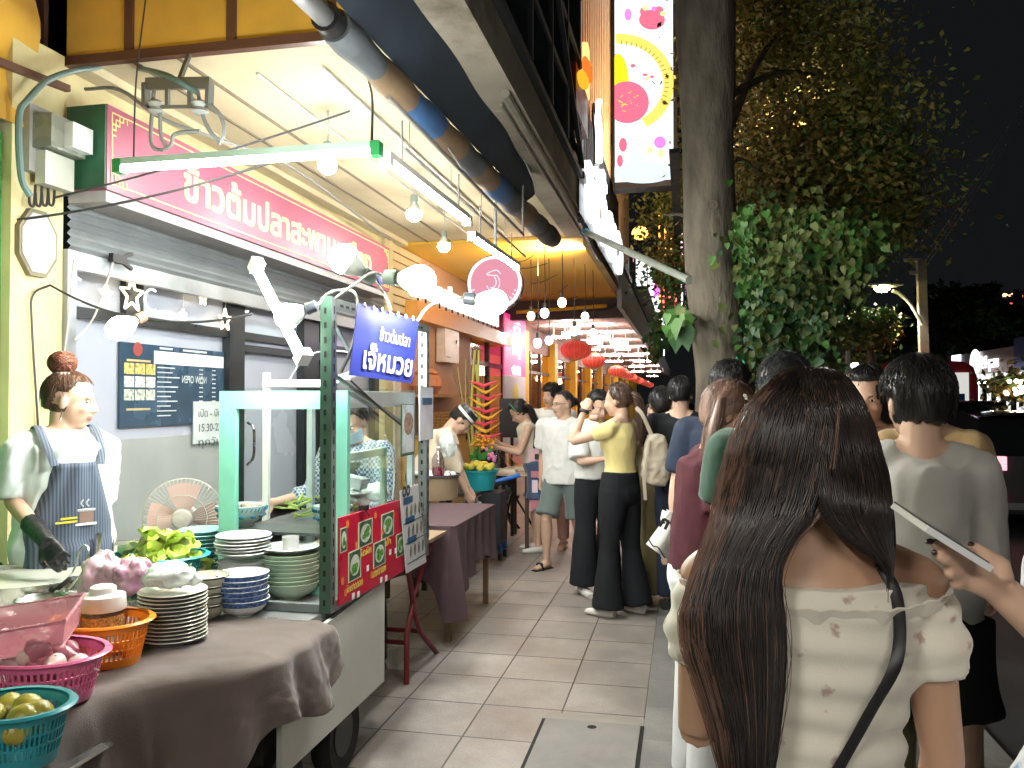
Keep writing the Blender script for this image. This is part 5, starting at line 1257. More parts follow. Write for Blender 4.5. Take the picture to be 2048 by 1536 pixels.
# --- case contents
c = at_z(520, 1040, zs); rbw = RP(48, c)
pbl = M('china pattern teal', (.05, .22, .34), .25, var=.3, scale=60)
def pbowl(label, p, R_, h, fill, flab=None):
    t = thing('patterned_bowl', label, 'bowl', p, group=None)
    MB().lathe(bowl_prof(R_, h), (0, 0, 0), None, 44).build('bowl', M('china pale', (.62, .74, .74), .2, coat=.3), t)
    b = MB()
    for k in range(36):
        a = 2 * math.pi * k / 36; b.bar((R_ * .955 * math.cos(a), R_ * .955 * math.sin(a), h * .76), (R_ * .99 * math.cos(a + .07), R_ * .99 * math.sin(a + .07), h * .9), .009, .003)
    for k in range(12):
        a = 2 * math.pi * k / 12; b.ell((R_ * .86 * math.cos(a), R_ * .86 * math.sin(a), h * .5), (.012, .012, .008), seg=8, rings=5)
    b.build('pattern', pbl, t)
    b = MB()
    for k in range(30): a = rnd.random() * 6.28; r0 = R_ * .75 * math.sqrt(rnd.random()); b.ell((r0 * math.cos(a), r0 * math.sin(a), h * .85 + .02 * rnd.random() * (1 - r0 / R_)), (rnd.uniform(.012, .022), rnd.uniform(.01, .018), .01), Matrix.Rotation(rnd.random() * 3, 3, 'Z'), 8, 5)
    b.build('food', fill, t); return t
pbowl('teal patterned bowl of meat pieces on the left of the case shelf', V((c.x, gy0 + .18, zs + .001)), rbw, .09, M('meat', (.35, .24, .2), .5, var=.4, scale=30))
c = at_z(620, 1060, zs); pbowl('plain pale bowl of fish pieces at the right of the case shelf', V((gx1 - .14, gy0 + .17, zs + .001)), .085, .10, M('fish', (.66, .62, .56), .5, var=.2))
pbowl('teal patterned bowl on the case floor at the right', V((gx1 - .15, gy0 + .16, gz0 + .012)), .10, .10, M('fish', (.66, .62, .56)))
b = MB(); 
for k in range(60): p = V((gx0 + .12 + rnd.random() * .32, gy0 + .34 + rnd.random() * .2, zs + .01 + rnd.random() * .07)); b.bar(p, p + V((rnd.uniform(-.12, .12), rnd.uniform(-.08, .08), rnd.uniform(-.01, .04))), .008)
solo(b, 'celery', M('celery', (.32, .42, .10), .5, var=.4, scale=20), 'bunch of cut yellow green celery stalks behind the bowls in the case', 'celery')['kind'] = 'stuff'
for k, (yy, xx) in enumerate(((3.58, .12), (3.74, .2), (3.9, .14))):
    bag('food_heap', ('nearest', 'middle', 'farthest')[k] + ' heap of white fish balls in a bag inside the glass case', V((gx1 - xx - .04, yy, zs + .05)), (.08, .07, .05), M('bag food', (.74, .72, .68), .3, var=.2, scale=20), 20 + k * 3)
o = solo(MB().cbox((0, 0, 0), (.13, .09, .05), Matrix.Rotation(.2, 3, 'Y')), 'paper_box', [M('china white')], 'small white paper box on a plate inside the case', 'box'); o.location = V((gx1 - .17, gy0 + .45, zs + .14))
o = solo(MB().lathe(plate_prof(.10), (0, 0, 0), None, 32), 'plate', [wht], 'white plate under the paper box inside the case', 'plate'); o.location = V((gx1 - .17, gy0 + .45, zs + .105))
o = solo(MB().cyl((0, 0, 0), (0, 0, .104), .075, seg=24), 'food_tub', [M('tub clear', (.35, .42, .22), .3)], 'round tub of greens holding the plate inside the case', 'tub'); o.location = V((gx1 - .17, gy0 + .45, zs + .001))
o = solo(MB().cbox((0, 0, 0), (.3, .22, .05)), 'plastic_box', [M('tray blue', (.01, .06, .4), .3)], 'deep blue plastic box on the floor of the case', 'box'); o.location = V((gx1 - .3, gy0 + .38, gz0 + .02))
# things lying on the case roof
solo(MB().tube([(gx0 + .14, gy0 + .12, gz1 + .032), (gx0 + .42, gy0 + .15, gz1 + .032)], .018, 10), 'paper_roll', [M('roll white', (.75, .76, .76), .4)], 'white roll lying on the roof of the glass case', 'roll')
b = MB(); b.bar((gx0 + .43, gy0 + .10, gz1 + .03), (gx0 + .56, gy0 + .2, gz1 + .09), .03, .03); b.tube(smoothpts([(gx0 + .2, gy0 + .2, gz1 + .02), (gx0 + .3, gy0 + .22, gz1 + .16), (gx0 + .5, gy0 + .2, gz1 + .17), (gx0 + .56, gy0 + .2, gz1 + .09)], 5), .004, 5)
solo(b, 'power_adapter', [M('adapter grey', (.2, .21, .22), .4)], 'grey power adapter with looped lead on the roof of the glass case', 'adapter')
pst = at_y(521, 800, 3.9)
solo(MB().box((pst.x - .015, 3.95, HT), (pst.x + .015, 3.98, at_y(521, 745, 3.95).z)), 'white_post', [white], 'thin white upright post behind the display case', 'post')
cable([at_x(770, 870, gx1 + .01), at_x(785, 900, gx1 + .02), at_x(788, 950, gx1 + .02), at_x(785, 1000, gx1 + .02)], .004, 'thin cord looping down the side of the glass case', wiregr)
cable([at_x(700, 760, XS - .02), at_x(760, 815, XS - .02), at_x(802, 850, XS - .02)], .005, 'dark cord sloping down to the bowl picture card')

# --- electric fan behind
fp = at_d(368, 1035, 3.95); fn = thing('electric_fan', 'pink round electric fan standing by the shop window behind the counter', 'fan', V((fp.x, fp.y, 0)))
Rf = 78 / F * 3.95; fz = fp.z; B = basis((.45, -1, 0)); o_ = V((0, 0, fz))
b = MB()
for k in range(60):
    a = 2 * math.pi * k / 60
    b.tube([o_ + B @ V((r * math.cos(a + tw), r * math.sin(a + tw), z)) for r, z, tw in ((.25 * Rf, .05, 0), (.6 * Rf, .055, .08), (.93 * Rf, .03, .14), (Rf, 0, .16))], .0014, 3)
for r, z in ((Rf, 0), (.6 * Rf, .055), (.25 * Rf, .05)): b.tube([o_ + B @ V((r * math.cos(R(10 * k)), r * math.sin(R(10 * k)), z)) for k in range(37)], .003, 5)
b.build('grille', M('grille grey', (.5, .48, .42), .4), fn)
for k in range(4):
    def bl(u, v): r = Rf * (.2 + .68 * v); a = R(90 * k) + (u - .5) * (1.25 - .3 * v); return o_ + B @ V((r * math.cos(a), r * math.sin(a), .02 * (u - .5) * 2))
    MB().grid(bl, 8, 6, .003).build('blade', M('blade pink', (.62, .42, .38), .4, var=.05), fn)
MB().lathe([(0, .07), (.22 * Rf, .066), (.25 * Rf, .05)], o_, B, 30).build('hub', M('hub white', (.7, .66, .6), .3), fn)
MB().lathe([(.12 * Rf, -.12), (.25 * Rf, -.1), (.25 * Rf, -.02), (0, -.02)], o_, B, 24, True).build('motor', M('hub white', (.7, .66, .6)), fn)
MB().cyl((0, 0, .03), (0, .06, fz - .05), .018, seg=10).build('stand', M('hub white', (.7, .66, .6)), fn); MB().cyl((0, 0, 0), (0, 0, .03), .18, seg=30).build('base', M('hub white', (.7, .66, .6)), fn)

# ================================================================ tables and things farther along
def xp(px, py, x): return at_x(px, py, x)
# steel rimmed wooden tub table with ice and condiments
tb = thing('round_tub', 'round brown tub of ice and condiments on a stand beyond the case', 'tub', (at_y(868, 900, 6.2).x, 6.2, 0))
d_ = 6.2; s_ = depth(at_y(868, 980, d_)) / F; rt = 50 * s_
zt_ = at_y(868, 955, d_ - rt).z; zb_2 = at_y(868, 1003, d_ - rt).z
MB().lathe([(0, zb_2), (rt * .96, zb_2), (rt, zt_), (rt - .01, zt_), (rt - .012, zt_ - .02), (0, zt_ - .02)], (0, 0, 0), None, 36).build('tub', M('tub brown', (.25, .18, .11), .5, dirt=.3), tb)
b = MB().lathe([(rt, zt_ - .01), (rt + .012, zt_ - .005), (rt + .012, zt_ + .01), (rt, zt_ + .01)], (0, 0, 0), None, 36); b.build('rim', M('rim dark', (.05, .05, .05)), tb)
for k in range(4): a = R(45 + 90 * k); MB().bar((rt * .8 * math.cos(a), rt * .8 * math.sin(a), 0), (rt * .7 * math.cos(a), rt * .7 * math.sin(a), zb_2 - .001), .04).build('leg', dark, tb)
b = MB()
for k in range(60): a = rnd.random() * 6.28; r0 = rt * .85 * math.sqrt(rnd.random()); b.m(k % 4 if k % 5 == 0 else 0).ell((r0 * math.cos(a), r0 * math.sin(a), zt_ + .01), (.02, .02, .018), None, 8, 5)
b.build('ice_and_herbs', [M('ice', (.7, .75, .75), .2), M('herb', (.2, .4, .12), .5), M('red bit', (.5, .05, .08), .4), M('ice', (.7, .75, .75))], tb)
def bottle(label, p, h, r, col, cap=None, liquid=None):
    t = thing('bottle', label, 'bottle', p); MB().lathe([(0, 0), (r, 0), (r, h * .55), (r * .75, h * .68), (r * .32, h * .85), (r * .32, h * .95)], (0, 0, 0), None, 18).build('body', GLASS('bottle ' + label[:6], col, .25), t)
    if liquid: MB().lathe([(0, .004), (r * .94, .004), (r * .94, h * .3), (0, h * .3)], (0, 0, 0), None, 16).build('liquid', liquid, t)
    MB().cyl((0, 0, h * .951), (0, 0, h), r * .36, seg=10).build('cap', cap or white, t); return t
bottle('clear jug with dark red drink standing on the brown tub', V((at_y(884, 950, d_).x, d_ - .1, zt_)), .23, .05, (.9, .85, .87), liquid=M('red drink', (.25, .01, .05), .2))
bag('plastic_bag', 'white plastic bag of cups standing behind the brown tub', V((at_y(887, 915, d_).x, d_ + .12, zt_ + .13)), (.06, .06, .11), wbm, 31)
# narrow dark table with limes bucket and flowers
yt = 7.0; lt_ = thing('side_table', 'narrow table with thin brown legs carrying the lime bucket', 'table', (-1.95, yt, 0))
zt4 = at_y(960, 988, yt).z
print('t4', zt4, at_z(961, 1145, 0))
MB().box((-2.5, yt, zt4 - .03), (-1.8, yt + 1.3, zt4)).build('top', M('dark ply', (.06, .05, .045), .6), lt_, world=True)
for x, y in ((-1.84, yt + .02), (-1.84, yt + 1.25), (-2.46, yt + .02), (-2.46, yt + 1.25)): MB().box((x, y, 0), (x + .035, y + .035, zt4 - .031)).build('leg', M('leg brown', (.07, .04, .03), .5), lt_, world=True)
MB().bar((-1.84, yt + .03, .3), (-2.43, yt + .03, .3), .025).build('stretcher', M('leg brown', (.07, .04, .03)), lt_, world=True)
c = at_y(955, 975, yt + .35); rr_ = RP(40, c)
bu_ = thing('bucket', 'blue green bucket heaped with yellow limes on the narrow table', 'bucket', V((c.x, c.y, zt4)))
MB().lathe([(0, .004), (rr_ * .8, 0), (rr_, .17), (rr_ + .012, .17), (rr_ + .012, .185), (rr_ - .006, .18), (rr_ * .8, .01)], (0, 0, 0), None, 30).build('shell', plas('plastic blue green', (.02, .32, .36)), bu_)
lmy = M('lime yellow', (.58, .48, .06), .4, var=.3, scale=20)
for k in range(26):
    a = rnd.random() * 6.28; r0 = rr_ * .8 * math.sqrt(rnd.random()); o = solo(MB().ell((0, 0, 0), (.035, .035, .03), None, 12, 8), 'lime', [lmy], 'yellow lime in the blue green bucket', 'lime', 'yellow limes in the blue green bucket'); o.location = V((c.x + r0 * math.cos(a), c.y + r0 * math.sin(a), zt4 + .17 + .06 * (1 - r0 / rr_) * rnd.random()))
# flower arrangement
yf = yt + .75; fc = at_y(958, 925, yf); fl = thing('flower_arrangement', 'tall flower arrangement of long stems, red heliconia and orange blooms on the table', 'flower arrangement', V((fc.x, yf, zt4)))
FP = lambda px, py, dy=0: at_y(px, py, yf + dy) - wloc(fl)
MB().lathe([(0, 0), (.09, 0), (.12, .12), (.1, .16)], (0, 0, 0), None, 20).build('vase', M('vase brown', (.2, .12, .08), .5), fl)
for k, (x0, y0, x1, y1) in enumerate(((948, 930, 950, 700), (952, 930, 958, 700), (956, 930, 952, 730), (945, 920, 932, 720), (942, 910, 915, 735), (940, 905, 905, 745), (950, 920, 940, 760), (960, 925, 965, 740))):
    MB().tube(smoothpts([FP(x0, y0), (FP(x0, y0) + FP(x1, y1)) / 2 + V((.03 * (k % 3 - 1), 0, 0)), FP(x1, y1)], 5), .014 if k < 3 else .005, 6).build('stem', M('stem yellow', (.40, .36, .08), .5) if k < 5 else M('stem brown', (.16, .10, .05), .6), fl)
b = MB(); 
for k in range(9):
    p = FP(968 + (k % 3) * 4, 772 + k * 13); s = 1 if k % 2 else -1
    for w in (1, -1): b.m(k % 2).loft([p, p + V((.05 * w, -.02, .02)), p + V((.15 * w, -.03, .07 + .02 * s))], [(.012, .02), (.012, .022), .002], seg=6)
b.build('heliconia', [M('heliconia red', (.65, .05, .10), .4), M('heliconia yellow', (.75, .4, .05), .4)], fl)
b = MB(); rr2 = random.Random(4)
for k in range(90): p = FP(964 + rr2.gauss(0, 10), 880 + rr2.gauss(0, 8), rr2.gauss(0, .05)); b.ell(p, (.016, .016, .012), None, 6, 4)
b.build('orange_blooms', M('bloom orange', (.80, .35, .02), .5, var=.3, scale=30), fl)
for j in range(9):
    b = MB(); a0 = FP(945 + j * 4, 920); tip = a0 + V((rr2.uniform(-.16, .16), rr2.uniform(-.14, .02), rr2.uniform(.0, .16)))
    d = tip - a0; sd = d.cross(V((0, -1, .3))).normalized() * .035; b.add([a0, a0.lerp(tip, .4) + sd, tip, a0.lerp(tip, .4) - sd], [(0, 1, 2), (0, 2, 3)]); b.build('leaf', M('leaf lush', (.06, .25, .05), .5, var=.3), fl)
b = MB()
for k in range(14): b.ell(FP(985 + rr2.gauss(0, 5), 920 + rr2.gauss(0, 9)), (.02, .02, .02), None, 8, 5)
b.build('pink_orchids', M('orchid pink', (.75, .25, .45), .5, var=.3), fl)
# black drum banner/box with white lettering, trolley with blue frame, water bottle
yk = 7.25; dbx = thing('black_standee', 'black boxy cooler with white letters running up its side', 'cooler', V((at_y(956, 1100, yk).x, yk, 0)))
dxw = 19 / F * depth(at_y(956, 1000, yk)); zz0, zz1 = at_y(956, 1088, yk).z, at_y(956, 985, yk).z
MB().box((-dxw * 1.3, 0, zz0), (dxw * 2.4, .3, zz1 - .42 * 0)).build('box', M('standee black', (.012, .013, .018), .5), dbx)
text_on(MB(), 'DEDA', (dxw * .30, -.001, zz0 + .06), (0, 0, 1), (-1, 0, 0), .10, width=(zz1 - zz0) * .86, rows=16, bold=.03).build('lettering', M('letter white', (.8, .82, .85)), dbx)
tro = thing('hand_trolley', 'bright blue folding hand trolley on small castors behind the narrow table', 'trolley', V((at_y(990, 1080, 7.6).x, 7.6, 0)))
HPt = lambda px, py, dy=0: at_y(px, py, 7.6 + dy) - wloc(tro); bfm = M('trolley blue', (.02, .16, .62), .35)
b = MB(); b.bar(HPt(973, 960), HPt(973, 1060), .09, .05).tube(smoothpts([HPt(975, 1075), HPt(1000, 1078), HPt(1000, 1105)], 3), .02, 8).tube(smoothpts([HPt(1000, 1068, .2), HPt(1010, 1075, .2), HPt(1010, 1095, .2)], 3), .018, 8).tube([HPt(975, 968), HPt(1040, 950, .1)], .02, 8); b.build('frame', bfm, tro)
for px, py, dy in ((1000, 1112, 0), (1010, 1102, .2)): MB().lathe([(0, -.015), (.035, -.015), (.035, .015), (0, .015)], (HPt(px, py, dy).x, dy, .036), basis((1, 0, 0)), 14).build('castor', blackp, tro)
bottle('clear water bottle standing on the trolley by the black cooler', V((at_y(990, 1058, 7.5).x, 7.5, at_y(990, 1058, 7.5).z)), .34, .05, (.85, .9, .98))
solo(MB().box((at_y(972, 1060, 7.5).x, 7.42, .25), (at_y(1002, 1060, 7.5).x, 7.62, at_y(990, 1058, 7.5).z - .001)), 'crate', [M('crate navy', (.02, .025, .05), .5)], 'dark crate under the water bottle', 'crate')
bottle('small water bottle on the musicians table beside the flowers', V((at_y(994, 945, 8.2).x, 8.2, .78)), .24, .035, (.85, .9, .98))
# musicians' table and speaker
mt = thing('side_table', 'light topped table by the loudspeaker where people sit', 'table', (at_y(1030, 960, 8.3).x, 8.3, 0))
xa_, xb_ = at_y(985, 950, 8.2).x, at_y(1065, 950, 8.2).x
MB().box((xa_, 8.1, .755), (xb_, 9.2, .78)).build('top', M('top pale wood', (.55, .42, .3), .5), mt, world=True)
for x in (xa_ + .03, xb_ - .07):
    for y in (8.15, 9.1): MB().box((x, y, 0), (x + .035, y + .035, .754)).build('leg', M('leg brown', (.07, .04, .03)), mt, world=True)
for k, (px, py) in enumerate(((1010, 943), (1035, 945), (1055, 943))):
    c = at_z(px, py + 2, .781); o = solo(MB().box((0, 0, 0), (.22, .15, .03)), 'paper_packet', [M('packet pale', (.7, .66, .55), .5)], ('left', 'middle', 'right')[k] + ' pale packet on the light topped table', 'packet'); o.location = V((c.x, 8.25 + .2 * k, .781))
ys = 9.0; sk_ = thing('loudspeaker', 'black loudspeaker on a stand in front of the pink banner', 'speaker', V((at_y(1024, 900, ys).x, ys, 0)))
s_ = depth(at_y(1024, 840, ys)) / F; z0_, z1_ = at_y(1024, 874, ys).z, at_y(1024, 797, ys).z; w_ = 22 * s_
MB().loft([(0, 0, z0_), (0, 0, z0_ + .05), (0, 0, z1_ - .03), (0, 0, z1_)], [(w_ * 1.25, .2), (w_ * 1.35, .22), (w_ * 1.35, .22), (w_ * 1.25, .2)], seg=4, side=(.7, .7, 0)).build('cabinet', M('speaker black', (.03, .027, .03), .7, bump=.002, bscale=200), sk_)
MB().cyl((0, 0, 0), (0, 0, z0_), .018, seg=10).build('pole', blackp, sk_)
for a in (0, 2.1, 4.2): MB().tube([(0, 0, .5), (.3 * math.cos(a), .3 * math.sin(a), .01)], .012, 6).build('leg', blackp, sk_)
# wicker baskets and clay pots on a shelf by salmon wall
shf = thing('display_shelf', 'wooden shelf with wicker and clay ware against the salmon wall', 'shelf', (XW + .3, 10, 0))
for z in (1.05, 1.55): MB().box((XW - .0, 9.3, z), (XW + .35, 11.4, z + .04)).build('board', M('shelf wood', (.4, .22, .08), .6), shf, world=True)
MB().box((XW - .01, 9.3, 0), (XW + .33, 11.35, 1.04)).build('cabinet', M('cabinet amber', (.62, .36, .06), .5), shf, world=True)
wick = M('wicker', (.33, .18, .06), .7, var=.5, scale=40, stretch=(1, 1, 3)); clay = M('clay', (.55, .24, .12), .8, var=.15)
for k, (px, py, kind, lb) in enumerate(((845, 735, 1, 'clay pot with lid, leftmost on the upper shelf'), (862, 725, 1, 'round clay pot on the upper shelf'), (850, 770, 1, 'tall clay jar on the upper shelf'), (868, 862, 0, 'square wicker basket on the shelf by the far stall post'), (885, 868, 0, 'round wicker basket at the shelf end'))):
    p = at_x(px, py, XW + .18); p.z = 1.591 if kind else 1.091
    t = thing('clay_pot' if kind else 'wicker_basket', lb, 'pot' if kind else 'basket', p)
    if kind: MB().lathe([(0, 0), (.08, 0), (.14, .1), (.12, .2), (.08, .24), (.1, .26)], (0, 0, 0), None, 20).build('body', clay, t); MB().lathe([(.1, .26), (.06, .3), (.02, .32), (.02, .35), (0, .35)], (0, 0, 0), None, 16).build('lid', clay, t)
    else:
        b = MB()
        for j in range(24): a = 2 * math.pi * j / 24; b.bar((.14 * math.cos(a), .14 * math.sin(a), 0), (.19 * math.cos(a), .19 * math.sin(a), .26), .015)
        for j in range(8): r0 = .14 + .05 * j / 7; b.tube([(r0 * math.cos(R(20 * q)), r0 * math.sin(R(20 * q)), .26 * j / 7) for q in range(19)], .012, 5)
        b.build('weave', wick, t)
# ================================================================ people
skl = M('skin light', (.56, .36, .26), .5, var=.05, scale=6, sss=.04); skt = M('skin tan', (.42, .25, .165), .5, var=.06, scale=6, sss=.04)
hrk = M('hair black', (.012, .010, .010), .42, var=.3, scale=30, spec=.6); hrb = M('hair brown', (.07, .035, .022), .45, var=.35, scale=30); hrg = M('hair grey black', (.035, .037, .04), .45, var=.5, scale=60); hrl = M('hair light brown', (.20, .125, .095), .42, var=.3, scale=20)
eyw = M('eye white', (.6, .58, .55), .2, var=0); eyd = M('eye dark', (.01, .008, .006), .15, var=0); lipm = M('lip', (.40, .19, .15), .5, var=0)
def cloth(name, c, v=.08, b=.0008): return M(name, c, .88, var=v, scale=9, bump=b, bscale=400, sheen=.25 if c[1] > .05 else 0, spec=.3)
def dirn(v): return V(v).normalized()
PEOPLE = []
class Person:
    def __init__(P, label, px, d, H=1.65, yaw=0, sex='f', skin=skl, lean=0, side=0, head=(0, 0, 0), arms=None, legs=None, voxel=.0095, xy=None, group=None, seat=None, eyes=True, build=1.0, hands=True, curl=.5):
        g = at_d(px, 800, d) if xy is None else V((xy[0], xy[1], 0))
        P.t = thing('person', label, 'person', (g.x, g.y, 0), R(yaw), group)
        P.s = s = H / 1.70; P.sex = sex; P.H = H; P.skin = skin; P.RZ = Matrix.Rotation(R(yaw), 3, 'Z')
        legs = legs or (((.06, .02, -1), (.02, -.03, -1)), ((-.06, .0, -1), (-.02, -.03, -1)))
        arms = arms or (((.22, -.03, -1), (.08, .12, -1)), ((-.22, -.03, -1), (-.08, .12, -1)))
        L1, L2 = .415 * s, .405 * s
        low = min(L1 * dirn(t).z + L2 * dirn(q).z for t, q in legs); ph = -low + .075 * s if seat is None else seat
        P.ph = ph; bw = build
        sh = (.165 if sex == 'f' else .192) * s * bw; hp = (.178 if sex == 'f' else .165) * s * bw; wa = (.122 if sex == 'f' else .145) * s * bw; ch_ = (.145 if sex == 'f' else .17) * s * bw
        P.TR = Matrix.Rotation(R(side), 3, 'Y') @ Matrix.Rotation(R(-lean), 3, 'X')
        P.tp = lambda x, y, z: V((0, 0, ph)) + P.TR @ V((x * s, y * s, (z - .86) * s))
        P.prof = [(.80, hp * .80, .09 * s), (.86, hp * .97, .108 * s), (.93, hp, .115 * s), (1.03, wa * 1.06, .095 * s), (1.10, wa, .09 * s), (1.20, ch_, .105 * s), (1.28, ch_ * 1.04, .108 * s), (1.35, ch_ * .92, .088 * s), (1.40, ch_ * .5, .065 * s)]
        P.J = {}
        b = P.b = MB()
        b.loft([P.tp(0, 0, z) for z, _, _ in P.prof], [(a, c) for _, a, c in P.prof], seg=20)
        if sex == 'f':
            for sx in (-1, 1): b.ell(P.tp(sx * .068, .075, 1.225), (.052 * s, .04 * s, .05 * s))
            b.ell(P.tp(0, -.055, .88), (.13 * s, .075 * s, .09 * s))
        else: b.ell(P.tp(0, -.045, .88), (.12 * s, .07 * s, .09 * s))
        nk = P.tp(0, -.012, 1.40); P.nk = nk
        HR = P.TR @ Matrix.Rotation(R(head[0]), 3, 'Z') @ Matrix.Rotation(R(-head[1]), 3, 'X') @ Matrix.Rotation(R(head[2]), 3, 'Y')
        P.HR = HR; hs = s * 1.05; P.hs = hs
        hc = nk + P.TR @ V((0, .0, .050 * s)) + HR @ V((0, .022 * s, .094 * s)); P.hc = hc
        hp_ = P.hp = lambda x, y, z: hc + HR @ V((x * hs, y * hs, z * hs))
        nr = (.050 if sex == 'f' else .060) * s
        b.loft([P.tp(0, -.01, 1.36), nk, (nk + hp_(0, -.03, -.07)) / 2, hp_(0, -.028, -.05), hp_(0, -.02, 0)], [nr * 1.35, nr * 1.12, nr, nr, nr * .9], seg=14)
        for sx in (-1, 1): b.loft([P.tp(0, -.015, 1.40), P.tp(sx * .07, -.012, 1.385), P.tp(sx * sh / s, 0, 1.335)], [.050 * s, .046 * s, .05 * s], seg=12)
        # head with a face
        S3 = lambda a, c, d_: (a * hs, c * hs, d_ * hs)
        b.ell(hp_(0, -.014, .034), S3(.074, .094, .086), HR, 20, 14); b.ell(hp_(0, .022, -.030), S3(.060, .066, .078), HR, 18, 12)
        b.loft([hp_(0, -.01, -.02), hp_(0, .04, -.08), hp_(0, .070, -.098)], [(.056 * hs, .03 * hs), (.046 * hs, .022 * hs), (.018 * hs, .014 * hs)], seg=12)
        b.ell(hp_(0, .076, .022), S3(.050, .012, .010), HR); b.ell(hp_(.036, .058, -.028), S3(.022, .022, .022), HR); b.ell(hp_(-.036, .058, -.028), S3(.022, .022, .022), HR)
        b.loft([hp_(0, .078, .02), hp_(0, .096, -.012), hp_(0, .106, -.030), hp_(0, .088, -.038)], [.008 * hs, .0095 * hs, .0125 * hs, .008 * hs], seg=8)
        for sx in (-1, 1): b.ell(hp_(sx * .013, .092, -.032), S3(.0075, .010, .007), HR, 8, 6); b.ell(hp_(sx * .076, -.012, -.008), S3(.009, .018, .031), HR, 10, 8)
        b.ell(hp_(0, .082, -.058), S3(.024, .011, .0062), HR, 10, 6); b.ell(hp_(0, .080, -.067), S3(.019, .011, .007), HR, 10, 6)
        # limbs
        P.arm = []; ar_ = .043 if sex == 'f' else .052
        for k, a in enumerate(arms):
            sx = 1 if k == 0 else -1; S_ = P.tp(sx * sh / s, 0, 1.332)
            if isinstance(a, dict):
                E_ = P.RZ.transposed() @ (V(a['e']) - V((g.x, g.y, 0))); W_ = P.RZ.transposed() @ (V(a['w']) - V((g.x, g.y, 0)))
                if 'sh' in a: S_ = P.RZ.transposed() @ (V(a['sh']) - V((g.x, g.y, 0)))
            else: E_ = S_ + dirn(a[0]) * .285 * s; W_ = E_ + dirn(a[1]) * .245 * s
            P.arm.append((S_, E_, W_)); r = ar_ * s
            b.loft([S_ + V((0, 0, .0)), S_.lerp(E_, .25), S_.lerp(E_, .6), E_], [r * 1.12, r * 1.08, r * .95, r * .80], seg=12); b.ell(S_, r * 1.15)
            b.loft([E_ - (W_ - E_) * .03, E_.lerp(W_, .25), E_.lerp(W_, .7), W_], [r * .80, r * .86, r * .66, (r * .60, r * .48)], seg=12)
            if hands:
                hd_ = dirn(a['h']) if isinstance(a, dict) and 'h' in a else (dirn(a[2]) if not isinstance(a, dict) and len(a) > 2 else (W_ - E_).normalized())
                pn = dirn(a['n']) if isinstance(a, dict) and 'n' in a else (dirn(a[3]) if not isinstance(a, dict) and len(a) > 3 else V((-sx, .25, 0)))
                if isinstance(a, dict): hd_ = P.RZ.transposed() @ hd_; pn = P.RZ.transposed() @ pn
                cu = a.get('c', curl) if isinstance(a, dict) else (a[4] if len(a) > 4 else curl)
                hand(b, W_, hd_, pn, s, cu, -sx)
                P.J['hand%d' % k] = W_ + hd_ * .09 * s
        P.leg = []
        for k, (t_, q_) in enumerate(legs):
            sx = 1 if k == 0 else -1; Hh = V((sx * .088 * s, 0, ph)); K = Hh + dirn(t_) * L1; A = K + dirn(q_) * L2; P.leg.append((Hh, K, A))
            f = 1.0 if sex == 'm' else 1.04
            b.loft([Hh + V((0, 0, .03)), Hh.lerp(K, .2), Hh.lerp(K, .65), K], [.088 * s * f, .086 * s * f, .064 * s * f, .053 * s], seg=14)
            b.loft([K - (A - K) * .03, K.lerp(A, .25) + V((0, -.012, 0)) * s, K.lerp(A, .45) + V((0, -.01, 0)) * s, K.lerp(A, .8), A], [.052 * s, .057 * s, .053 * s, .036 * s, .036 * s], seg=14)
        PEOPLE.append(P)
        P.voxel = voxel
        P.foot = []
        for k, (Hh, K, A) in enumerate(P.leg):
            up = (K - A).normalized(); fw = V((.12 * (1 if k == 0 else -1), 1, 0)); fw = (fw - up * fw.dot(up)).normalized()
            if abs(A.z - .075 * s) < .05: fw = V((fw.x, fw.y, 0)).normalized(); up = V((0, 0, 1))
            heel = A - fw * .045 * s - up * .035 * s; toe = A + fw * .165 * s - up * .052 * s; P.foot.append((A, fw, up))
            b.loft([heel, A + fw * .02 * s - up * .03 * s, A + fw * .09 * s - up * .045 * s, toe], [(.032 * s, .034 * s), (.037 * s, .042 * s), (.042 * s, .028 * s), (.032 * s, .014 * s)], seg=12)
        P.eyes = eyes
    def skin_mesh(P):
        hs = P.hs; hc, HR = P.hc, P.HR
        def zone(c):
            q = HR.transposed() @ (V(c) - hc) / hs
            if q.y > .072 and abs(q.x) < .024 and -.074 < q.z < -.0525 and q.y < .1: return 1
            return 0
        o = fuse(P.b, 'body', [P.skin, lipm, hrk], P.t, P.voxel, 3, zone=zone)
        if P.eyes:
            for sx in (-1, 1):
                bm_ = MB()
                bm_.m(0).ell(P.hp(sx * .031, .0735, .006), (.0125 * hs, .010 * hs, .0055 * hs), HR, 10, 8); bm_.m(1).ell(P.hp(sx * .031, .080, .006), (.0058 * hs, .005 * hs, .0052 * hs), HR, 8, 6)
                bm_.m(2).loft([P.hp(sx * .014, .0835, .020), P.hp(sx * .030, .083, .0245), P.hp(sx * .047, .070, .021)], [(.0022, .0026), (.0026, .003), .001], seg=6)
                bm_.build('eye', [eyw, eyd, hrb], P.t)
        return o
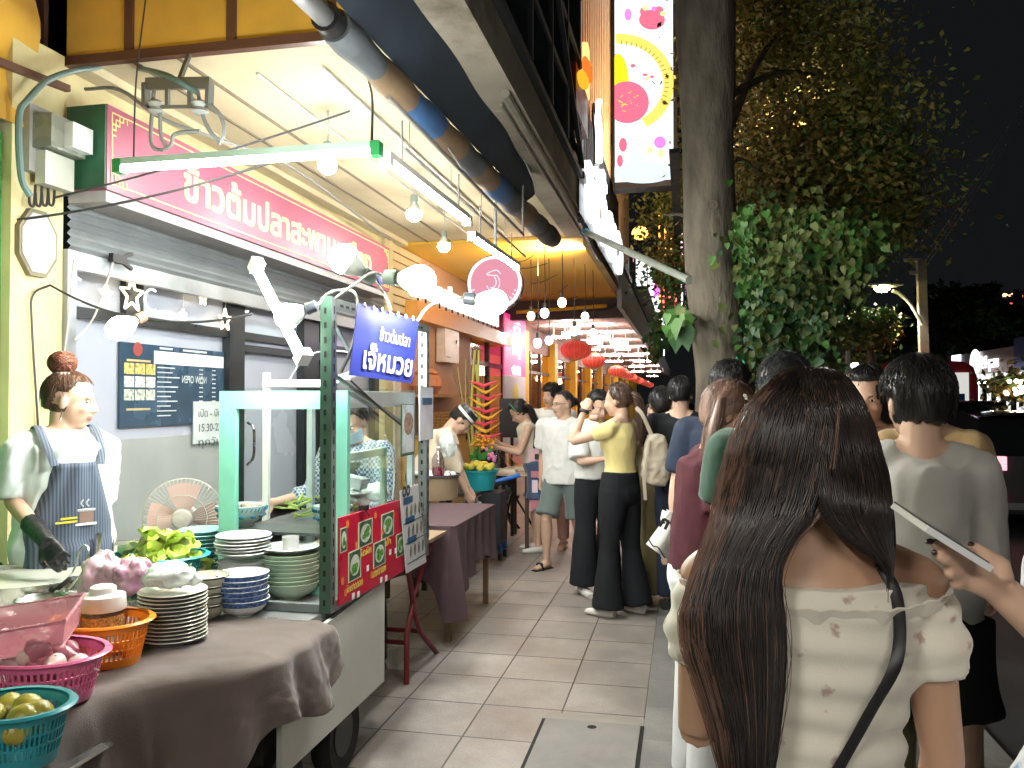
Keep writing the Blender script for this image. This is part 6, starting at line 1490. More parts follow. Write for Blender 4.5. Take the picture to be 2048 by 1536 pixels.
def hand(b, w, d, n, s, curl, side, pose=None):
    """palm, four bent fingers of different length, thumb from the side of the palm"""
    d = V(d).normalized(); n = V(n); n = (n - d * n.dot(d)).normalized(); x = d.cross(n) * side
    b.loft([w - d * .015 * s, w + d * .02 * s, w + d * .055 * s, w + d * .088 * s], [(.024 * s, .018 * s), (.031 * s, .016 * s), (.039 * s, .0145 * s), (.036 * s, .011 * s)], seg=12, side=x)
    for i, (ox, ln) in enumerate(((.029, .068), (.010, .077), (-.010, .071), (-.028, .056))):
        p = w + d * (.080 - .006 * abs(i - 1.2)) * s + x * ox * s; pts = [p]; a = 0; cu = curl * (1 + .12 * i) if pose is None else pose[i]
        for f, k in ((.45, .55), (.32, 1.1), (.23, .8)):
            a += cu * k; dd = d * math.cos(a) + n * math.sin(a); p = p + dd * ln * f * s; pts.append(p)
        b.loft(pts, [.0098 * s, .0092 * s, .0085 * s, .0070 * s], seg=8)
    p = w + d * .022 * s + x * .026 * s; tdir = (d * .75 + x * .75 + n * .35).normalized(); q = p + tdir * .038 * s; r_ = q + (d * .9 + x * .15 + n * (.3 + curl * .3)).normalized() * .032 * s
    b.loft([w + d * .012 * s, p, q, r_], [.015 * s, .0135 * s, .0115 * s, .0085 * s], seg=8)
    return w, d, n, x
def wrinkle(amp, sc=9, zs=.55, seed=0):
    def f(c):
        v = V((c.x * sc + seed, c.y * sc, c.z * sc * zs)); return amp * (noise.noise(v) + .7 * (1 - abs(noise.noise(v * 1.25 + V((7, 2, seed))))) ** 5 + .55 * noise.noise(v * 2.3 + V((3, 1, seed))) + .35 * abs(noise.noise(V((c.x * 5 + seed, c.y * 5, c.z * 22)))))
    return f
def shirt(P, mat, hem=.88, sleeve=.55, infl=.014, neck=1.395, loose=0.0, name='shirt', amp=.006, voxel=.012, crop=None, flare=0, seed=0, arm_infl=None, top_r=.6, noshoulder=False, maxr=None):
    s = P.s; b = MB(); pts = []; rd = []
    zs_ = [z for z in (.70, .76, .80, .86, .93, 1.0, 1.06, 1.12, 1.20, 1.28, 1.34) if z > hem + .02]
    def pr(z):
        q = P.prof
        if z <= q[0][0]: return q[1][1], q[1][2]
        for i in range(len(q) - 1):
            if q[i][0] <= z <= q[i + 1][0]: f = (z - q[i][0]) / (q[i + 1][0] - q[i][0]); return q[i][1] * (1 - f) + q[i + 1][1] * f, q[i][2] * (1 - f) + q[i + 1][2] * f
        return q[-1][1], q[-1][2]
    chx = pr(1.25)[0]
    for z in [hem] + zs_:
        a, c = pr(z); a = a + infl; c = c + infl
        if loose: a = max(a, (chx + infl) * loose); c = max(c, (.112 * s + infl) * loose)
        f = max(0, 1.1 - z) * flare; pts.append(P.tp(0, 0, z)); rd.append((a + f, c + f * .7))
    pts += [P.tp(0, -.005, 1.375), P.tp(0, -.008, neck)]; rd += [(pr(1.36)[0] * .95 + infl, .075 * s + infl), (.072 * s, .062 * s)]
    b.loft(pts, rd, seg=24)
    if P.sex == 'f' and hem < 1.25:
        for sx in (-1, 1): b.ell(P.tp(sx * .066, .078, 1.225), (.056 * s, .046 * s, .056 * s))
    if not noshoulder:
        for sx, (S_, E_, W_) in ((1, P.arm[0]), (-1, P.arm[1])):
            b.loft([P.tp(0, -.01, 1.375), P.tp(sx * .07, -.01, 1.372), S_ + V((0, 0, .0))], [.052 * s + infl * .4, .050 * s + infl * .5, .056 * s + infl * .8], seg=12)
            r = (.045 if P.sex == 'f' else .054) * s; ai = arm_infl if arm_infl is not None else infl * 1.3
            if sleeve > 0:
                f = min(1, sleeve); q = S_.lerp(E_, f); P_ = [S_, S_.lerp(E_, f * .5), q]; R_ = [r * 1.15 + ai, r * 1.1 + ai * 1.15, r + ai * 1.5]
                if sleeve > 1: f2 = sleeve - 1; P_ = [S_, S_.lerp(E_, .5), E_, E_.lerp(W_, f2 * .6), E_.lerp(W_, f2)]; R_ = [r * 1.15 + ai, r * 1.1 + ai, r * .95 + ai * 1.1, r * .9 + ai * .9, r * .78 + ai * .8]
                b.loft(P_, R_, seg=14); b.ell(S_, r * 1.17 + ai)
    return fuse(b, name, mat, P.t, voxel, 7, deform=wrinkle(amp, seed=seed))
def trousers(P, mat, hem=1.95, hip=.012, knee=.068, ank=.06, top=.97, name='trousers', amp=.004, voxel=.012, seed=3):
    s = P.s; b = MB(); zz = [.80, .86, .93, top]; pr = {z: (a, c) for z, a, c in P.prof}
    a0 = P.prof[2][1]; b.loft([P.tp(0, 0, z) for z in zz], [(P.prof[0][1] + hip + .02, .10 * s + hip), (P.prof[1][1] + hip, .112 * s + hip), (a0 + hip, .118 * s + hip), (a0 * .9 + hip, .108 * s + hip)], seg=20)
    b.ell(P.tp(0, -.055, .88), (.14 * s, .085 * s, .10 * s))
    for Hh, K, A in P.leg:
        pts = [Hh + V((0, 0, .03)), Hh.lerp(K, .3)]; rd = [.096 * s + hip, .092 * s + hip]
        if hem <= 1: pts += [Hh.lerp(K, hem * .7), Hh.lerp(K, hem)]; rd += [.084 * s + hip * 1.5, ank * 1.0]
        else:
            pts += [Hh.lerp(K, .7), K, K.lerp(A, .4), K.lerp(A, hem - 1)]; rd += [.072 * s + hip, knee * s, (knee * .6 + ank * .4) * s, ank * s]
        b.loft(pts, rd, seg=16)
    return fuse(b, name, mat, P.t, voxel, 3, deform=wrinkle(amp, 7, .4, seed))
def shoes(P, mat, h=.03, sandal=False, sole=None):
    s = P.s
    for A, fw, up in P.foot:
        b = MB(); sd = up.cross(fw)
        if sandal:
            b.loft([A - fw * .06 * s - up * .070 * s, A + fw * .06 * s - up * .070 * s, A + fw * .18 * s - up * .070 * s], [(.036 * s, .008), (.044 * s, .008), (.036 * s, .008)], seg=12, side=sd)
            b.loft([A + fw * .09 * s - up * .072 * s + sd * .045 * s, A + fw * .10 * s - up * .010 * s + sd * .02 * s, A + fw * .10 * s - up * .010 * s - sd * .02 * s, A + fw * .09 * s - up * .072 * s - sd * .045 * s], [(.02, .006)] * 4, seg=8, side=fw)
            b.build('sandal', mat, P.t)
        else:
            b.loft([A - fw * .055 * s - up * .035 * s, A + fw * .0 - up * .035 * s, A + fw * .09 * s - up * .048 * s, A + fw * .175 * s - up * .055 * s], [(.036 * s, .042 * s), (.042 * s, .046 * s), (.047 * s, .032 * s), (.036 * s, .020 * s)], seg=14, side=sd)
            b.build('shoe', mat, P.t)
def cap_hair(P, mat, th=.012, front=.50, sidez=-.15, nape=-.62, strands=320, amp=.08, fringe=0, name='hair', seed=1, clump=.0022, vol=(1, 1, 1), lenf=1.0):
    hs, hp_ = P.hs, P.hp; r = random.Random(seed)
    def pos(dv, k=1.0):
        rz = .088 + th if dv.z > 0 else .150
        return hp_(dv.x * (.076 + th) * k * vol[0], -.014 + dv.y * (.096 + th) * k * vol[1], .034 + dv.z * rz * k * vol[2])
    def lim(dv):
        f = dv.y / max(1e-4, math.hypot(dv.x, dv.y))
        if f > .15: return sidez + (front - sidez) * min(1, (f - .15) / .45) - fringe * max(0, f - .6)
        if f > -.25: return sidez
        return sidez + (nape - sidez) * min(1, (-f - .25) / .45) + .10 * noise.noise(V((dv.x * 7, seed, 0)))
    def f(u, v):
        th_ = math.pi * v * .93; a = 2 * math.pi * u; dv = V((math.sin(th_) * math.cos(a), math.sin(th_) * math.sin(a), math.cos(th_)))
        L_ = lim(dv); k = 1 + amp * .5 * noise.noise(dv * 4 + V((seed, 0, 0))) + amp * .3 * noise.noise(V((a * 9, th_ * 2, seed)))
        e = (dv.z - L_) / .12; k *= 1 if e > 1 else (.80 + .20 * max(0, e)); return pos(dv, k)
    b = MB().grid(f, 44, 26)
    for _ in range(strands):
        a = r.uniform(0, 2 * math.pi); t0 = r.uniform(.0, 1.5) ; t1 = t0 + r.uniform(.35, .8) * lenf; pts = []
        a1 = a + r.gauss(0, .18)
        for i in range(5):
            t = t0 + (t1 - t0) * i / 4; aa = a + (a1 - a) * i / 4; dv = V((math.sin(t) * math.cos(aa), math.sin(t) * math.sin(aa), math.cos(t)))
            if dv.z < lim(dv) - .05 - .14 * r.random(): break
            pts.append(pos(dv, 1.0 + .035 * r.random() + .03 * (i / 4)))
        if len(pts) > 2: b.tube(pts, [clump * (1 - .8 * i / (len(pts) - 1)) for i in range(len(pts))], 3)
    return b.build(name, mat, P.t, ang=180)
def lock(P, mat, paths, rad, n=160, spread=1.0, name='hair_length', r0=.0016, seed=5, wav=.006, base=True):
    """falling hair along a guide path (local points) with radii"""
    r = random.Random(seed); b = MB(); G = smoothpts(paths, 5); m_ = len(G) - 1
    rr = [rad[min(int(i / m_ * (len(rad) - 1)), len(rad) - 2)] * (1 - (i / m_ * (len(rad) - 1)) % 1) + rad[min(int(i / m_ * (len(rad) - 1)) + 1, len(rad) - 1)] * ((i / m_ * (len(rad) - 1)) % 1) for i in range(m_ + 1)]
    if base: b.loft(G, [(q * .86, q * .6) for q in rr], seg=12)
    for _ in range(n):
        a = r.uniform(0, 6.28); q = math.sqrt(r.random()); ph = r.uniform(0, 6); e = r.uniform(.75, 1.04); pts = []
        for i in range(0, m_ + 1, 2):
            f = i / m_
            if f > e: break
            o = V((math.cos(a) * q * rr[i] * spread, math.sin(a) * q * rr[i] * .75, 0)) * (1.04) + V((wav * math.sin(ph + f * 9), wav * math.cos(ph + f * 7), 0)) * f
            pts.append(G[i] + o)
        if len(pts) > 2: b.tube(pts, [r0 * (1 - .6 * i / (len(pts) - 1)) for i in range(len(pts))], 3)
    return b.build(name, mat, P.t, ang=180)
blk = cloth('cloth black', (.012, .013, .016)); whc = cloth('cloth white', (.72, .72, .70), .04); navy = cloth('cloth navy', (.02, .028, .05)); maroon = cloth('cloth maroon', (.060, .013, .020)); grn = cloth('cloth bottle green', (.022, .062, .040)); greyc = cloth('cloth grey beige', (.46, .45, .42)); yel = cloth('cloth butter yellow', (.72, .60, .25)); khak = cloth('cloth khaki', (.30, .26, .16)); tanc = cloth('cloth tan', (.50, .34, .16)); olive = cloth('cloth olive', (.16, .13, .06)); shrt = cloth('cloth grey green', (.13, .165, .16)); crm = cloth('cloth cream', (.62, .55, .42)); denim = cloth('denim', (.06, .09, .17)); lin = cloth('cloth light', (.62, .64, .66))
sneak = M('shoe white', (.6, .58, .54), .5); sblk = M('sandal black', (.02, .02, .02), .5); spnk = M('shoe pink', (.55, .36, .34), .5); sbr = M('shoe brown', (.08, .05, .04), .5)
mid_arms = lambda f=.4: (((.25, .05, -1), (-.1, f + .6, -.25)), ((-.25, .05, -1), (.1, f + .6, -.25)))

# ---- 1 woman in the foreground, from behind
D1 = 1.30; W1 = Person('woman nearest the viewer, from behind, long dark hair, cream off shoulder floral dress', 1618, D1, 1.545, 2, 'f', skt, head=(0, 14, -3), voxel=.0062,
    arms=(((.13, .0, -1), (-.02, .25, -1)), ((-.06, .12, -1), (.3, .9, .2))), build=1.06)
W1.skin_mesh()
flor = bpy.data.materials.new('floral cream'); flor.use_nodes = True
def mk_floral(m, base, pr):
    nt = m.node_tree; N = nt.nodes; L = nt.links; b = N['Principled BSDF']; b.inputs['Roughness'].default_value = .85; b.inputs['Sheen Weight'].default_value = .3
    tc = N.new('ShaderNodeTexCoord'); vo_ = N.new('ShaderNodeTexVoronoi'); vo_.inputs['Scale'].default_value = 21; vo_.inputs['Randomness'].default_value = .8
    L.new(tc.outputs['Object'], vo_.inputs['Vector'])
    n1 = N.new('ShaderNodeTexNoise'); n1.inputs['Scale'].default_value = 95; L.new(tc.outputs['Object'], n1.inputs['Vector'])
    ma = N.new('ShaderNodeMath'); ma.operation = 'MULTIPLY_ADD'; ma.inputs[1].default_value = .55; L.new(n1.outputs[0], ma.inputs[0]); L.new(vo_.outputs['Distance'], ma.inputs[2])
    r = N.new('ShaderNodeMapRange'); r.inputs['From Min'].default_value = .36; r.inputs['From Max'].default_value = .50; r.inputs['To Min'].default_value = .85; r.inputs['To Max'].default_value = 0; L.new(ma.outputs[0], r.inputs[0])
    mx = N.new('ShaderNodeMix'); mx.data_type = 'RGBA'; mx.inputs['A'].default_value = (*base, 1); mx.inputs['B'].default_value = (*pr, 1); L.new(r.outputs[0], mx.inputs['Factor']); L.new(mx.outputs['Result'], b.inputs['Base Color'])
    n2 = N.new('ShaderNodeTexNoise'); n2.inputs['Scale'].default_value = 500; L.new(tc.outputs['Object'], n2.inputs['Vector']); bp = N.new('ShaderNodeBump'); bp.inputs['Distance'].default_value = .0006; L.new(n2.outputs[0], bp.inputs['Height']); L.new(bp.outputs[0], b.inputs['Normal'])
mk_floral(flor, (.60, .57, .49), (.33, .22, .19))
s = W1.s; b = MB()
znk = 1.222 / s
rows_ = [(.55, .20, .15), (.70, .20, .15), (.86, .185, .135), (.95, .175, .122), (1.03, .152, .110), (1.10, .148, .106), (1.18, .168, .115), (1.25, .182, .120), (1.30, .192, .118), (1.345, .196, .112)]
b.loft([W1.tp(0, -.005, z) for z, _, _ in rows_], [(a * s, c * s) for _, a, c in rows_], seg=28)
for sx in (-1, 1): b.ell(W1.tp(sx * .07, .08, 1.22), (.055 * s, .045 * s, .055 * s))
for S_, E_, W_ in W1.arm: b.loft([S_ + V((0, 0, -.005)), S_.lerp(E_, .18), S_.lerp(E_, .38), S_.lerp(E_, .50)], [.052 * s, .062 * s, .070 * s, .058 * s], seg=18)
def dr(c):
    z = c.z; side_ = abs(c.x) / (.2 * s); g = .0035 * math.sin(z * 120 + 3 * noise.noise(V((c.x * 5, c.y * 5, 0)))) * (1 if z > .93 else .4)
    return g + .004 * noise.noise(V((c.x * 9, c.y * 9, c.z * 22))) + .0015 * noise.noise(V((c.x * 30, c.y * 30, c.z * 40)))
fuse(b, 'dress', flor, W1.t, .0075, 2, deform=dr)
# frilled top edge
b = MB()
def fr(u, v):
    a = 2 * math.pi * u; rx = .226 * s; ry = .124 * s; w = .0015 * math.sin(a * 26) + .002 * math.sin(a * 11 + 1); up_ = .026 * s * abs(math.cos(a)) ** 3
    return V((math.cos(a) * (rx + w - .016 * v), math.sin(a) * (ry + w - .016 * v) - .006, 1.228 + up_ - .026 * v + .0012 * math.sin(a * 40)))
b.grid(fr, 160, 6, .003); b.build('neckline_frill', flor, W1.t)
b = MB(); stp = [W1.tp(.10, -.068, 1.375), W1.tp(.115, -.098, 1.33), W1.tp(.10, -.150, 1.25), W1.tp(.06, -.142, 1.16), W1.tp(.015, -.125, 1.06), W1.tp(-.035, -.128, .97), W1.tp(-.09, -.13, .86), W1.tp(-.14, -.12, .78)]
sp_pts = smoothpts(stp, 6); b.loft(sp_pts, [(.0085, .0018)] * len(sp_pts), seg=8, side=(.9, 0, .5)); b.loft(smoothpts([W1.tp(.10, -.068, 1.375), W1.tp(.10, .0, 1.405), W1.tp(.09, .09, 1.33), W1.tp(.02, .14, 1.1)], 5), [(.008, .002)] * 16, seg=6, side=(1, 0, 0)); b.build('bag_strap', M('strap black', (.01, .01, .011), .5), W1.t)
# her hair: layered strands following the fall seen in the photo
EL = [(733, 1596, 1640), (740, 1570, 1655), (752, 1550, 1660), (790, 1510, 1680), (850, 1478, 1672), (950, 1450, 1655), (1040, 1432, 1625), (1100, 1412, 1572), (1160, 1390, 1556), (1230, 1368, 1566), (1300, 1372, 1570), (1380, 1402, 1565), (1460, 1428, 1556), (1600, 1455, 1540)]
ER = [(733, 1600, 1650), (740, 1600, 1672), (752, 1600, 1695), (790, 1600, 1722), (850, 1618, 1748), (950, 1625, 1776), (1030, 1640, 1785), (1080, 1690, 1788), (1110, 1735, 1788), (1135, 1772, 1787)]
def interp(T_, y):
    for i in range(len(T_) - 1):
        if y <= T_[i + 1][0]: f = (y - T_[i][0]) / (T_[i + 1][0] - T_[i][0]); return [T_[i][k] * (1 - f) + T_[i + 1][k] * f for k in (1, 2)]
    return list(T_[-1][1:])
hcw = W1.RZ @ W1.hc + W1.t.location
def hairpt(T_, u, y, lift=0, side_=0):
    l, r = interp(T_, y); x = l + (r - l) * u; e = 2 * u - 1
    if y < 1000: xc, hw = 1618, 150 if y > 800 else 110; q = max(0, 1 - ((x - xc) / (hw + 12)) ** 2); top = max(0, min(1, (y - 735) / 95)); dd = D1 - .008 - (.115 * math.sqrt(q)) * math.sin(top * 1.57) ** .8
    else: dd = None
    dl = D1 - .135 - .030 * math.sqrt(max(0, 1 - e * e))
    if T_ is EL and y > 1180: dl = D1 - .150 - .030 * math.sqrt(max(0, 1 - e * e))
    if dd is None: dd = dl
    elif y > 900: f = (y - 900) / 100; dd = dd * (1 - f) + dl * f
    return at_d(x, y, dd - lift)
rh = random.Random(12); b = MB()
o1 = W1.t.location; RI = W1.RZ.transposed()
loc = lambda p: RI @ (p - o1)
b.m(0)
b.grid(lambda u, v: loc(hairpt(EL, u, 734 + 866 * v, -.020)), 24, 60); b.grid(lambda u, v: loc(hairpt(ER, u, 734 + 394 * v, -.020)), 18, 34)
b.ell(W1.hp(0, -.01, .04), (.078 * s, .092 * s, .086 * s), W1.HR, 28, 18)
for T_, n, yend in ((EL, 1500, 1590), (ER, 650, 1132)):
    for _ in range(n):
        u0 = rh.random(); u1 = min(1.03, max(-.03, u0 + rh.gauss(0, .07))); y0 = 734 + abs(rh.gauss(0, 22)); ye = yend - (abs(rh.gauss(0, 60)) if T_ is EL else rh.gauss(8, 22)); ph = rh.uniform(0, 6.3); am = rh.uniform(0, .018) ; pts = []
        lf_ = rh.uniform(-.002, .006); k = 15
        for i in range(k):
            f = i / (k - 1); y = y0 + (ye - y0) * f; u = u0 + (u1 - u0) * f + am * math.sin(ph + f * 8) * f; pts.append(loc(hairpt(T_, min(1.05, max(-.05, u)), y, lf_)))
        brown_ = T_ is EL and (rh.random() < .62 - 2.2 * u0) or rh.random() < .04
        b.m(1 if brown_ else 0).tube(pts, [.0013 * (1 - .55 * i / (k - 1)) for i in range(k)], 3)
for _ in range(120):      # loose strands
    ga = rh.uniform(0, 14); gb = rh.uniform(-.5, .5); y0 = rh.uniform(760, 1320); u0 = rh.choice([0, 0, 0, 1]) ; pts = []
    for i in range(8): y = y0 + i * 38; l, r_ = interp(EL, min(y, 1580)); x = (l if u0 == 0 else r_) + (-1 if u0 == 0 else 1) * (2 + ga * math.sin(i / 7 * 3.1 + gb)); pts.append(loc(at_d(x, y, D1 - .14)))
    b.m(1).tube(pts, .0006, 3)
b.build('hair', [M('hair fg black', (.020, .015, .013), .45, var=.25, scale=30, spec=.6), M('hair fg brown', (.12, .065, .045), .45, var=.3, scale=30)], W1.t, ang=180)

# ---- 2 man in grey from behind
P2 = Person('man seen from behind in a loose grey beige top and black shorts', 1838, 2.45, 1.635, -4, 'm', skl, head=(12, 4, 0), voxel=.0085, build=.80, arms=(((.10, .02, -1), (-.35, .9, -.1)), ((-.10, .02, -1), (.35, .9, -.1))), legs=(((.05, .0, -1), (.03, -.06, -1)), ((-.12, .1, -1), (-.06, -.02, -1))))
P2.skin_mesh(); shirt(P2, greyc, hem=.80, sleeve=1.35, infl=.022, loose=1.0, amp=.009, voxel=.011, arm_infl=.012); trousers(P2, blk, hem=.62, ank=.125, hip=.02, name='shorts'); shoes(P2, spnk)
cap_hair(P2, hrk, th=.020, front=.35, sidez=-.12, nape=-.72, strands=900, clump=.0022, seed=3, vol=(1.04, 1.05, 1.06), amp=.12)
# ---- 3, 4 behind him
P3 = Person('dark haired woman in bronze satin blouse facing this way beside the man in grey', 1735, 3.5, 1.66, 150, 'f', skl, head=(10, 12, 0), arms=mid_arms()); P3.skin_mesh(); shirt(P3, M('satin bronze', (.20, .11, .06), .35, var=.3, scale=9, sheen=.2), sleeve=1.6, amp=.01); trousers(P3, blk); shoes(P3, sblk); cap_hair(P3, hrk, th=.016, front=.55, sidez=-.5, nape=-.8); lock(P3, hrk, [P3.hp(.07, -.02, .05), P3.hp(.085, -.01, -.08), P3.hp(.09, .0, -.22)], [.03, .035, .02], 80); lock(P3, hrk, [P3.hp(-.07, -.02, .05), P3.hp(-.085, -.01, -.08), P3.hp(-.09, .0, -.22)], [.03, .035, .02], 80)
P4_ = Person('person in a tan shirt mostly hidden behind the head of the man in grey', 1858, 3.2, 1.66, -10, 'm', skl, build=.76); P4_.skin_mesh(); shirt(P4_, tanc, sleeve=.6, loose=1.0); trousers(P4_, khak); shoes(P4_, sblk); cap_hair(P4_, hrk)
# ---- 5 green shirt
P5 = Person('man in a bottle green short sleeved shirt with greying cropped hair, seen from behind', 1568, 2.75, 1.675, -12, 'm', skl, head=(-12, 6, 0), arms=(((.25, .1, -1), (-.3, .9, .0)), ((-.14, .15, -1), (.35, .95, -.05))), voxel=.0085, build=.94); P5.skin_mesh(); shirt(P5, grn, hem=.84, sleeve=.62, infl=.018, loose=1.0, voxel=.011); trousers(P5, blk); shoes(P5, sblk)
cap_hair(P5, hrg, th=.010, front=.4, sidez=-.02, nape=-.55, strands=1100, clump=.0016, seed=8, amp=.14, lenf=.6)
# ---- 6 maroon
P6 = Person('woman in maroon top and white trousers with long light brown hair and hair clip', 1402, 3.1, 1.60, -78, 'f', skl, lean=7, head=(-4, 14, 0), arms=(((.12, -.12, -1), (-.15, .98, -.12)), ((-.15, .1, -1), (.2, .9, .1))), voxel=.0085, build=1.08); P6.skin_mesh(); shirt(P6, maroon, hem=.90, sleeve=.62, infl=.018, loose=1.08, voxel=.011); trousers(P6, lin, ank=.09, knee=.085); shoes(P6, sneak)
cap_hair(P6, hrl, th=.010, front=.5, sidez=-.5, nape=-.8, strands=500, clump=.0016, seed=2); lock(P6, hrl, [P6.hp(.05, -.06, .05), P6.hp(.07, -.05, -.08), P6.hp(.07, -.02, -.22), P6.hp(.075, .01, -.38)], [.04, .045, .04, .018], 240, r0=.0013)
t = thing('hair_clip', 'sparkling pale hair clip in the light brown hair', 'hair clip', P6.t.location + P6.RZ @ P6.hp(.088, .02, .065)); b = MB()
for k in range(16): a = rnd.uniform(0, 6.28); b.ell((rnd.uniform(-.006, .006), .028 * math.cos(a) * rnd.random(), .022 * math.sin(a)), .0045, None, 6, 4)
b.build('gems', M('gem', (.8, .78, .75), .1, metal=.6, var=0), t)
# ---- 7 navy with tote
P7 = Person('tall man in a navy shirt behind the woman in maroon, holding a white tote bag', 1458, 3.85, 1.70, -20, 'm', skl, head=(-10, 6, 0), arms=(((.25, .1, -1), (-.2, .9, .0)), ((-.22, -.02, -1), (-.05, .15, -1)))); P7.skin_mesh(); shirt(P7, navy, hem=.82, sleeve=.7, loose=1.05); trousers(P7, blk); shoes(P7, sblk); cap_hair(P7, hrk, strands=500, seed=5)
hw_ = P7.t.location + P7.RZ @ P7.J['hand1']
tb = thing('tote_bag', 'white canvas tote bag with black lettering hanging from a hand left of the maroon top', 'bag', at_d(1320, 1060, 3.8))
TBp = lambda px, py, o=0: at_d(px, py, 3.8 - o) - wloc(tb)
pts = [TBp(1340, 1022), TBp(1292, 1088), TBp(1300, 1100), TBp(1335, 1120), TBp(1372, 1040)]; tn = TBp(1320, 1060, .1) - TBp(1320, 1060)
b = MB().grid(lambda u, v: (pts[1].lerp(pts[3], u)).lerp(pts[0].lerp(pts[4], u), v) + tn.normalized() * (.035 * math.sin(math.pi * u) * math.sin(math.pi * min(1, v + .25)) + .004 * noise.noise(V((u * 7, v * 7, 1)))), 16, 16, .06); b.build('bag_body', cloth('canvas white', (.66, .66, .62), .05), tb)
b = MB().tube(smoothpts([pts[0].lerp(pts[4], .2), TBp(1352, 1000), TBp(1362, 960)], 4), .006, 6).tube(smoothpts([pts[0].lerp(pts[4], .75), TBp(1368, 1000), TBp(1366, 960)], 4), .006, 6); b.build('handle', cloth('canvas white', (.66, .66, .62)), tb)
xdv = (TBp(1378, 1058, .05) - TBp(1318, 1028, .05)); ydv = TBp(1318, 1010, .05) - TBp(1306, 1034, .05)
text_on(MB(), 'กาล:', TBp(1316, 1050, .055), xdv, ydv, .05, width=.13, rows=14, bold=.05, proud=.006).build('lettering', M('print black', (.02, .02, .02), .6), tb)
MB().tube(smoothpts([TBp(1297, 1078, .04), TBp(1306, 1092, .05), TBp(1316, 1095, .05), TBp(1330, 1116, .04)], 5), .003, 4).build('line_drawing', M('print black', (.02, .02, .02)), tb)
t = thing('key_charm', 'grey patterned charm dangling beside the tote bag', 'charm', at_d(1368, 1100, 3.7)); MB().ell((0, 0, 0), (.03, .03, .025)).build('ball', M('charm', (.35, .4, .4), .5, var=.9, scale=50), t); MB().tube([(0, 0, .02), (0, 0, .08)], .003, 4).build('loop', blackp, t)
# ---- 8, 9 further backs
P8 = Person('man in a plain black tee shirt seen from behind beside the thick trunk', 1362, 6.0, 1.68, -8, 'm', skl, arms=mid_arms()); P8.skin_mesh(); shirt(P8, blk, sleeve=.6, loose=1.03); trousers(P8, navy); shoes(P8, sblk); cap_hair(P8, hrk, th=.015, seed=6)
for px, d, H, yw, m_, lb in ((1322, 7.4, 1.63, 170, navy, 'dark haired man facing this way left of the black tee shirt'), (1311, 6.8, 1.50, 160, blk, 'short person in black whose head shows below the dark haired man'), (1345, 8.8, 1.66, 10, crm, 'person in a cream shirt standing farther back by the trunk')):
    Q_ = Person(lb, px, d, H, yw, 'm', skl, arms=mid_arms(), voxel=.012); Q_.skin_mesh(); shirt(Q_, m_, voxel=.016); trousers(Q_, blk, voxel=.016); shoes(Q_, sblk); cap_hair(Q_, hrk, th=.015, strands=150)
P19 = Person('person in khaki blouse and olive trousers standing behind the woman in yellow', 1322, 6.15, 1.60, 8, 'f', skl, lean=4, arms=(((.25, .1, -1), (-.2, .9, 0)), ((-.3, .0, -1), (.1, .8, -.4)))); P19.skin_mesh(); shirt(P19, khak, hem=.86, sleeve=1.4, loose=1.1, amp=.012); trousers(P19, olive, knee=.10, ank=.11, hip=.02, amp=.01); shoes(P19, sbr, sandal=False); cap_hair(P19, hrk, th=.014, nape=-.8)
# ---- 10 woman in yellow
P10 = Person('woman in a butter yellow top and flared black trousers raising both hands to her face', 1240, 5.85, 1.635, 62, 'f', skl, head=(8, 4, 0), arms=(((.55, .75, -.42), (-.95, .25, .85)), ((-.35, .85, -.30), (.35, -.25, .95))), legs=(((.05, -.06, -1), (.02, -.12, -1)), ((-.05, .08, -1), (-.02, .0, -1))), voxel=.0095, curl=1.0); P10.skin_mesh()
shirt(P10, yel, hem=.985, sleeve=.38, infl=.006, amp=.006, voxel=.010); trousers(P10, blk, top=1.02, hip=.008, knee=.070, ank=.118, hem=2.02, amp=.004); shoes(P10, sneak); cap_hair(P10, hrb, th=.010, front=.5, sidez=-.3, nape=-.5, strands=400, clump=.0018)
lock(P10, hrb, [P10.hp(0, -.10, .05), P10.hp(.0, -.15, .02), P10.hp(.01, -.165, -.10), P10.hp(.01, -.155, -.22), P10.hp(.0, -.14, -.33)], [.028, .038, .045, .042, .018], 220, r0=.0024, wav=.016, name='ponytail')
w_ = P10.arm[1]; solo(MB().lathe([(.034, -.012), (.038, 0), (.034, .012)], P10.t.location + P10.RZ @ w_[2], basis(P10.RZ @ (w_[2] - w_[1])), 16), 'wristwatch', blackp, 'black wristwatch on the raised arm of the woman in yellow', 'watch')
bgp = P10.t.location; sb_ = thing('shoulder_bag', 'slouchy beige shoulder bag at the back of the woman in yellow', 'bag', at_d(1312, 930, 5.75))
BG = lambda px, py, o=0: at_d(px, py, 5.75 - o) - wloc(sb_)
b = MB(); sec = [(868, 1310, 12), (885, 1313, 22), (910, 1314, 27), (935, 1313, 29), (955, 1311, 27), (968, 1309, 20)]
b.loft([BG(x, y) for y, x, w in sec][::-1], [(w * 5.75 / F, .045 + .01 * (i % 2)) for i, (y, x, w) in enumerate(sec)][::-1], seg=20); fuse(b, 'bag_body', cloth('bag beige', (.45, .38, .29), .06), sb_, .012, 2, deform=wrinkle(.012, 12, 1, 4))
MB().loft([BG(1298, 880, .06), BG(1290, 930, .08), BG(1288, 960, .07), BG(1291, 1000, .05)], [(.012, .003)] * 4, seg=6).loft(smoothpts([BG(1303, 870), BG(1285, 830, .03), BG(1272, 815, .02)], 4), [(.014, .004)] * 9, seg=6).build('strap', cloth('bag beige', (.45, .38, .29)), sb_)
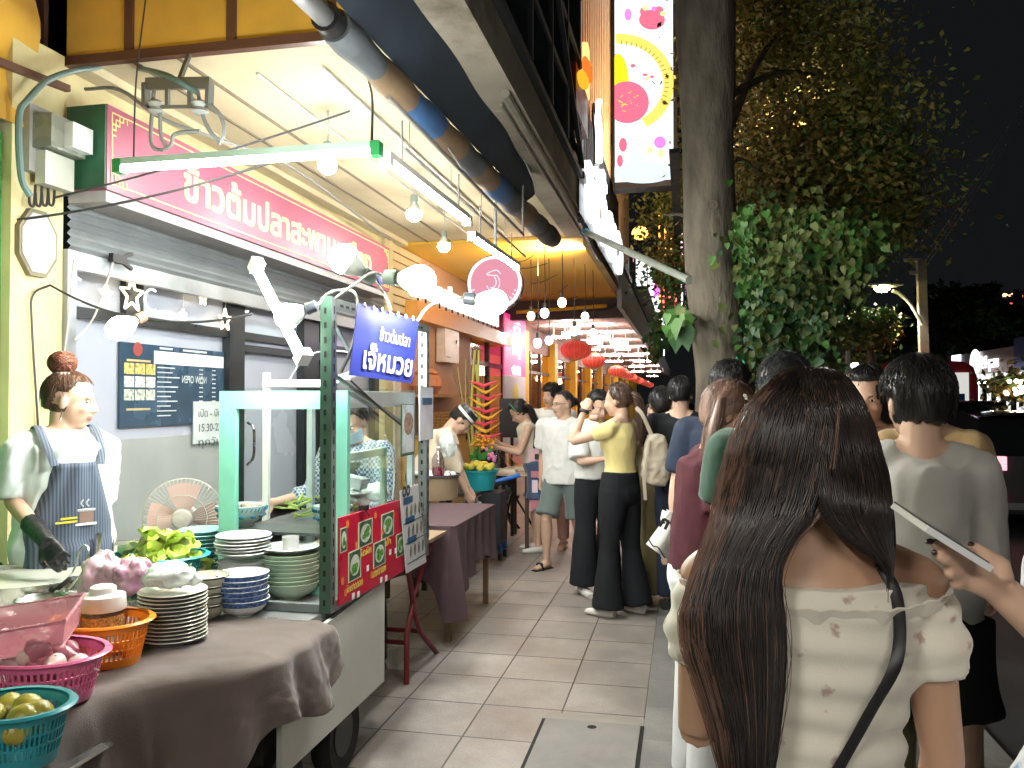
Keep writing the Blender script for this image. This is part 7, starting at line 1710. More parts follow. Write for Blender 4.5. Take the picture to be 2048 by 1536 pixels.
# ---- 11 photographer behind her
P11 = Person('person in white shirt and black trousers holding a small camera by the walking man', 1192, 6.5, 1.60, 215, 'f', skl, head=(0, 22, 0), arms=(((.2, .45, -1), (-.55, .8, .15)), ((-.2, .45, -1), (.55, .8, .15))), curl=.9); P11.skin_mesh(); shirt(P11, whc, hem=.93, sleeve=.9, loose=1.12, infl=.02); trousers(P11, blk, top=1.0, knee=.095, ank=.12, hem=1.98); shoes(P11, sneak); cap_hair(P11, hrk, th=.014, sidez=-.4, nape=-.8)
cp_ = P11.t.location + P11.RZ @ ((P11.J['hand0'] + P11.J['hand1']) / 2 + V((0, .03, .02))); t = thing('camera', 'small silver camera held against the white shirt', 'camera', cp_, R(215)); MB().box((-.06, -.02, -.035), (.06, .02, .035)).build('case', M('camera silver', (.4, .42, .43), .3, metal=.6), t); MB().cyl((0, .02, 0), (0, .05, 0), .024).build('lens', blackp, t)
# ---- 12 walking man
P12 = Person('bespectacled man in a white tee shirt, grey green shorts and black sandals walking this way', 1128, 7.45, 1.63, 158, 'm', skl, head=(-28, 2, 0), arms=(((.25, -.25, -1), (.0, .15, -1)), ((-.22, .12, -1), (.05, .35, -1))), legs=(((.04, .42, -1), (.06, -.12, -1)), ((-.05, -.12, -1), (-.02, -.45, -1))), build=1.06); P12.skin_mesh()
shirt(P12, whc, hem=.80, sleeve=.72, infl=.02, loose=1.06, amp=.010, voxel=.010); trousers(P12, shrt, hem=.92, ank=.105, hip=.008, top=.89, name='shorts', amp=.006); shoes(P12, sblk, sandal=True); cap_hair(P12, hrg, th=.004, front=.62, sidez=.05, nape=-.5, strands=500, clump=.0014, lenf=.7)
b = MB().ell(P12.hp(0, -.125, .02), (.034, .03, .034)); 
for k in range(60): a = rnd.random() * 6.28; c_ = P12.hp(0, -.125, .02); b.tube([c_ + V((.034 * math.cos(a), .0, .034 * math.sin(a))), c_ + V((.05 * math.cos(a + .4), -.01, .045 * math.sin(a + .4)))], .002, 3)
b.build('hair_bun', hrk, P12.t)
b = MB()
for sx in (-1, 1): b.tube([P12.hp(sx * .033 + .02 * math.cos(a), .098, .005 + .015 * math.sin(a)) for a in [R(30 * k) for k in range(13)]], .0016, 4); b.tube([P12.hp(sx * .053, .096, .01), P12.hp(sx * .076, -.01, .01)], .0016, 4)
b.tube([P12.hp(-.013, .100, .006), P12.hp(.013, .100, .006)], .0016, 4); b.build('glasses', M('glasses', (.08, .06, .05), .3), P12.t)
# ---- 13, 14, 15, 16
P13 = Person('young man with thick dark fringe in a white shirt just behind the walking man', 1104, 8.5, 1.68, 170, 'm', skl, head=(-20, 0, 0), voxel=.011); P13.skin_mesh(); shirt(P13, whc, sleeve=.7, loose=1.05); trousers(P13, M('cloth pinkish', (.45, .25, .2), .8)); shoes(P13, M('shoe tan', (.5, .3, .2), .5)); cap_hair(P13, hrk, th=.02, front=.3, fringe=.3)
P14 = Person('woman in sleeveless cream top and green headband looking down, with long dark hair', 1072, 8.3, 1.55, 105, 'f', skl, lean=12, head=(0, 28, 0), arms=(((.1, .3, -1), (-.1, .8, .35)), ((-.1, .35, -1), (.1, .9, .25)))); P14.skin_mesh(); shirt(P14, crm, hem=.93, sleeve=0, infl=.010, loose=.98); trousers(P14, denim, hem=.75, ank=.12, name='shorts'); shoes(P14, sneak)
cap_hair(P14, hrk, th=.013, front=.55, sidez=-.5, nape=-.8); lock(P14, hrk, [P14.hp(-.03, -.08, .03), P14.hp(-.02, -.11, -.03), P14.tp(-.02, -.11, 1.34), P14.tp(-.02, -.12, 1.18)], [.05, .055, .025], 160)
MB().tube([P14.hp(.085 * math.cos(a), -.0 + .02, .03 + .102 * math.sin(a)) for a in [R(15 * k) for k in range(13)]], .008, 5).build('headband', M('headband green', (.05, .2, .12), .5), P14.t)
ptb = thing('tote_bag', 'pale pink translucent tote bag with coloured blocks on the woman looking down', 'bag', at_d(1080, 970, 8.15))
PB = lambda px, py, o=0: at_d(px, py, 8.15 - o) - wloc(ptb)
b = MB().grid(lambda u, v: PB(1058 + 42 * u + 6 * (v - .5) * (u - .5), 1022 - 125 * v) + V((0, -.02 * math.sin(3.14 * u), 0)), 12, 14, .05); b.build('bag_body', M('pink gauze', (.74, .48, .52), .5, alpha=.88, var=.15, scale=10), ptb)
b = MB()
for k, (x0, y0, x1, y1) in enumerate(((1062, 990, 1078, 1018), (1080, 985, 1096, 1020), (1064, 960, 1076, 985), (1082, 955, 1094, 975), (1062, 942, 1080, 955))):
    p, q = PB(x0, y0, .045), PB(x1, y1, .045); b.m(k % 4).box((p.x, min(p.y, q.y) - .004, q.z), (q.x, min(p.y, q.y), p.z))
b.build('colour_blocks', [M('block red', (.55, .2, .26), .6), M('block blue', (.25, .28, .55), .6), M('block pale', (.75, .6, .7), .6), M('block wine', (.4, .12, .2), .6)], ptb)
b = MB().loft(smoothpts([PB(1068, 898), PB(1071, 860, .05), PB(1076, 845, .02)], 4), [(.012, .004)] * 9, seg=6).loft(smoothpts([PB(1090, 898), PB(1086, 870, .05), PB(1080, 850, .02)], 4), [(.012, .004)] * 9, seg=6); b.build('handle', blackp, ptb)
b = MB(); text_on(b, 'aZ', PB(1070, 918, .05), (1, 0, 0), (0, 0, 1), .07, rows=12, bold=.06); b.build('lettering', M('print black', (.02, .02, .02)), ptb)
P15 = Person('seated musician in black bent over a small pale ukulele behind the light topped table', 1010, 9.6, 1.66, 120, 'm', skt, lean=28, head=(10, 20, 0), seat=.50, legs=(((.2, 1, -.05), (.0, .05, -1)), ((-.2, 1, -.05), (0, .05, -1))), arms=(((.3, .5, -.8), (-.6, .8, .2)), ((-.3, .6, -.7), (.3, .8, .4))), voxel=.011); P15.skin_mesh(); shirt(P15, blk, loose=1.05); trousers(P15, shrt); shoes(P15, sblk); cap_hair(P15, hrb, th=.02)
t = thing('stool', 'dark folding stool under the seated musician', 'stool', (P15.t.location.x, P15.t.location.y, 0)); MB().cyl((0, 0, .38), (0, 0, .41), .17, seg=20).build('seat', blackp, t)
for k in range(4): a = R(45 + 90 * k); MB().bar((.2 * math.cos(a), .2 * math.sin(a), 0), (-.1 * math.cos(a), -.1 * math.sin(a), .379), .022).build('leg', blackp, t)
uk = at_d(1040, 908, 9.2); t = thing('ukulele', 'small ukulele with pink round body held by the seated musician', 'ukulele', uk); B = basis((.2, -1, .1))
MB().lathe([(0, .03), (.11, .03), (.115, 0), (.11, -.03), (0, -.03)], (0, 0, 0), B, 24).build('lower_bout', M('ukulele pink', (.62, .25, .2), .4), t); MB().lathe([(0, .028), (.085, .028), (.088, 0), (.085, -.028), (0, -.028)], B @ V((.13, .06, 0)), B, 24).build('upper_bout', M('ukulele brown', (.3, .1, .05), .35), t); MB().bar(B @ V((.1, .05, .035)), B @ V((.42, .2, .035)), .03, .015).build('neck', dark, t)
P16 = Person('stall helper in a tan shirt and black cap bending over the brown tub', 838, 7.0, 1.58, -75, 'm', skl, lean=32, head=(0, 18, 0), arms=(((.2, .3, -1), (-.1, .5, -1)), ((-.2, .35, -1), (.1, .5, -1)))); P16.skin_mesh(); shirt(P16, M('shirt apricot', (.66, .55, .42), .8), sleeve=1.2, loose=1.1); trousers(P16, blk); shoes(P16, sblk); cap_hair(P16, hrk, th=.012)
b = MB().lathe([(.098, -.01), (.1, .03), (.085, .07), (0, .085)], P16.hp(0, -.014, .055), P16.HR, 24).lathe([(.05, .0), (.105, .0), (.105, .006), (.05, .006)], P16.hp(0, .06, .05), P16.HR, 20); b.m(1).lathe([(.101, -.005), (.102, .02)], P16.hp(0, -.014, .06), P16.HR, 24); b.build('cap', [blackp, white], P16.t)
# ---- 17 cook behind the glass case
chk = bpy.data.materials.new('check shirt'); chk.use_nodes = True; nt = chk.node_tree; tc = nt.nodes.new('ShaderNodeTexCoord'); ck = nt.nodes.new('ShaderNodeTexChecker'); ck.inputs['Scale'].default_value = 70; ck.inputs['Color1'].default_value = (.08, .14, .25, 1); ck.inputs['Color2'].default_value = (.55, .6, .62, 1); nt.links.new(tc.outputs['Object'], ck.inputs['Vector']); nt.links.new(ck.outputs['Color'], nt.nodes['Principled BSDF'].inputs['Base Color']); nt.nodes['Principled BSDF'].inputs['Roughness'].default_value = .85
P17 = Person('cook in blue check shirt, dark green apron and mask behind the glass case', 722, 4.6, 1.53, 165, 'm', skl, head=(10, 24, 0), lean=5, arms=(((.3, .35, -1), (.35, .85, -.1)), ((-.15, .2, -1), (.1, .9, -.4))), voxel=.0085); P17.skin_mesh(); shirt(P17, chk, sleeve=1.5, loose=1.08, hem=.86); trousers(P17, blk); shoes(P17, sblk); cap_hair(P17, hrk, th=.012)
s = P17.s; apg = cloth('apron green', (.02, .055, .045))
MB().grid(lambda u, v: P17.tp(.15 * math.sin((u - .5) * 2.2) * 1.15, .135 * math.cos((u - .5) * 2.2) + .01, .58 + .72 * v), 16, 16, .004).build('apron', apg, P17.t)
MB().grid(lambda u, v: P17.hp(.070 * math.sin((u - .5) * 3.0), .024 + .078 * math.cos((u - .5) * 3.0), -.085 + .068 * v), 12, 5, .003).build('face_mask', M('mask blue', (.45, .6, .68), .6), P17.t)
# ---- 18 stall worker at the left
P18 = Person('stall worker with auburn bun, white tee shirt, striped apron and black gloves', 128, 3.5, 1.64, -118, 'f', skl, head=(55, 6, 0), voxel=.0068, build=1.12,
    arms=({'e': at_d(26, 1003, 3.35), 'w': at_d(92, 1082, 3.12), 'h': at_d(135, 1150, 3.05) - at_d(92, 1082, 3.12), 'n': (.3, .3, -.5), 'c': .7}, {'e': at_d(206, 1012, 3.62), 'w': at_d(212, 1105, 3.55), 'n': (0, 1, 0), 'c': .6})); P18.skin_mesh()
shirt(P18, cloth('tee aqua white', (.66, .76, .74), .04), hem=.84, sleeve=.92, infl=.020, loose=1.04, amp=.012, voxel=.009, arm_infl=.010, seed=2); trousers(P18, blk, hip=.01); shoes(P18, sblk)
apr = bpy.data.materials.new('apron striped'); apr.use_nodes = True; nt = apr.node_tree; tc = nt.nodes.new('ShaderNodeTexCoord'); wv_ = nt.nodes.new('ShaderNodeTexWave'); wv_.bands_direction = 'X'; wv_.inputs['Scale'].default_value = 26; wv_.inputs['Distortion'].default_value = .3; cr_ = nt.nodes.new('ShaderNodeValToRGB'); cr_.color_ramp.elements[0].color = (.045, .062, .10, 1); cr_.color_ramp.elements[1].color = (.13, .16, .21, 1)
nt.links.new(tc.outputs['Object'], wv_.inputs['Vector']); nt.links.new(wv_.outputs[0], cr_.inputs[0]); nt.links.new(cr_.outputs[0], nt.nodes['Principled BSDF'].inputs['Base Color']); nt.nodes['Principled BSDF'].inputs['Roughness'].default_value = .9
def apf(u, v):
    z = .52 + .76 * v; wd = (.175 if z < 1.0 else .175 - .07 * min(1, (z - 1.0) / .28)); th_ = (u - .5) * 2; rx = wd * (1 if z < 1 else 1)
    a = th_ * (1.45 if z < 1.0 else 1.45 - .5 * min(1, (z - 1) / .28)); fr_ = .195 - .0 * z; return P18.tp(rx * 1.05 * math.sin(a), (.168 if z > .95 else .168 + .02) * math.cos(a) ** .8 + .012 if math.cos(a) > 0 else .0, z) + V((0, .006 * math.sin(u * 20 + z * 3), 0))
MB().grid(apf, 36, 30, .004).build('apron', apr, P18.t, ang=180)
b = MB()
for sx in (-1, 1): q = smoothpts([P18.tp(sx * .095, .155, 1.27), P18.tp(sx * .11, .12, 1.345), P18.tp(sx * .115, .02, 1.435), P18.tp(sx * .09, -.09, 1.38), P18.tp(sx * .05, -.14, 1.2)], 5); b.loft(q, [(.016, .004)] * len(q), seg=8, side=(1, 0, 0))
b.build('apron_strap', apr, P18.t)
b = MB(); c = P18.tp(-.02, .187, 1.06)
b.m(0).box(c + V((-.028, 0, -.035)), c + V((.028, .004, .01))); b.m(1).loft([c + V((0, .0, .012)), c + V((0, .004, .02))], [(.038, .004), (.036, .004)], seg=12); b.m(1).loft([c + V((0, 0, -.038)), c + V((0, .004, -.046))], [(.045, .004), (.04, .004)], seg=12)
b.m(1).tube(smoothpts([c + V((-.01, .003, .03)), c + V((.0, .003, .045)), c + V((-.01, .003, .06))], 3), .003, 4).tube(smoothpts([c + V((.012, .003, .03)), c + V((.022, .003, .045)), c + V((.012, .003, .06))], 3), .003, 4)
b.m(2); b.box(c + V((.035, .002, -.03)), c + V((.12, .004, -.022))).box(c + V((.035, .002, -.015)), c + V((.10, .004, -.007)))
b.build('apron_print', [M('print brown', (.25, .16, .13), .7), M('print white', (.7, .72, .75), .7), M('print yellow', (.6, .5, .05), .7)], P18.t)
b = MB(); hand(b, P18.arm[0][2], P18.RZ.transposed() @ (at_d(135, 1150, 3.05) - at_d(92, 1082, 3.12)), P18.RZ.transposed() @ V((.3, .3, -.5)), P18.s * 1.1, .7, -1); S_, E_, W_ = P18.arm[0]; b.loft([E_.lerp(W_, .55), E_.lerp(W_, .8), W_, W_ + (W_ - E_) * .08], [.041, .036, .031, .03], seg=12); fuse(b, 'glove', M('glove black', (.014, .016, .018), .35, bump=.004, bscale=60), P18.t, .006, 1)
b = MB(); hand(b, P18.arm[1][2], P18.arm[1][2] - P18.arm[1][1], V((1, .25, 0)), P18.s * 1.1, .7, 1); S_, E_, W_ = P18.arm[1]; b.loft([E_.lerp(W_, .7), W_, W_ + (W_ - E_) * .08], [.036, .031, .03], seg=12); fuse(b, 'glove', MATS['glove black'], P18.t, .006, 1)
cap_hair(P18, hrb, th=.006, front=.55, sidez=.0, nape=-.6, strands=500, clump=.0014, seed=9)
b = MB(); hb = P18.hp(0, -.05, .158); b.ell(hb, (.056, .052, .044))
for k in range(260):
    Bq = basis((rnd.gauss(0, .6), rnd.gauss(0, .6), 1)); a = rnd.random() * 6.28; zo = rnd.uniform(-.7, .7); b.tube([hb + Bq @ V((.058 * math.cos(a + j * .3) * math.cos(zo), .054 * math.sin(a + j * .3) * math.cos(zo), .046 * math.sin(zo))) for j in range(6)], .0017, 3)
b.build('hair_bun', M('bun auburn', (.13, .045, .028), .45, var=.4, scale=30), P18.t, ang=180)
b = MB()
sc0 = P18.hp(0, -.03, .112)
b.grid(lambda u, v: sc0 + P18.HR @ V(((.036 + .010 * math.cos(6.28 * v) + .003 * math.sin(u * 100)) * math.cos(6.28 * u), (.036 + .010 * math.cos(6.28 * v) + .003 * math.sin(u * 88)) * math.sin(6.28 * u), .009 * math.sin(6.28 * v))), 60, 8); b.build('scrunchie', M('scrunchie', (.62, .5, .45), .7, var=.5, scale=40), P18.t)
MB().tube([P18.hp(.083, -.01, -.04), P18.hp(.085, -.01, -.07)], .003, 5).ell(P18.hp(.085, -.01, -.075), .006).build('earring', chrome, P18.t)
# ---- 21 hand and phone entering from the right
D21 = 1.12; wr = at_d(1998, 1178, D21); el = at_d(2190, 1345, D21 + .0)
P21 = Person('person at the right edge in a blue flowered white blouse holding a phone', 0, 0, 1.60, 25, 'f', skl, voxel=.0048, xy=(at_d(2350, 1000, 1.2).x, at_d(2350, 1000, 1.2).y), eyes=False, hands=False,
    arms=(((.1, .1, -1), (0, .5, -1)), {'e': el, 'w': wr, 'h': at_d(1880, 1100, D21) - wr, 'n': (0, 0, 1)}))
hb_ = P21.b; RT = P21.RZ.transposed(); o_ = P21.t.location; LQ = lambda px, py, d: RT @ (at_d(px, py, d) - o_)
b = hb_      # an individually posed hand: palm and five fingers round the phone
b.loft([LQ(2035, 1205, 1.12), LQ(1998, 1178, 1.12), LQ(1965, 1150, 1.115), LQ(1930, 1135, 1.11)], [(.024, .019), (.023, .019), (.030, .020), (.031, .015)], seg=14, side=RT @ V((0, .3, 1)))
for pts_ in (((1945, 1112, 1.09), (1915, 1098, 1.07), (1885, 1090, 1.055), (1862, 1084, 1.05)), ((1940, 1128, 1.10), (1908, 1122, 1.08), (1885, 1118, 1.06), (1872, 1108, 1.055)), ((1935, 1145, 1.11), (1912, 1146, 1.09), (1900, 1148, 1.075), (1894, 1142, 1.07)), ((1945, 1162, 1.12), (1925, 1166, 1.10), (1912, 1168, 1.09), (1906, 1164, 1.085))):
    b.loft([LQ(*q) for q in pts_], [.0105, .0098, .0090, .0075], seg=10)
b.loft([LQ(1975, 1135, 1.11), LQ(1968, 1110, 1.12), LQ(1948, 1096, 1.13), LQ(1940, 1091, 1.132)], [.014, .012, .0105, .0085], seg=10)
b.loft([LQ(1998, 1165, 1.11), LQ(1990, 1130, 1.12), LQ(1975, 1118, 1.12)], [.020, .020, .014], seg=10)
P21.skin_mesh()
nb = MB()
for q, r_ in (((1860, 1083, 1.047), (.0075, .003, .004)), ((1869, 1105, 1.05), (.004, .003, .004)), ((1942, 1088, 1.125), (.005, .004, .0035))): nb.ell(LQ(*q), r_)
nb.build('nail_polish', M('nail dark', (.03, .008, .012), .15, coat=1, var=0), P21.t)
mk = bpy.data.materials.new('floral blue'); mk.use_nodes = True; mk_floral(mk, (.50, .52, .55), (.05, .22, .42)); next(n for n in mk.node_tree.nodes if n.type == 'TEX_VORONOI').inputs['Scale'].default_value = 12
shirt(P21, mk, hem=.75, sleeve=.3, loose=1.1, infl=.02, voxel=.010, flare=.5); trousers(P21, denim); shoes(P21, sneak); cap_hair(P21, hrk, strands=50)
pA, pB = at_d(1818, 1033, 1.045), at_d(1945, 1112, 1.075); t = thing('phone', 'white phone in a clear case held edge on by the hand at the right', 'phone', (pA + pB) / 2)
dv = (pB - pA); c = V((0, 0, 0)); up = V((0, 0, 1)); Bp = basis(dv, (.35, .9, .55))
rr_ = Bp; b = MB(); hL = dv.length / 2; vsx = []
vw = ray(1880, 1070).normalized() + V((0, 0, .03)); b.bar(-dv / 2, dv / 2, .0085, .074, up=vw); b.build('case', M('phone clear', (.72, .74, .74), .15, coat=.5, var=0), t); MB().bar(-dv / 2 * .97 + V((0, 0, .006)), dv / 2 * .97 + V((0, 0, .006)), .002, .068, up=vw).build('screen', M('phone screen', (.08, .09, .1), .08, var=0), t)
print('people', len(PEOPLE))
# ================================================================ street tree and vegetation
bark = M('bark', (.14, .118, .088), .9, var=.4, scale=9, bump=.02, bscale=26, stretch=(1, 1, .35))
def leafmat(name, c, v=.45): return M(name, c, .55, var=v, scale=1.7)
lfA = leafmat('leaf olive', (.17, .17, .03)); lfB = leafmat('leaf brown', (.24, .18, .04)); lfC = leafmat('leaf green', (.05, .12, .025)); lfD = leafmat('leaf dark', (.02, .035, .012))
tr = thing('street_tree', 'tall street tree with thick pale grey trunk leaning slightly at the kerb', 'tree', (at_y(1448, 1100, 6.7).x, 6.7, 0))
def TP(px, py, r_px, y=6.7): p = at_y(px, py, y); return p, r_px / F * depth(p)
tp = [TP(1452, 1180, 66), TP(1450, 950, 60), TP(1448, 760, 56), TP(1440, 690, 55), TP(1428, 600, 52), TP(1422, 500, 51), TP(1418, 400, 50), TP(1415, 300, 50), TP(1414, 200, 54), TP(1412, 80, 58), TP(1410, -60, 60), TP(1400, -240, 55)]
tp[0] = (V((tp[1][0].x, 6.7, 0)), tp[0][1] * 1.1)
pts = smoothpts([p for p, r in tp], 5); rr = []
for i in range(len(pts)): f = i / (len(pts) - 1) * (len(tp) - 1); j = min(int(f), len(tp) - 2); rr.append(tp[j][1] * (1 - f + j) + tp[j + 1][1] * (f - j))
b = MB(); seg = 26
vs = []; 
for i, p in enumerate(pts):
    for k in range(seg):
        a = 2 * math.pi * k / seg; q = V((math.cos(a), math.sin(a), 0)); n_ = noise.noise(V((q.x * 2.2, q.y * 2.2, p.z * .9))) * .08 + noise.noise(V((q.x * 6, q.y * 6, p.z * 2.5))) * .05
        vs.append(p + q * rr[i] * (1 + n_))
b.add(vs, [(i * seg + k, i * seg + (k + 1) % seg, (i + 1) * seg + (k + 1) % seg, (i + 1) * seg + k) for i in range(len(pts) - 1) for k in range(seg)])
b.lathe([(.03, 0), (.045, .008), (.05, 0)], TP(1423, 422, 1)[0] + V((0, -rr[25] * 1.02, 0)), basis((0, -1, .05)), 12)
b.build('trunk', bark, tr, world=True, ang=180)
b = MB()
for px0, py0, px1, py1, dy, r0 in ((1430, 40, 1520, -120, .8, .1), (1400, 0, 1330, -200, .5, .09), (1440, 300, 1560, 60, 2.2, .05), (1440, 350, 1520, 345, .6, .018), (1440, 200, 1640, 150, 2.5, .04), (1430, 500, 1330, 430, 1.5, .03)):
    a, c = at_y(px0, py0, 6.7), at_y(px1, py1, 6.7 + dy); mid = (a + c) / 2 + V((0, 0, .12))
    b.tube(smoothpts([a, mid, c], 6), [r0 * (1 - .7 * k / 12) for k in range(13)], 8)
b.build('limbs', bark, tr, world=True)
def leaf_blob(b, spec, n, size, seed=1, droop=.5):
    """pointed leaves scattered in clumps; spec = [(centre, (rx, ry, rz), material, weight)]"""
    r = random.Random(seed); cl = []
    for c, rad, mi, wgt in spec:
        for _ in range(int(18 * wgt)):
            d = V((r.gauss(0, 1), r.gauss(0, 1), r.gauss(0, 1))).normalized() * r.random() ** .45
            cl.append((V(c) + V((d.x * rad[0], d.y * rad[1], d.z * rad[2])), r.uniform(.12, .3), mi))
    for _ in range(n):
        c, s, mi = r.choice(cl); d = V((r.gauss(0, s), r.gauss(0, s), r.gauss(0, s * .8))); p = c + d
        ax = V((r.gauss(0, 1), r.gauss(0, 1), r.gauss(0, .6) - droop)).normalized(); sd = ax.cross(V((r.gauss(0, 1), r.gauss(0, 1), r.gauss(0, 1)))).normalized()
        L_ = size * r.uniform(.6, 1.3); w = L_ * .27; up = ax.cross(sd) * L_ * .08
        b.m(mi if r.random() < .8 else r.randrange(3)); b.add([p, p + ax * L_ * .45 + sd * w + up, p + ax * L_, p + ax * L_ * .45 - sd * w + up], [(0, 1, 2), (0, 2, 3)])
Y_ = 9.0
def C(px, py, y=Y_): return at_y(px, py, y)
b = MB()
leaf_blob(b, [(C(1530, 60), (.55, .8, .9), 0, 2), (C(1640, 120), (.6, .8, .8), 0, 2), (C(1720, 230), (.5, .8, .6), 0, 1.6), (C(1560, 260), (.6, .8, .7), 1, 2.4), (C(1500, 420), (.35, .8, .5), 1, 1.2), (C(1640, 380), (.7, .8, .6), 1, 2), (C(1750, 420), (.45, .6, .45), 0, 1.4), (C(1700, 330), (.6, .7, .5), 2, 1.2), (C(1790, 330), (.2, .4, .3), 0, .4), (C(1560, 0), (.9, .8, .5), 0, 1.6), (C(1470, 150), (.25, .8, 1.0), 1, 1.2), (C(1620, 500), (.6, .6, .4), 2, 1.2)], 26000, .078, 3)
b.build('crown', [lfA, lfB, lfC], tr, world=True, smooth=False)
t2 = thing('street_tree', 'second street tree showing brownish leaves left of the thick trunk below the screen', 'tree', (.0, 13.0, 0))
MB().tube([(.35, 13.0, 0), (.3, 13.1, 2.5), (.2, 13.0, 5)], [.14, .12, .09], 10).build('trunk', bark, t2, world=True)
b = MB(); leaf_blob(b, [(C(1345, 420, 13), (.35, .8, .4), 0, 1.5), (C(1345, 520, 13), (.3, .7, .4), 1, 1.5), (C(1350, 580, 13), (.3, .6, .4), 2, 1.2), (C(1345, 350, 13), (.35, .6, .3), 0, 1.2), (C(1360, 150, 13), (.2, .5, 1.5), 0, 1.2), (C(1350, 480, 13), (.3, .6, .5), 1, 1)], 5000, .10, 5)
b.build('crown', [lfA, lfB, lfC], t2, world=True, smooth=False)
# leafy vine by the trunk with big heart-shaped leaves
vg = leafmat('vine green', (.06, .15, .028), .5); vd = leafmat('vine deep', (.022, .07, .018), .4); vo = leafmat('vine olive', (.10, .125, .03), .5)
def vine(name, label, zones, n, size, seed, y=6.4, base=None, cat='climbing plant'):
    t = thing(name, label, cat, base or C(zones[0][0], zones[0][1], y)); r = random.Random(seed); b = MB()
    for _ in range(n):
        z = r.choices(zones, [q[4] for q in zones])[0]; px = r.gauss(z[0], z[2]); py = r.gauss(z[1], z[3]); yy = y + r.uniform(-.5, .9)
        p = at_y(px, py, yy); L_ = size * r.uniform(.5, 1.25)
        ax = V((r.gauss(0, .5), r.gauss(-.2, .5), -1)).normalized(); nm = V((r.gauss(0, .6), -1, r.gauss(.5, .5))).normalized(); sd = ax.cross(nm).normalized(); up = sd.cross(ax) * L_ * .06
        b.m(z[5] if r.random() < .7 else r.randrange(3))
        o = [(0, 0), (.28, -.10), (.44, .15), (.36, .48), (.14, .8), (0, 1.05), (-.14, .8), (-.36, .48), (-.44, .15), (-.28, -.10)]
        vs = [p + sd * (x * L_) + ax * (yv * L_) + up * (abs(x) * 4 - yv) for x, yv in o]; c = p + ax * L_ * .4 - up * .5
        b.add([c] + vs, [(0, k + 1, (k + 1) % 10 + 1) for k in range(10)])
    b.build('leaves', [vg, vd, vo], t, world=True)
    b = MB()
    for _ in range(9):
        z = r.choice(zones); a = at_y(z[0] + r.gauss(0, z[2] * .6), z[1] + z[3], y + .2); q = at_y(z[0] + r.gauss(0, z[2]), z[1] - z[3], y + .2)
        b.tube(smoothpts([a, (a + q) / 2 + V((r.gauss(0, .06), 0, 0)), q], 5), .006, 4)
    b.build('stems', M('stem green', (.08, .10, .04), .6), t, world=True)
vine('climbing_plant', 'dense climbing plant with heart shaped leaves right of the thick tree trunk', [(1498, 520, 18, 50, 2, 0), (1570, 540, 50, 60, 5, 2), (1620, 480, 60, 35, 3, 2), (1690, 480, 38, 25, 2, 0), (1520, 640, 26, 50, 2.5, 1), (1600, 640, 38, 60, 4, 1), (1565, 710, 50, 40, 2.6, 2), (1705, 520, 22, 35, 1.4, 2), (1488, 470, 10, 22, 1, 0), (1640, 600, 26, 60, 2, 2)], 5200, .062, 11)
vine('climbing_plant', 'few bright heart shaped leaves left of the thick tree trunk', [(1365, 635, 12, 16, 1, 0), (1352, 655, 10, 10, 1, 0)], 26, .15, 13, y=6.3)
solo(MB().tube([(at_y(1657, 700, 7.4).x, 7.4, 0), at_y(1655, 560, 7.4)], .06, 8), 'tree_trunk', bark, 'slim dark trunk standing right of the climbing plant', 'tree')
# planted things by the far shops: blue green fronds
vine('potted_plant', 'blue green feathery plant hanging below the far sign left of the trunk', [(1318, 655, 8, 20, 1, 1), (1312, 690, 8, 10, 1, 1)], 90, .13, 17, y=13.5, cat='plant')
# green string tied to the trunk
cable([at_y(1466, 745, 6.2), at_y(1478, 708, 6.25), at_y(1494, 740, 6.2)], .008, 'bright green string knotted round the trunk above the heads', M('string green', (.05, .45, .2), .5), 'string')

# ================================================================ across the road
lp = thing('street_lamp', 'lit street lamp on a slim arm fixed to a concrete pole across the road', 'street lamp', V((at_y(1852, 700, 26).x, 26, -.13)))
yy = 26; P1 = at_y(1842, 520, yy); P0 = V((wloc(lp).x, yy, -.13))
b = MB().bar(P0, P1, .24, .22); b.build('pole', M('pole concrete', (.26, .25, .22), .8, dirt=.3), lp, world=True)
b = MB(); b.bar(at_y(1808, 520, yy), at_y(1842, 520, yy), .1).bar(at_y(1820, 545, yy), at_y(1842, 545, yy), .1); b.build('crossarm', M('arm grey', (.3, .3, .28), .6), lp, world=True)
b = MB().tube(smoothpts([at_y(1845, 650, yy - .2), at_y(1822, 610, yy - .2), at_y(1800, 588, yy - .2), at_y(1785, 582, yy - .2)], 5), .05, 8); b.build('arm', M('arm grey', (.3, .3, .28), .6), lp, world=True)
hd = at_y(1764, 576, yy - .2)
MB().ell(hd + V((.1, 0, .1)), (.5, .2, .10)).build('lamp_head', greyp, lp, world=True)
MB().ell(hd, (.22, .2, .13)).build('lens', EM('sodium', (1, .82, .35), 60), lp, world=True)
L_ = bpy.data.lights.new('street_lamp_light', 'SPOT'); L_.energy = 420; L_.color = (1, .9, .65); L_.spot_size = R(150); L_.shadow_soft_size = .3
lo = bpy.data.objects.new('street_lamp_light', L_); COL.objects.link(lo); lo.parent = lp; lo.location = hd - wloc(lp) + V((0, 0, -.2))
def far_tree(name, label, px, py, y, rad, n, size, mats, seed, trunk=True):
    c = at_y(px, py, y); t = thing(name, label, 'tree', V((c.x, y, -.13)))
    if trunk: MB().tube([(c.x, y, -.13), (c.x + .1, y, c.z * .6), (c.x, y, c.z)], [.16, .13, .08], 8).build('trunk', bark, t, world=True)
    b = MB(); r = random.Random(seed); sp = [(c + V((r.uniform(-1, 1) * rad[0] * .5, r.uniform(-.4, .4) * rad[1], r.uniform(-1, 1) * rad[2] * .5)), (rad[0] * .6, rad[1] * .6, rad[2] * .6), k % 3, 1) for k in range(6)]
    leaf_blob(b, sp, n, size, seed); b.build('crown', mats, t, world=True, smooth=False)
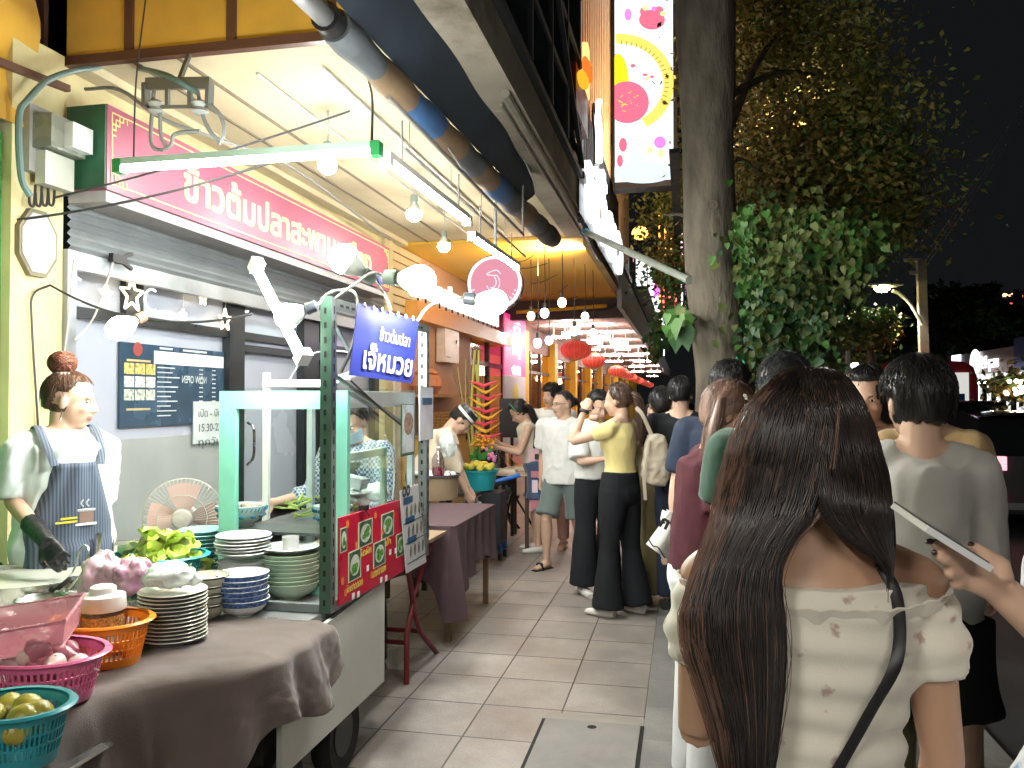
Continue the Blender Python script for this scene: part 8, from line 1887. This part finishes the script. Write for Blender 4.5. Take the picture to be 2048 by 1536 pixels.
far_tree('street_tree', 'small round tree lit yellow green by the street lamp', 1738, 660, 25.4, (1.0, .7, .6), 3000, .17, [vo, vg, lfA], 21)
far_tree('street_tree', 'lit low tree farther along the road by a white light', 1712, 735, 34, (.7, .7, .4), 900, .25, [vo, vg, lfA], 22)
far_tree('street_tree', 'broad dark tree right of the concrete pole', 1930, 620, 62, (4, 3, 2.2), 4200, .55, [lfD, lfD, lfC], 23)
far_tree('street_tree', 'dark tree behind the concrete pole and heads', 1810, 700, 60, (4, 3, 1.8), 3600, .5, [lfD, lfD, lfC], 24)
far_tree('street_tree', 'low dark tree at the far right above the shop roof', 2035, 640, 64, (3, 2, 1.4), 2400, .5, [lfD, lfC, lfC], 25)
solo(MB().ell(at_y(1710, 731, 30), (.14, .1, .1)), 'lamp', EM('far white lamp', (.95, 1, .9), 14), 'small white light glowing in a low tree down the road', 'lamp')
solo(MB().bar(V((at_y(1694, 700, 24).x, 24, -.13)), at_y(1696, 702, 24), .1), 'post', M('arm grey', (.3, .3, .28), .6), 'thin grey post left of the low lit tree', 'post')
# building with lit rows on the dark hill
tb_ = thing('tower_block', 'dark distant tower block with a few lit windows and red lights', 'building', at_y(2015, 640, 90) * 1)
c = at_y(2015, 640, 90); MB().box((c.x - 3.2, 90, -.1), (c.x + 6, 96, at_y(2015, 585, 90).z)).build('wall', M('night concrete', (.02, .02, .022), .8), tb_, world=True)
for px, py, w_, col in ((2010, 622, 1.0, (.8, .95, 1)), (2015, 590, .9, (1, .6, .3)), (2033, 592, 1.1, (.9, .35, .1)), (1994, 615, .3, (1, .1, .1)), (2023, 609, .3, (1, .1, .12)), (1972, 640, .2, (.9, 1, .9)), (1996, 596, .3, (.7, .7, .7))):
    p = at_y(px, py, 89.9); MB().box((p.x - w_ / 2, 89.85, p.z - .16), (p.x + w_ / 2, 89.95, p.z + .16)).build('window', EM('win %.1f%.1f%.1f' % col, col, 1.2), tb_, world=True)
# shop across the road
xs0 = 9.5
def XP(px, py, x=13.5): return at_x(px, py, x)
sp2 = thing('roadside_shop', 'brown and navy fronted shop with bright white windows across the road', 'building', (14, 26, 0))
X3 = 13.5; ya, yb_ = XP(2100, 750).y, XP(1905, 750).y; yn = XP(2033, 750).y
print('shop', ya, yb_, yn)
zt = XP(2040, 690).z; zm = XP(2040, 742).z
MB().box((X3, yn, zm), (X3 + 4, yb_, zt)).build('fascia', M('fascia brown', (.22, .15, .13), .6), sp2, world=True)
MB().box((X3 - .1, ya - 2, zm), (X3 + 4, yn - .01, zt + .3)).build('navy_panel', M('fascia navy', (.045, .05, .14), .5), sp2, world=True)
MB().box((X3 + 3, ya - 2, 0), (X3 + 3.2, yb_, zm)).build('back_wall', M('bright inner wall', (.8, .8, .8), .6), sp2, world=True)
MB().box((X3 - .05, ya - 2, zm - .25), (X3 + .3, yb_, zm - .002)).build('lintel', white, sp2, world=True)
for k in range(12): y = ya - 1.5 + k * (yb_ - ya + 1) / 11; MB().box((X3, y, 0), (X3 + .12, y + .15, zm - .25)).build('mullion', white, sp2, world=True)
MB().box((X3 + .02, ya - 2, .0), (X3 + .1, yb_, .6)).build('sill_wall', white, sp2, world=True)
for k in range(7):  # lamps set out in front of the shop, added to light its fascia
    y = ya + k * 2.6; t = thing('added_shop_lamp', 'added tube lamp lighting the roadside shop fascia, %s from the right' % ('first', 'second', 'third', 'fourth', 'fifth', 'sixth', 'seventh')[k], 'lamp', (X3 - 1.3, y, zm - .5), group='added lamps before the roadside shop')
    MB().box((-.06, -.9, 0), (.06, .9, .06)).build('diffuser', EM('added shop tube', (.95, 1, 1), 60), t); MB().box((-.12, -.92, .061), (.12, .92, .1)).build('housing', white, t)
b = MB(); glo = EM('shop letters', (.85, .92, 1), 1.6)
text_on(b, '24 pcs', (X3 - .02, XP(1962, 725).y, XP(1962, 737).z), (0, -1, 0), (0, 0, 1), .55, width=XP(1962, 725).y - XP(1998, 725).y, rows=12, th=.05, bold=.03)
b.build('lettering', glo, sp2, world=True)
p = XP(1955, 724); MB().ell((X3 - .1, p.y, p.z), (.08, .7, .6)).build('shield_sign', glo, sp2, world=True)
p = XP(1915, 722); MB().box((X3 - .1, p.y - .6, p.z - .3), (X3 - .02, p.y + .6, p.z + .3)).build('end_sign', EM('blue white', (.6, .75, 1), 1.4), sp2, world=True)
# planting and fairy lights in front of it
far_tree('shrub', 'leafy shrub with fairy lights in front of the roadside shop', 2042, 772, 20.5, (.6, .5, .22), 700, .16, [lfD, lfB, lfC], 27, False)
for k in range(12):
    p = at_y(2010 + rnd.uniform(0, 40), 770 + rnd.uniform(-10, 26), 20); solo(MB().ell(p, .045), 'fairy_light', EM('fairy', (1, .75, .5), 6), 'tiny warm fairy light in the shrub before the roadside shop', 'fairy light', 'fairy lights in the shrub before the shop')
# ---- vehicles
carpaint = M('car black', (.012, .012, .014), .12, coat=1, var=0); cglass = M('car glass', (.01, .012, .014), .05, var=0, spec=.9)
redl = M('tail red', (.5, .01, .02), .2, emit=2.2, ecol=(1, .08, .14), var=0); pinkl = M('tail pink', (.9, .3, .35), .2, emit=.9, ecol=(1, .35, .4), var=0)
chr_ = M('car silver', (.55, .56, .58), .25, metal=.7, var=0); rub = M('tyre', (.02, .02, .02), .8); alu = M('alloy', (.4, .4, .42), .3, metal=.9)
def car(label, loc, rz, paint, L_=4.5, W_=1.85, H_=1.62, tail=redl, name='parked_car', cat='car', light=True):
    """body as lofted sections along its length (+y is the front)"""
    t = thing(name, label, cat, loc, rz, group='cars queueing on the road')
    hl = L_ / 2; b = MB()
    def sec(y, zb, zm_, w0, w1):  # lower body ring
        return [(-w0, y, zb), (-w1, y, (zb + zm_) / 2 + .03), (-w1 * .97, y, zm_), (w1 * .97, y, zm_), (w1, y, (zb + zm_) / 2 + .03), (w0, y, zb)]
    S_ = [(-hl, .45, .86, .70), (-hl + .06, .3, .98, .84), (-hl + .35, .22, 1.02, .95), (-hl + 1.2, .2, 1.0, 1), (0, .2, .99, 1), (hl - 1.3, .2, .97, 1), (hl - .5, .22, .86, .97), (hl - .08, .3, .72, .85), (hl, .42, .62, .7)]
    V_ = []
    for y, zb, zt_, w in S_: V_ += sec(y, zb, zt_, W_ / 2 * w * .96, W_ / 2 * w)
    fs = [(i * 6 + k, i * 6 + (k + 1) % 6, (i + 1) * 6 + (k + 1) % 6, (i + 1) * 6 + k) for i in range(len(S_) - 1) for k in range(6)] + [(5, 4, 3, 2, 1, 0), tuple((len(S_) - 1) * 6 + k for k in range(6))]
    b.add(V_, fs); b.build('body', paint, t, ang=30)
    b = MB(); G_ = [(-hl + .12, 1.0, .60), (-hl + .55, H_ - .08, .52), (-hl + 1.4, H_, .5), (.1, H_ - .02, .5), (.95, 1.32, .55), (1.35, .98, .62)]; V_ = []
    b.add([p for y, z, w in G_ for p in ((-W_ * w * .78, y, .97), (-W_ * w * .62 * 1.12, y, z), (W_ * w * .62 * 1.12, y, z), (W_ * w * .78, y, .97))], [(i * 4 + k, i * 4 + (k + 1) % 4, (i + 1) * 4 + (k + 1) % 4, (i + 1) * 4 + k) for i in range(5) for k in range(4)] + [(3, 2, 1, 0), (20, 21, 22, 23)])
    b.build('cabin_glass', cglass, t, ang=30)
    b = MB(); b.grid(lambda u, v: ((u - .5) * W_ * .70 * 1.0, -hl + .5 + v * (hl + .0 - .1), H_ + .012 - .05 * (2 * u - 1) ** 2 - .02 * abs(v - .4)), 8, 6, .02); b.build('roof', paint, t)
    for s in (-1, 1):
        lt = MB(); lt.box((s * W_ * .28, -hl - .03, .82), (s * W_ * .47, -hl + .14, .98)).box((s * W_ * .31, -hl - .02, .60), (s * W_ * .43, -hl + .05, .68)); lt.build('tail_light', tail, t)
        MB().box((s * W_ * .28, -hl - .015, .45), (s * W_ * .40, -hl + .05, .52)).build('rear_reflector', redl, t)
        for y in (-hl + .85, hl - .9):
            w_ = MB().lathe([(.2, -.1), (.33, -.1), (.34, 0), (.33, .1), (.2, .1)], (s * (W_ / 2 - .1), y, .34), basis((1, 0, 0)), 24, True).build('wheel', rub, t)
            MB().lathe([(0, .0), (.2, .02), (.22, 0)], (s * (W_ / 2 + .0), y, .34), basis((s, 0, 0)), 16).build('rim', alu, w_)
        MB().ell((s * (W_ / 2 + .08), .85, 1.05), (.1, .06, .07)).build('mirror', paint, t)
    MB().box((-.26, -hl - .02, .72), (.26, -hl + .0, .84)).build('number_plate', white, t)
    MB().box((-W_ * .36, -hl - .03, .36), (W_ * .36, -hl + .03, .44)).build('rear_bumper', chr_, t)
    return t
pc = at_z(1965, 925, -.13)
car('black car half hidden by the man in grey, with red lit tail lights', (at_y(1918, 850, 13).x, 15.2, -.13), R(-4), carpaint, tail=redl)
car('graphite car at the right edge with pink lit tail light, nearest of the cars', (at_y(2138, 850, 10.6).x, 12.9, -.13), R(-3), M('car graphite', (.05, .052, .056), .15, coat=1, var=0), tail=pinkl, H_=1.5)
car('dark car farthest ahead in the queue behind the man in grey', (at_y(1935, 850, 21).x, 22, -.13), R(-3), carpaint)
# red bus
bx = at_y(1925, 780, 24).x
bu = thing('bus', 'red city bus with cream window band standing in the traffic', 'bus', (at_y(1888, 780, 23).x, 28, -.13), R(-4))
MB().poly([(x * 1.22, -4.6, z) for x, z in ((-1, .45), (1, .45), (1, 2.2), (.93, 2.5), (.75, 2.64), (0, 2.7), (-.75, 2.64), (-.93, 2.5), (-1, 2.2))], 9.2, (0, -1, 0)).build('body', M('bus red', (.26, .015, .025), .3, coat=.5, var=0), bu)
MB().box((-1.0, -4.68, 1.55), (1.0, -4.61, 2.35)).build('rear_window', M('bus window', (.3, .3, .3), .1, emit=.35, ecol=(.8, .8, .75), var=.5, scale=2), bu)
MB().box((-.5, -4.70, 1.5), (.9, -4.685, 1.8)).build('blue_panel', M('bus blue', (.02, .06, .25), .3), bu)
MB().box((-1.2, -4.66, .75), (1.2, -4.6, 1.0)).build('bumper', M('bus cream', (.5, .42, .25), .4), bu)
for s in (-1, 1):
    for y in (-3, 3): MB().lathe([(.2, -.15), (.5, -.15), (.5, .15), (.2, .15)], (s * 1.1, y, .5), basis((1, 0, 0)), 20, True).build('wheel', rub, bu)
# overhead wires to the pole
for k in range(3): cable(sag(at_y(1842, 522 + k * 12, 26), V((3.5 + k * .2, -2, 9 + k * .3)), .5), .005, ('top', 'middle', 'lowest')[k] + ' overhead wire running from the concrete pole towards the viewer', cat='overhead wire')
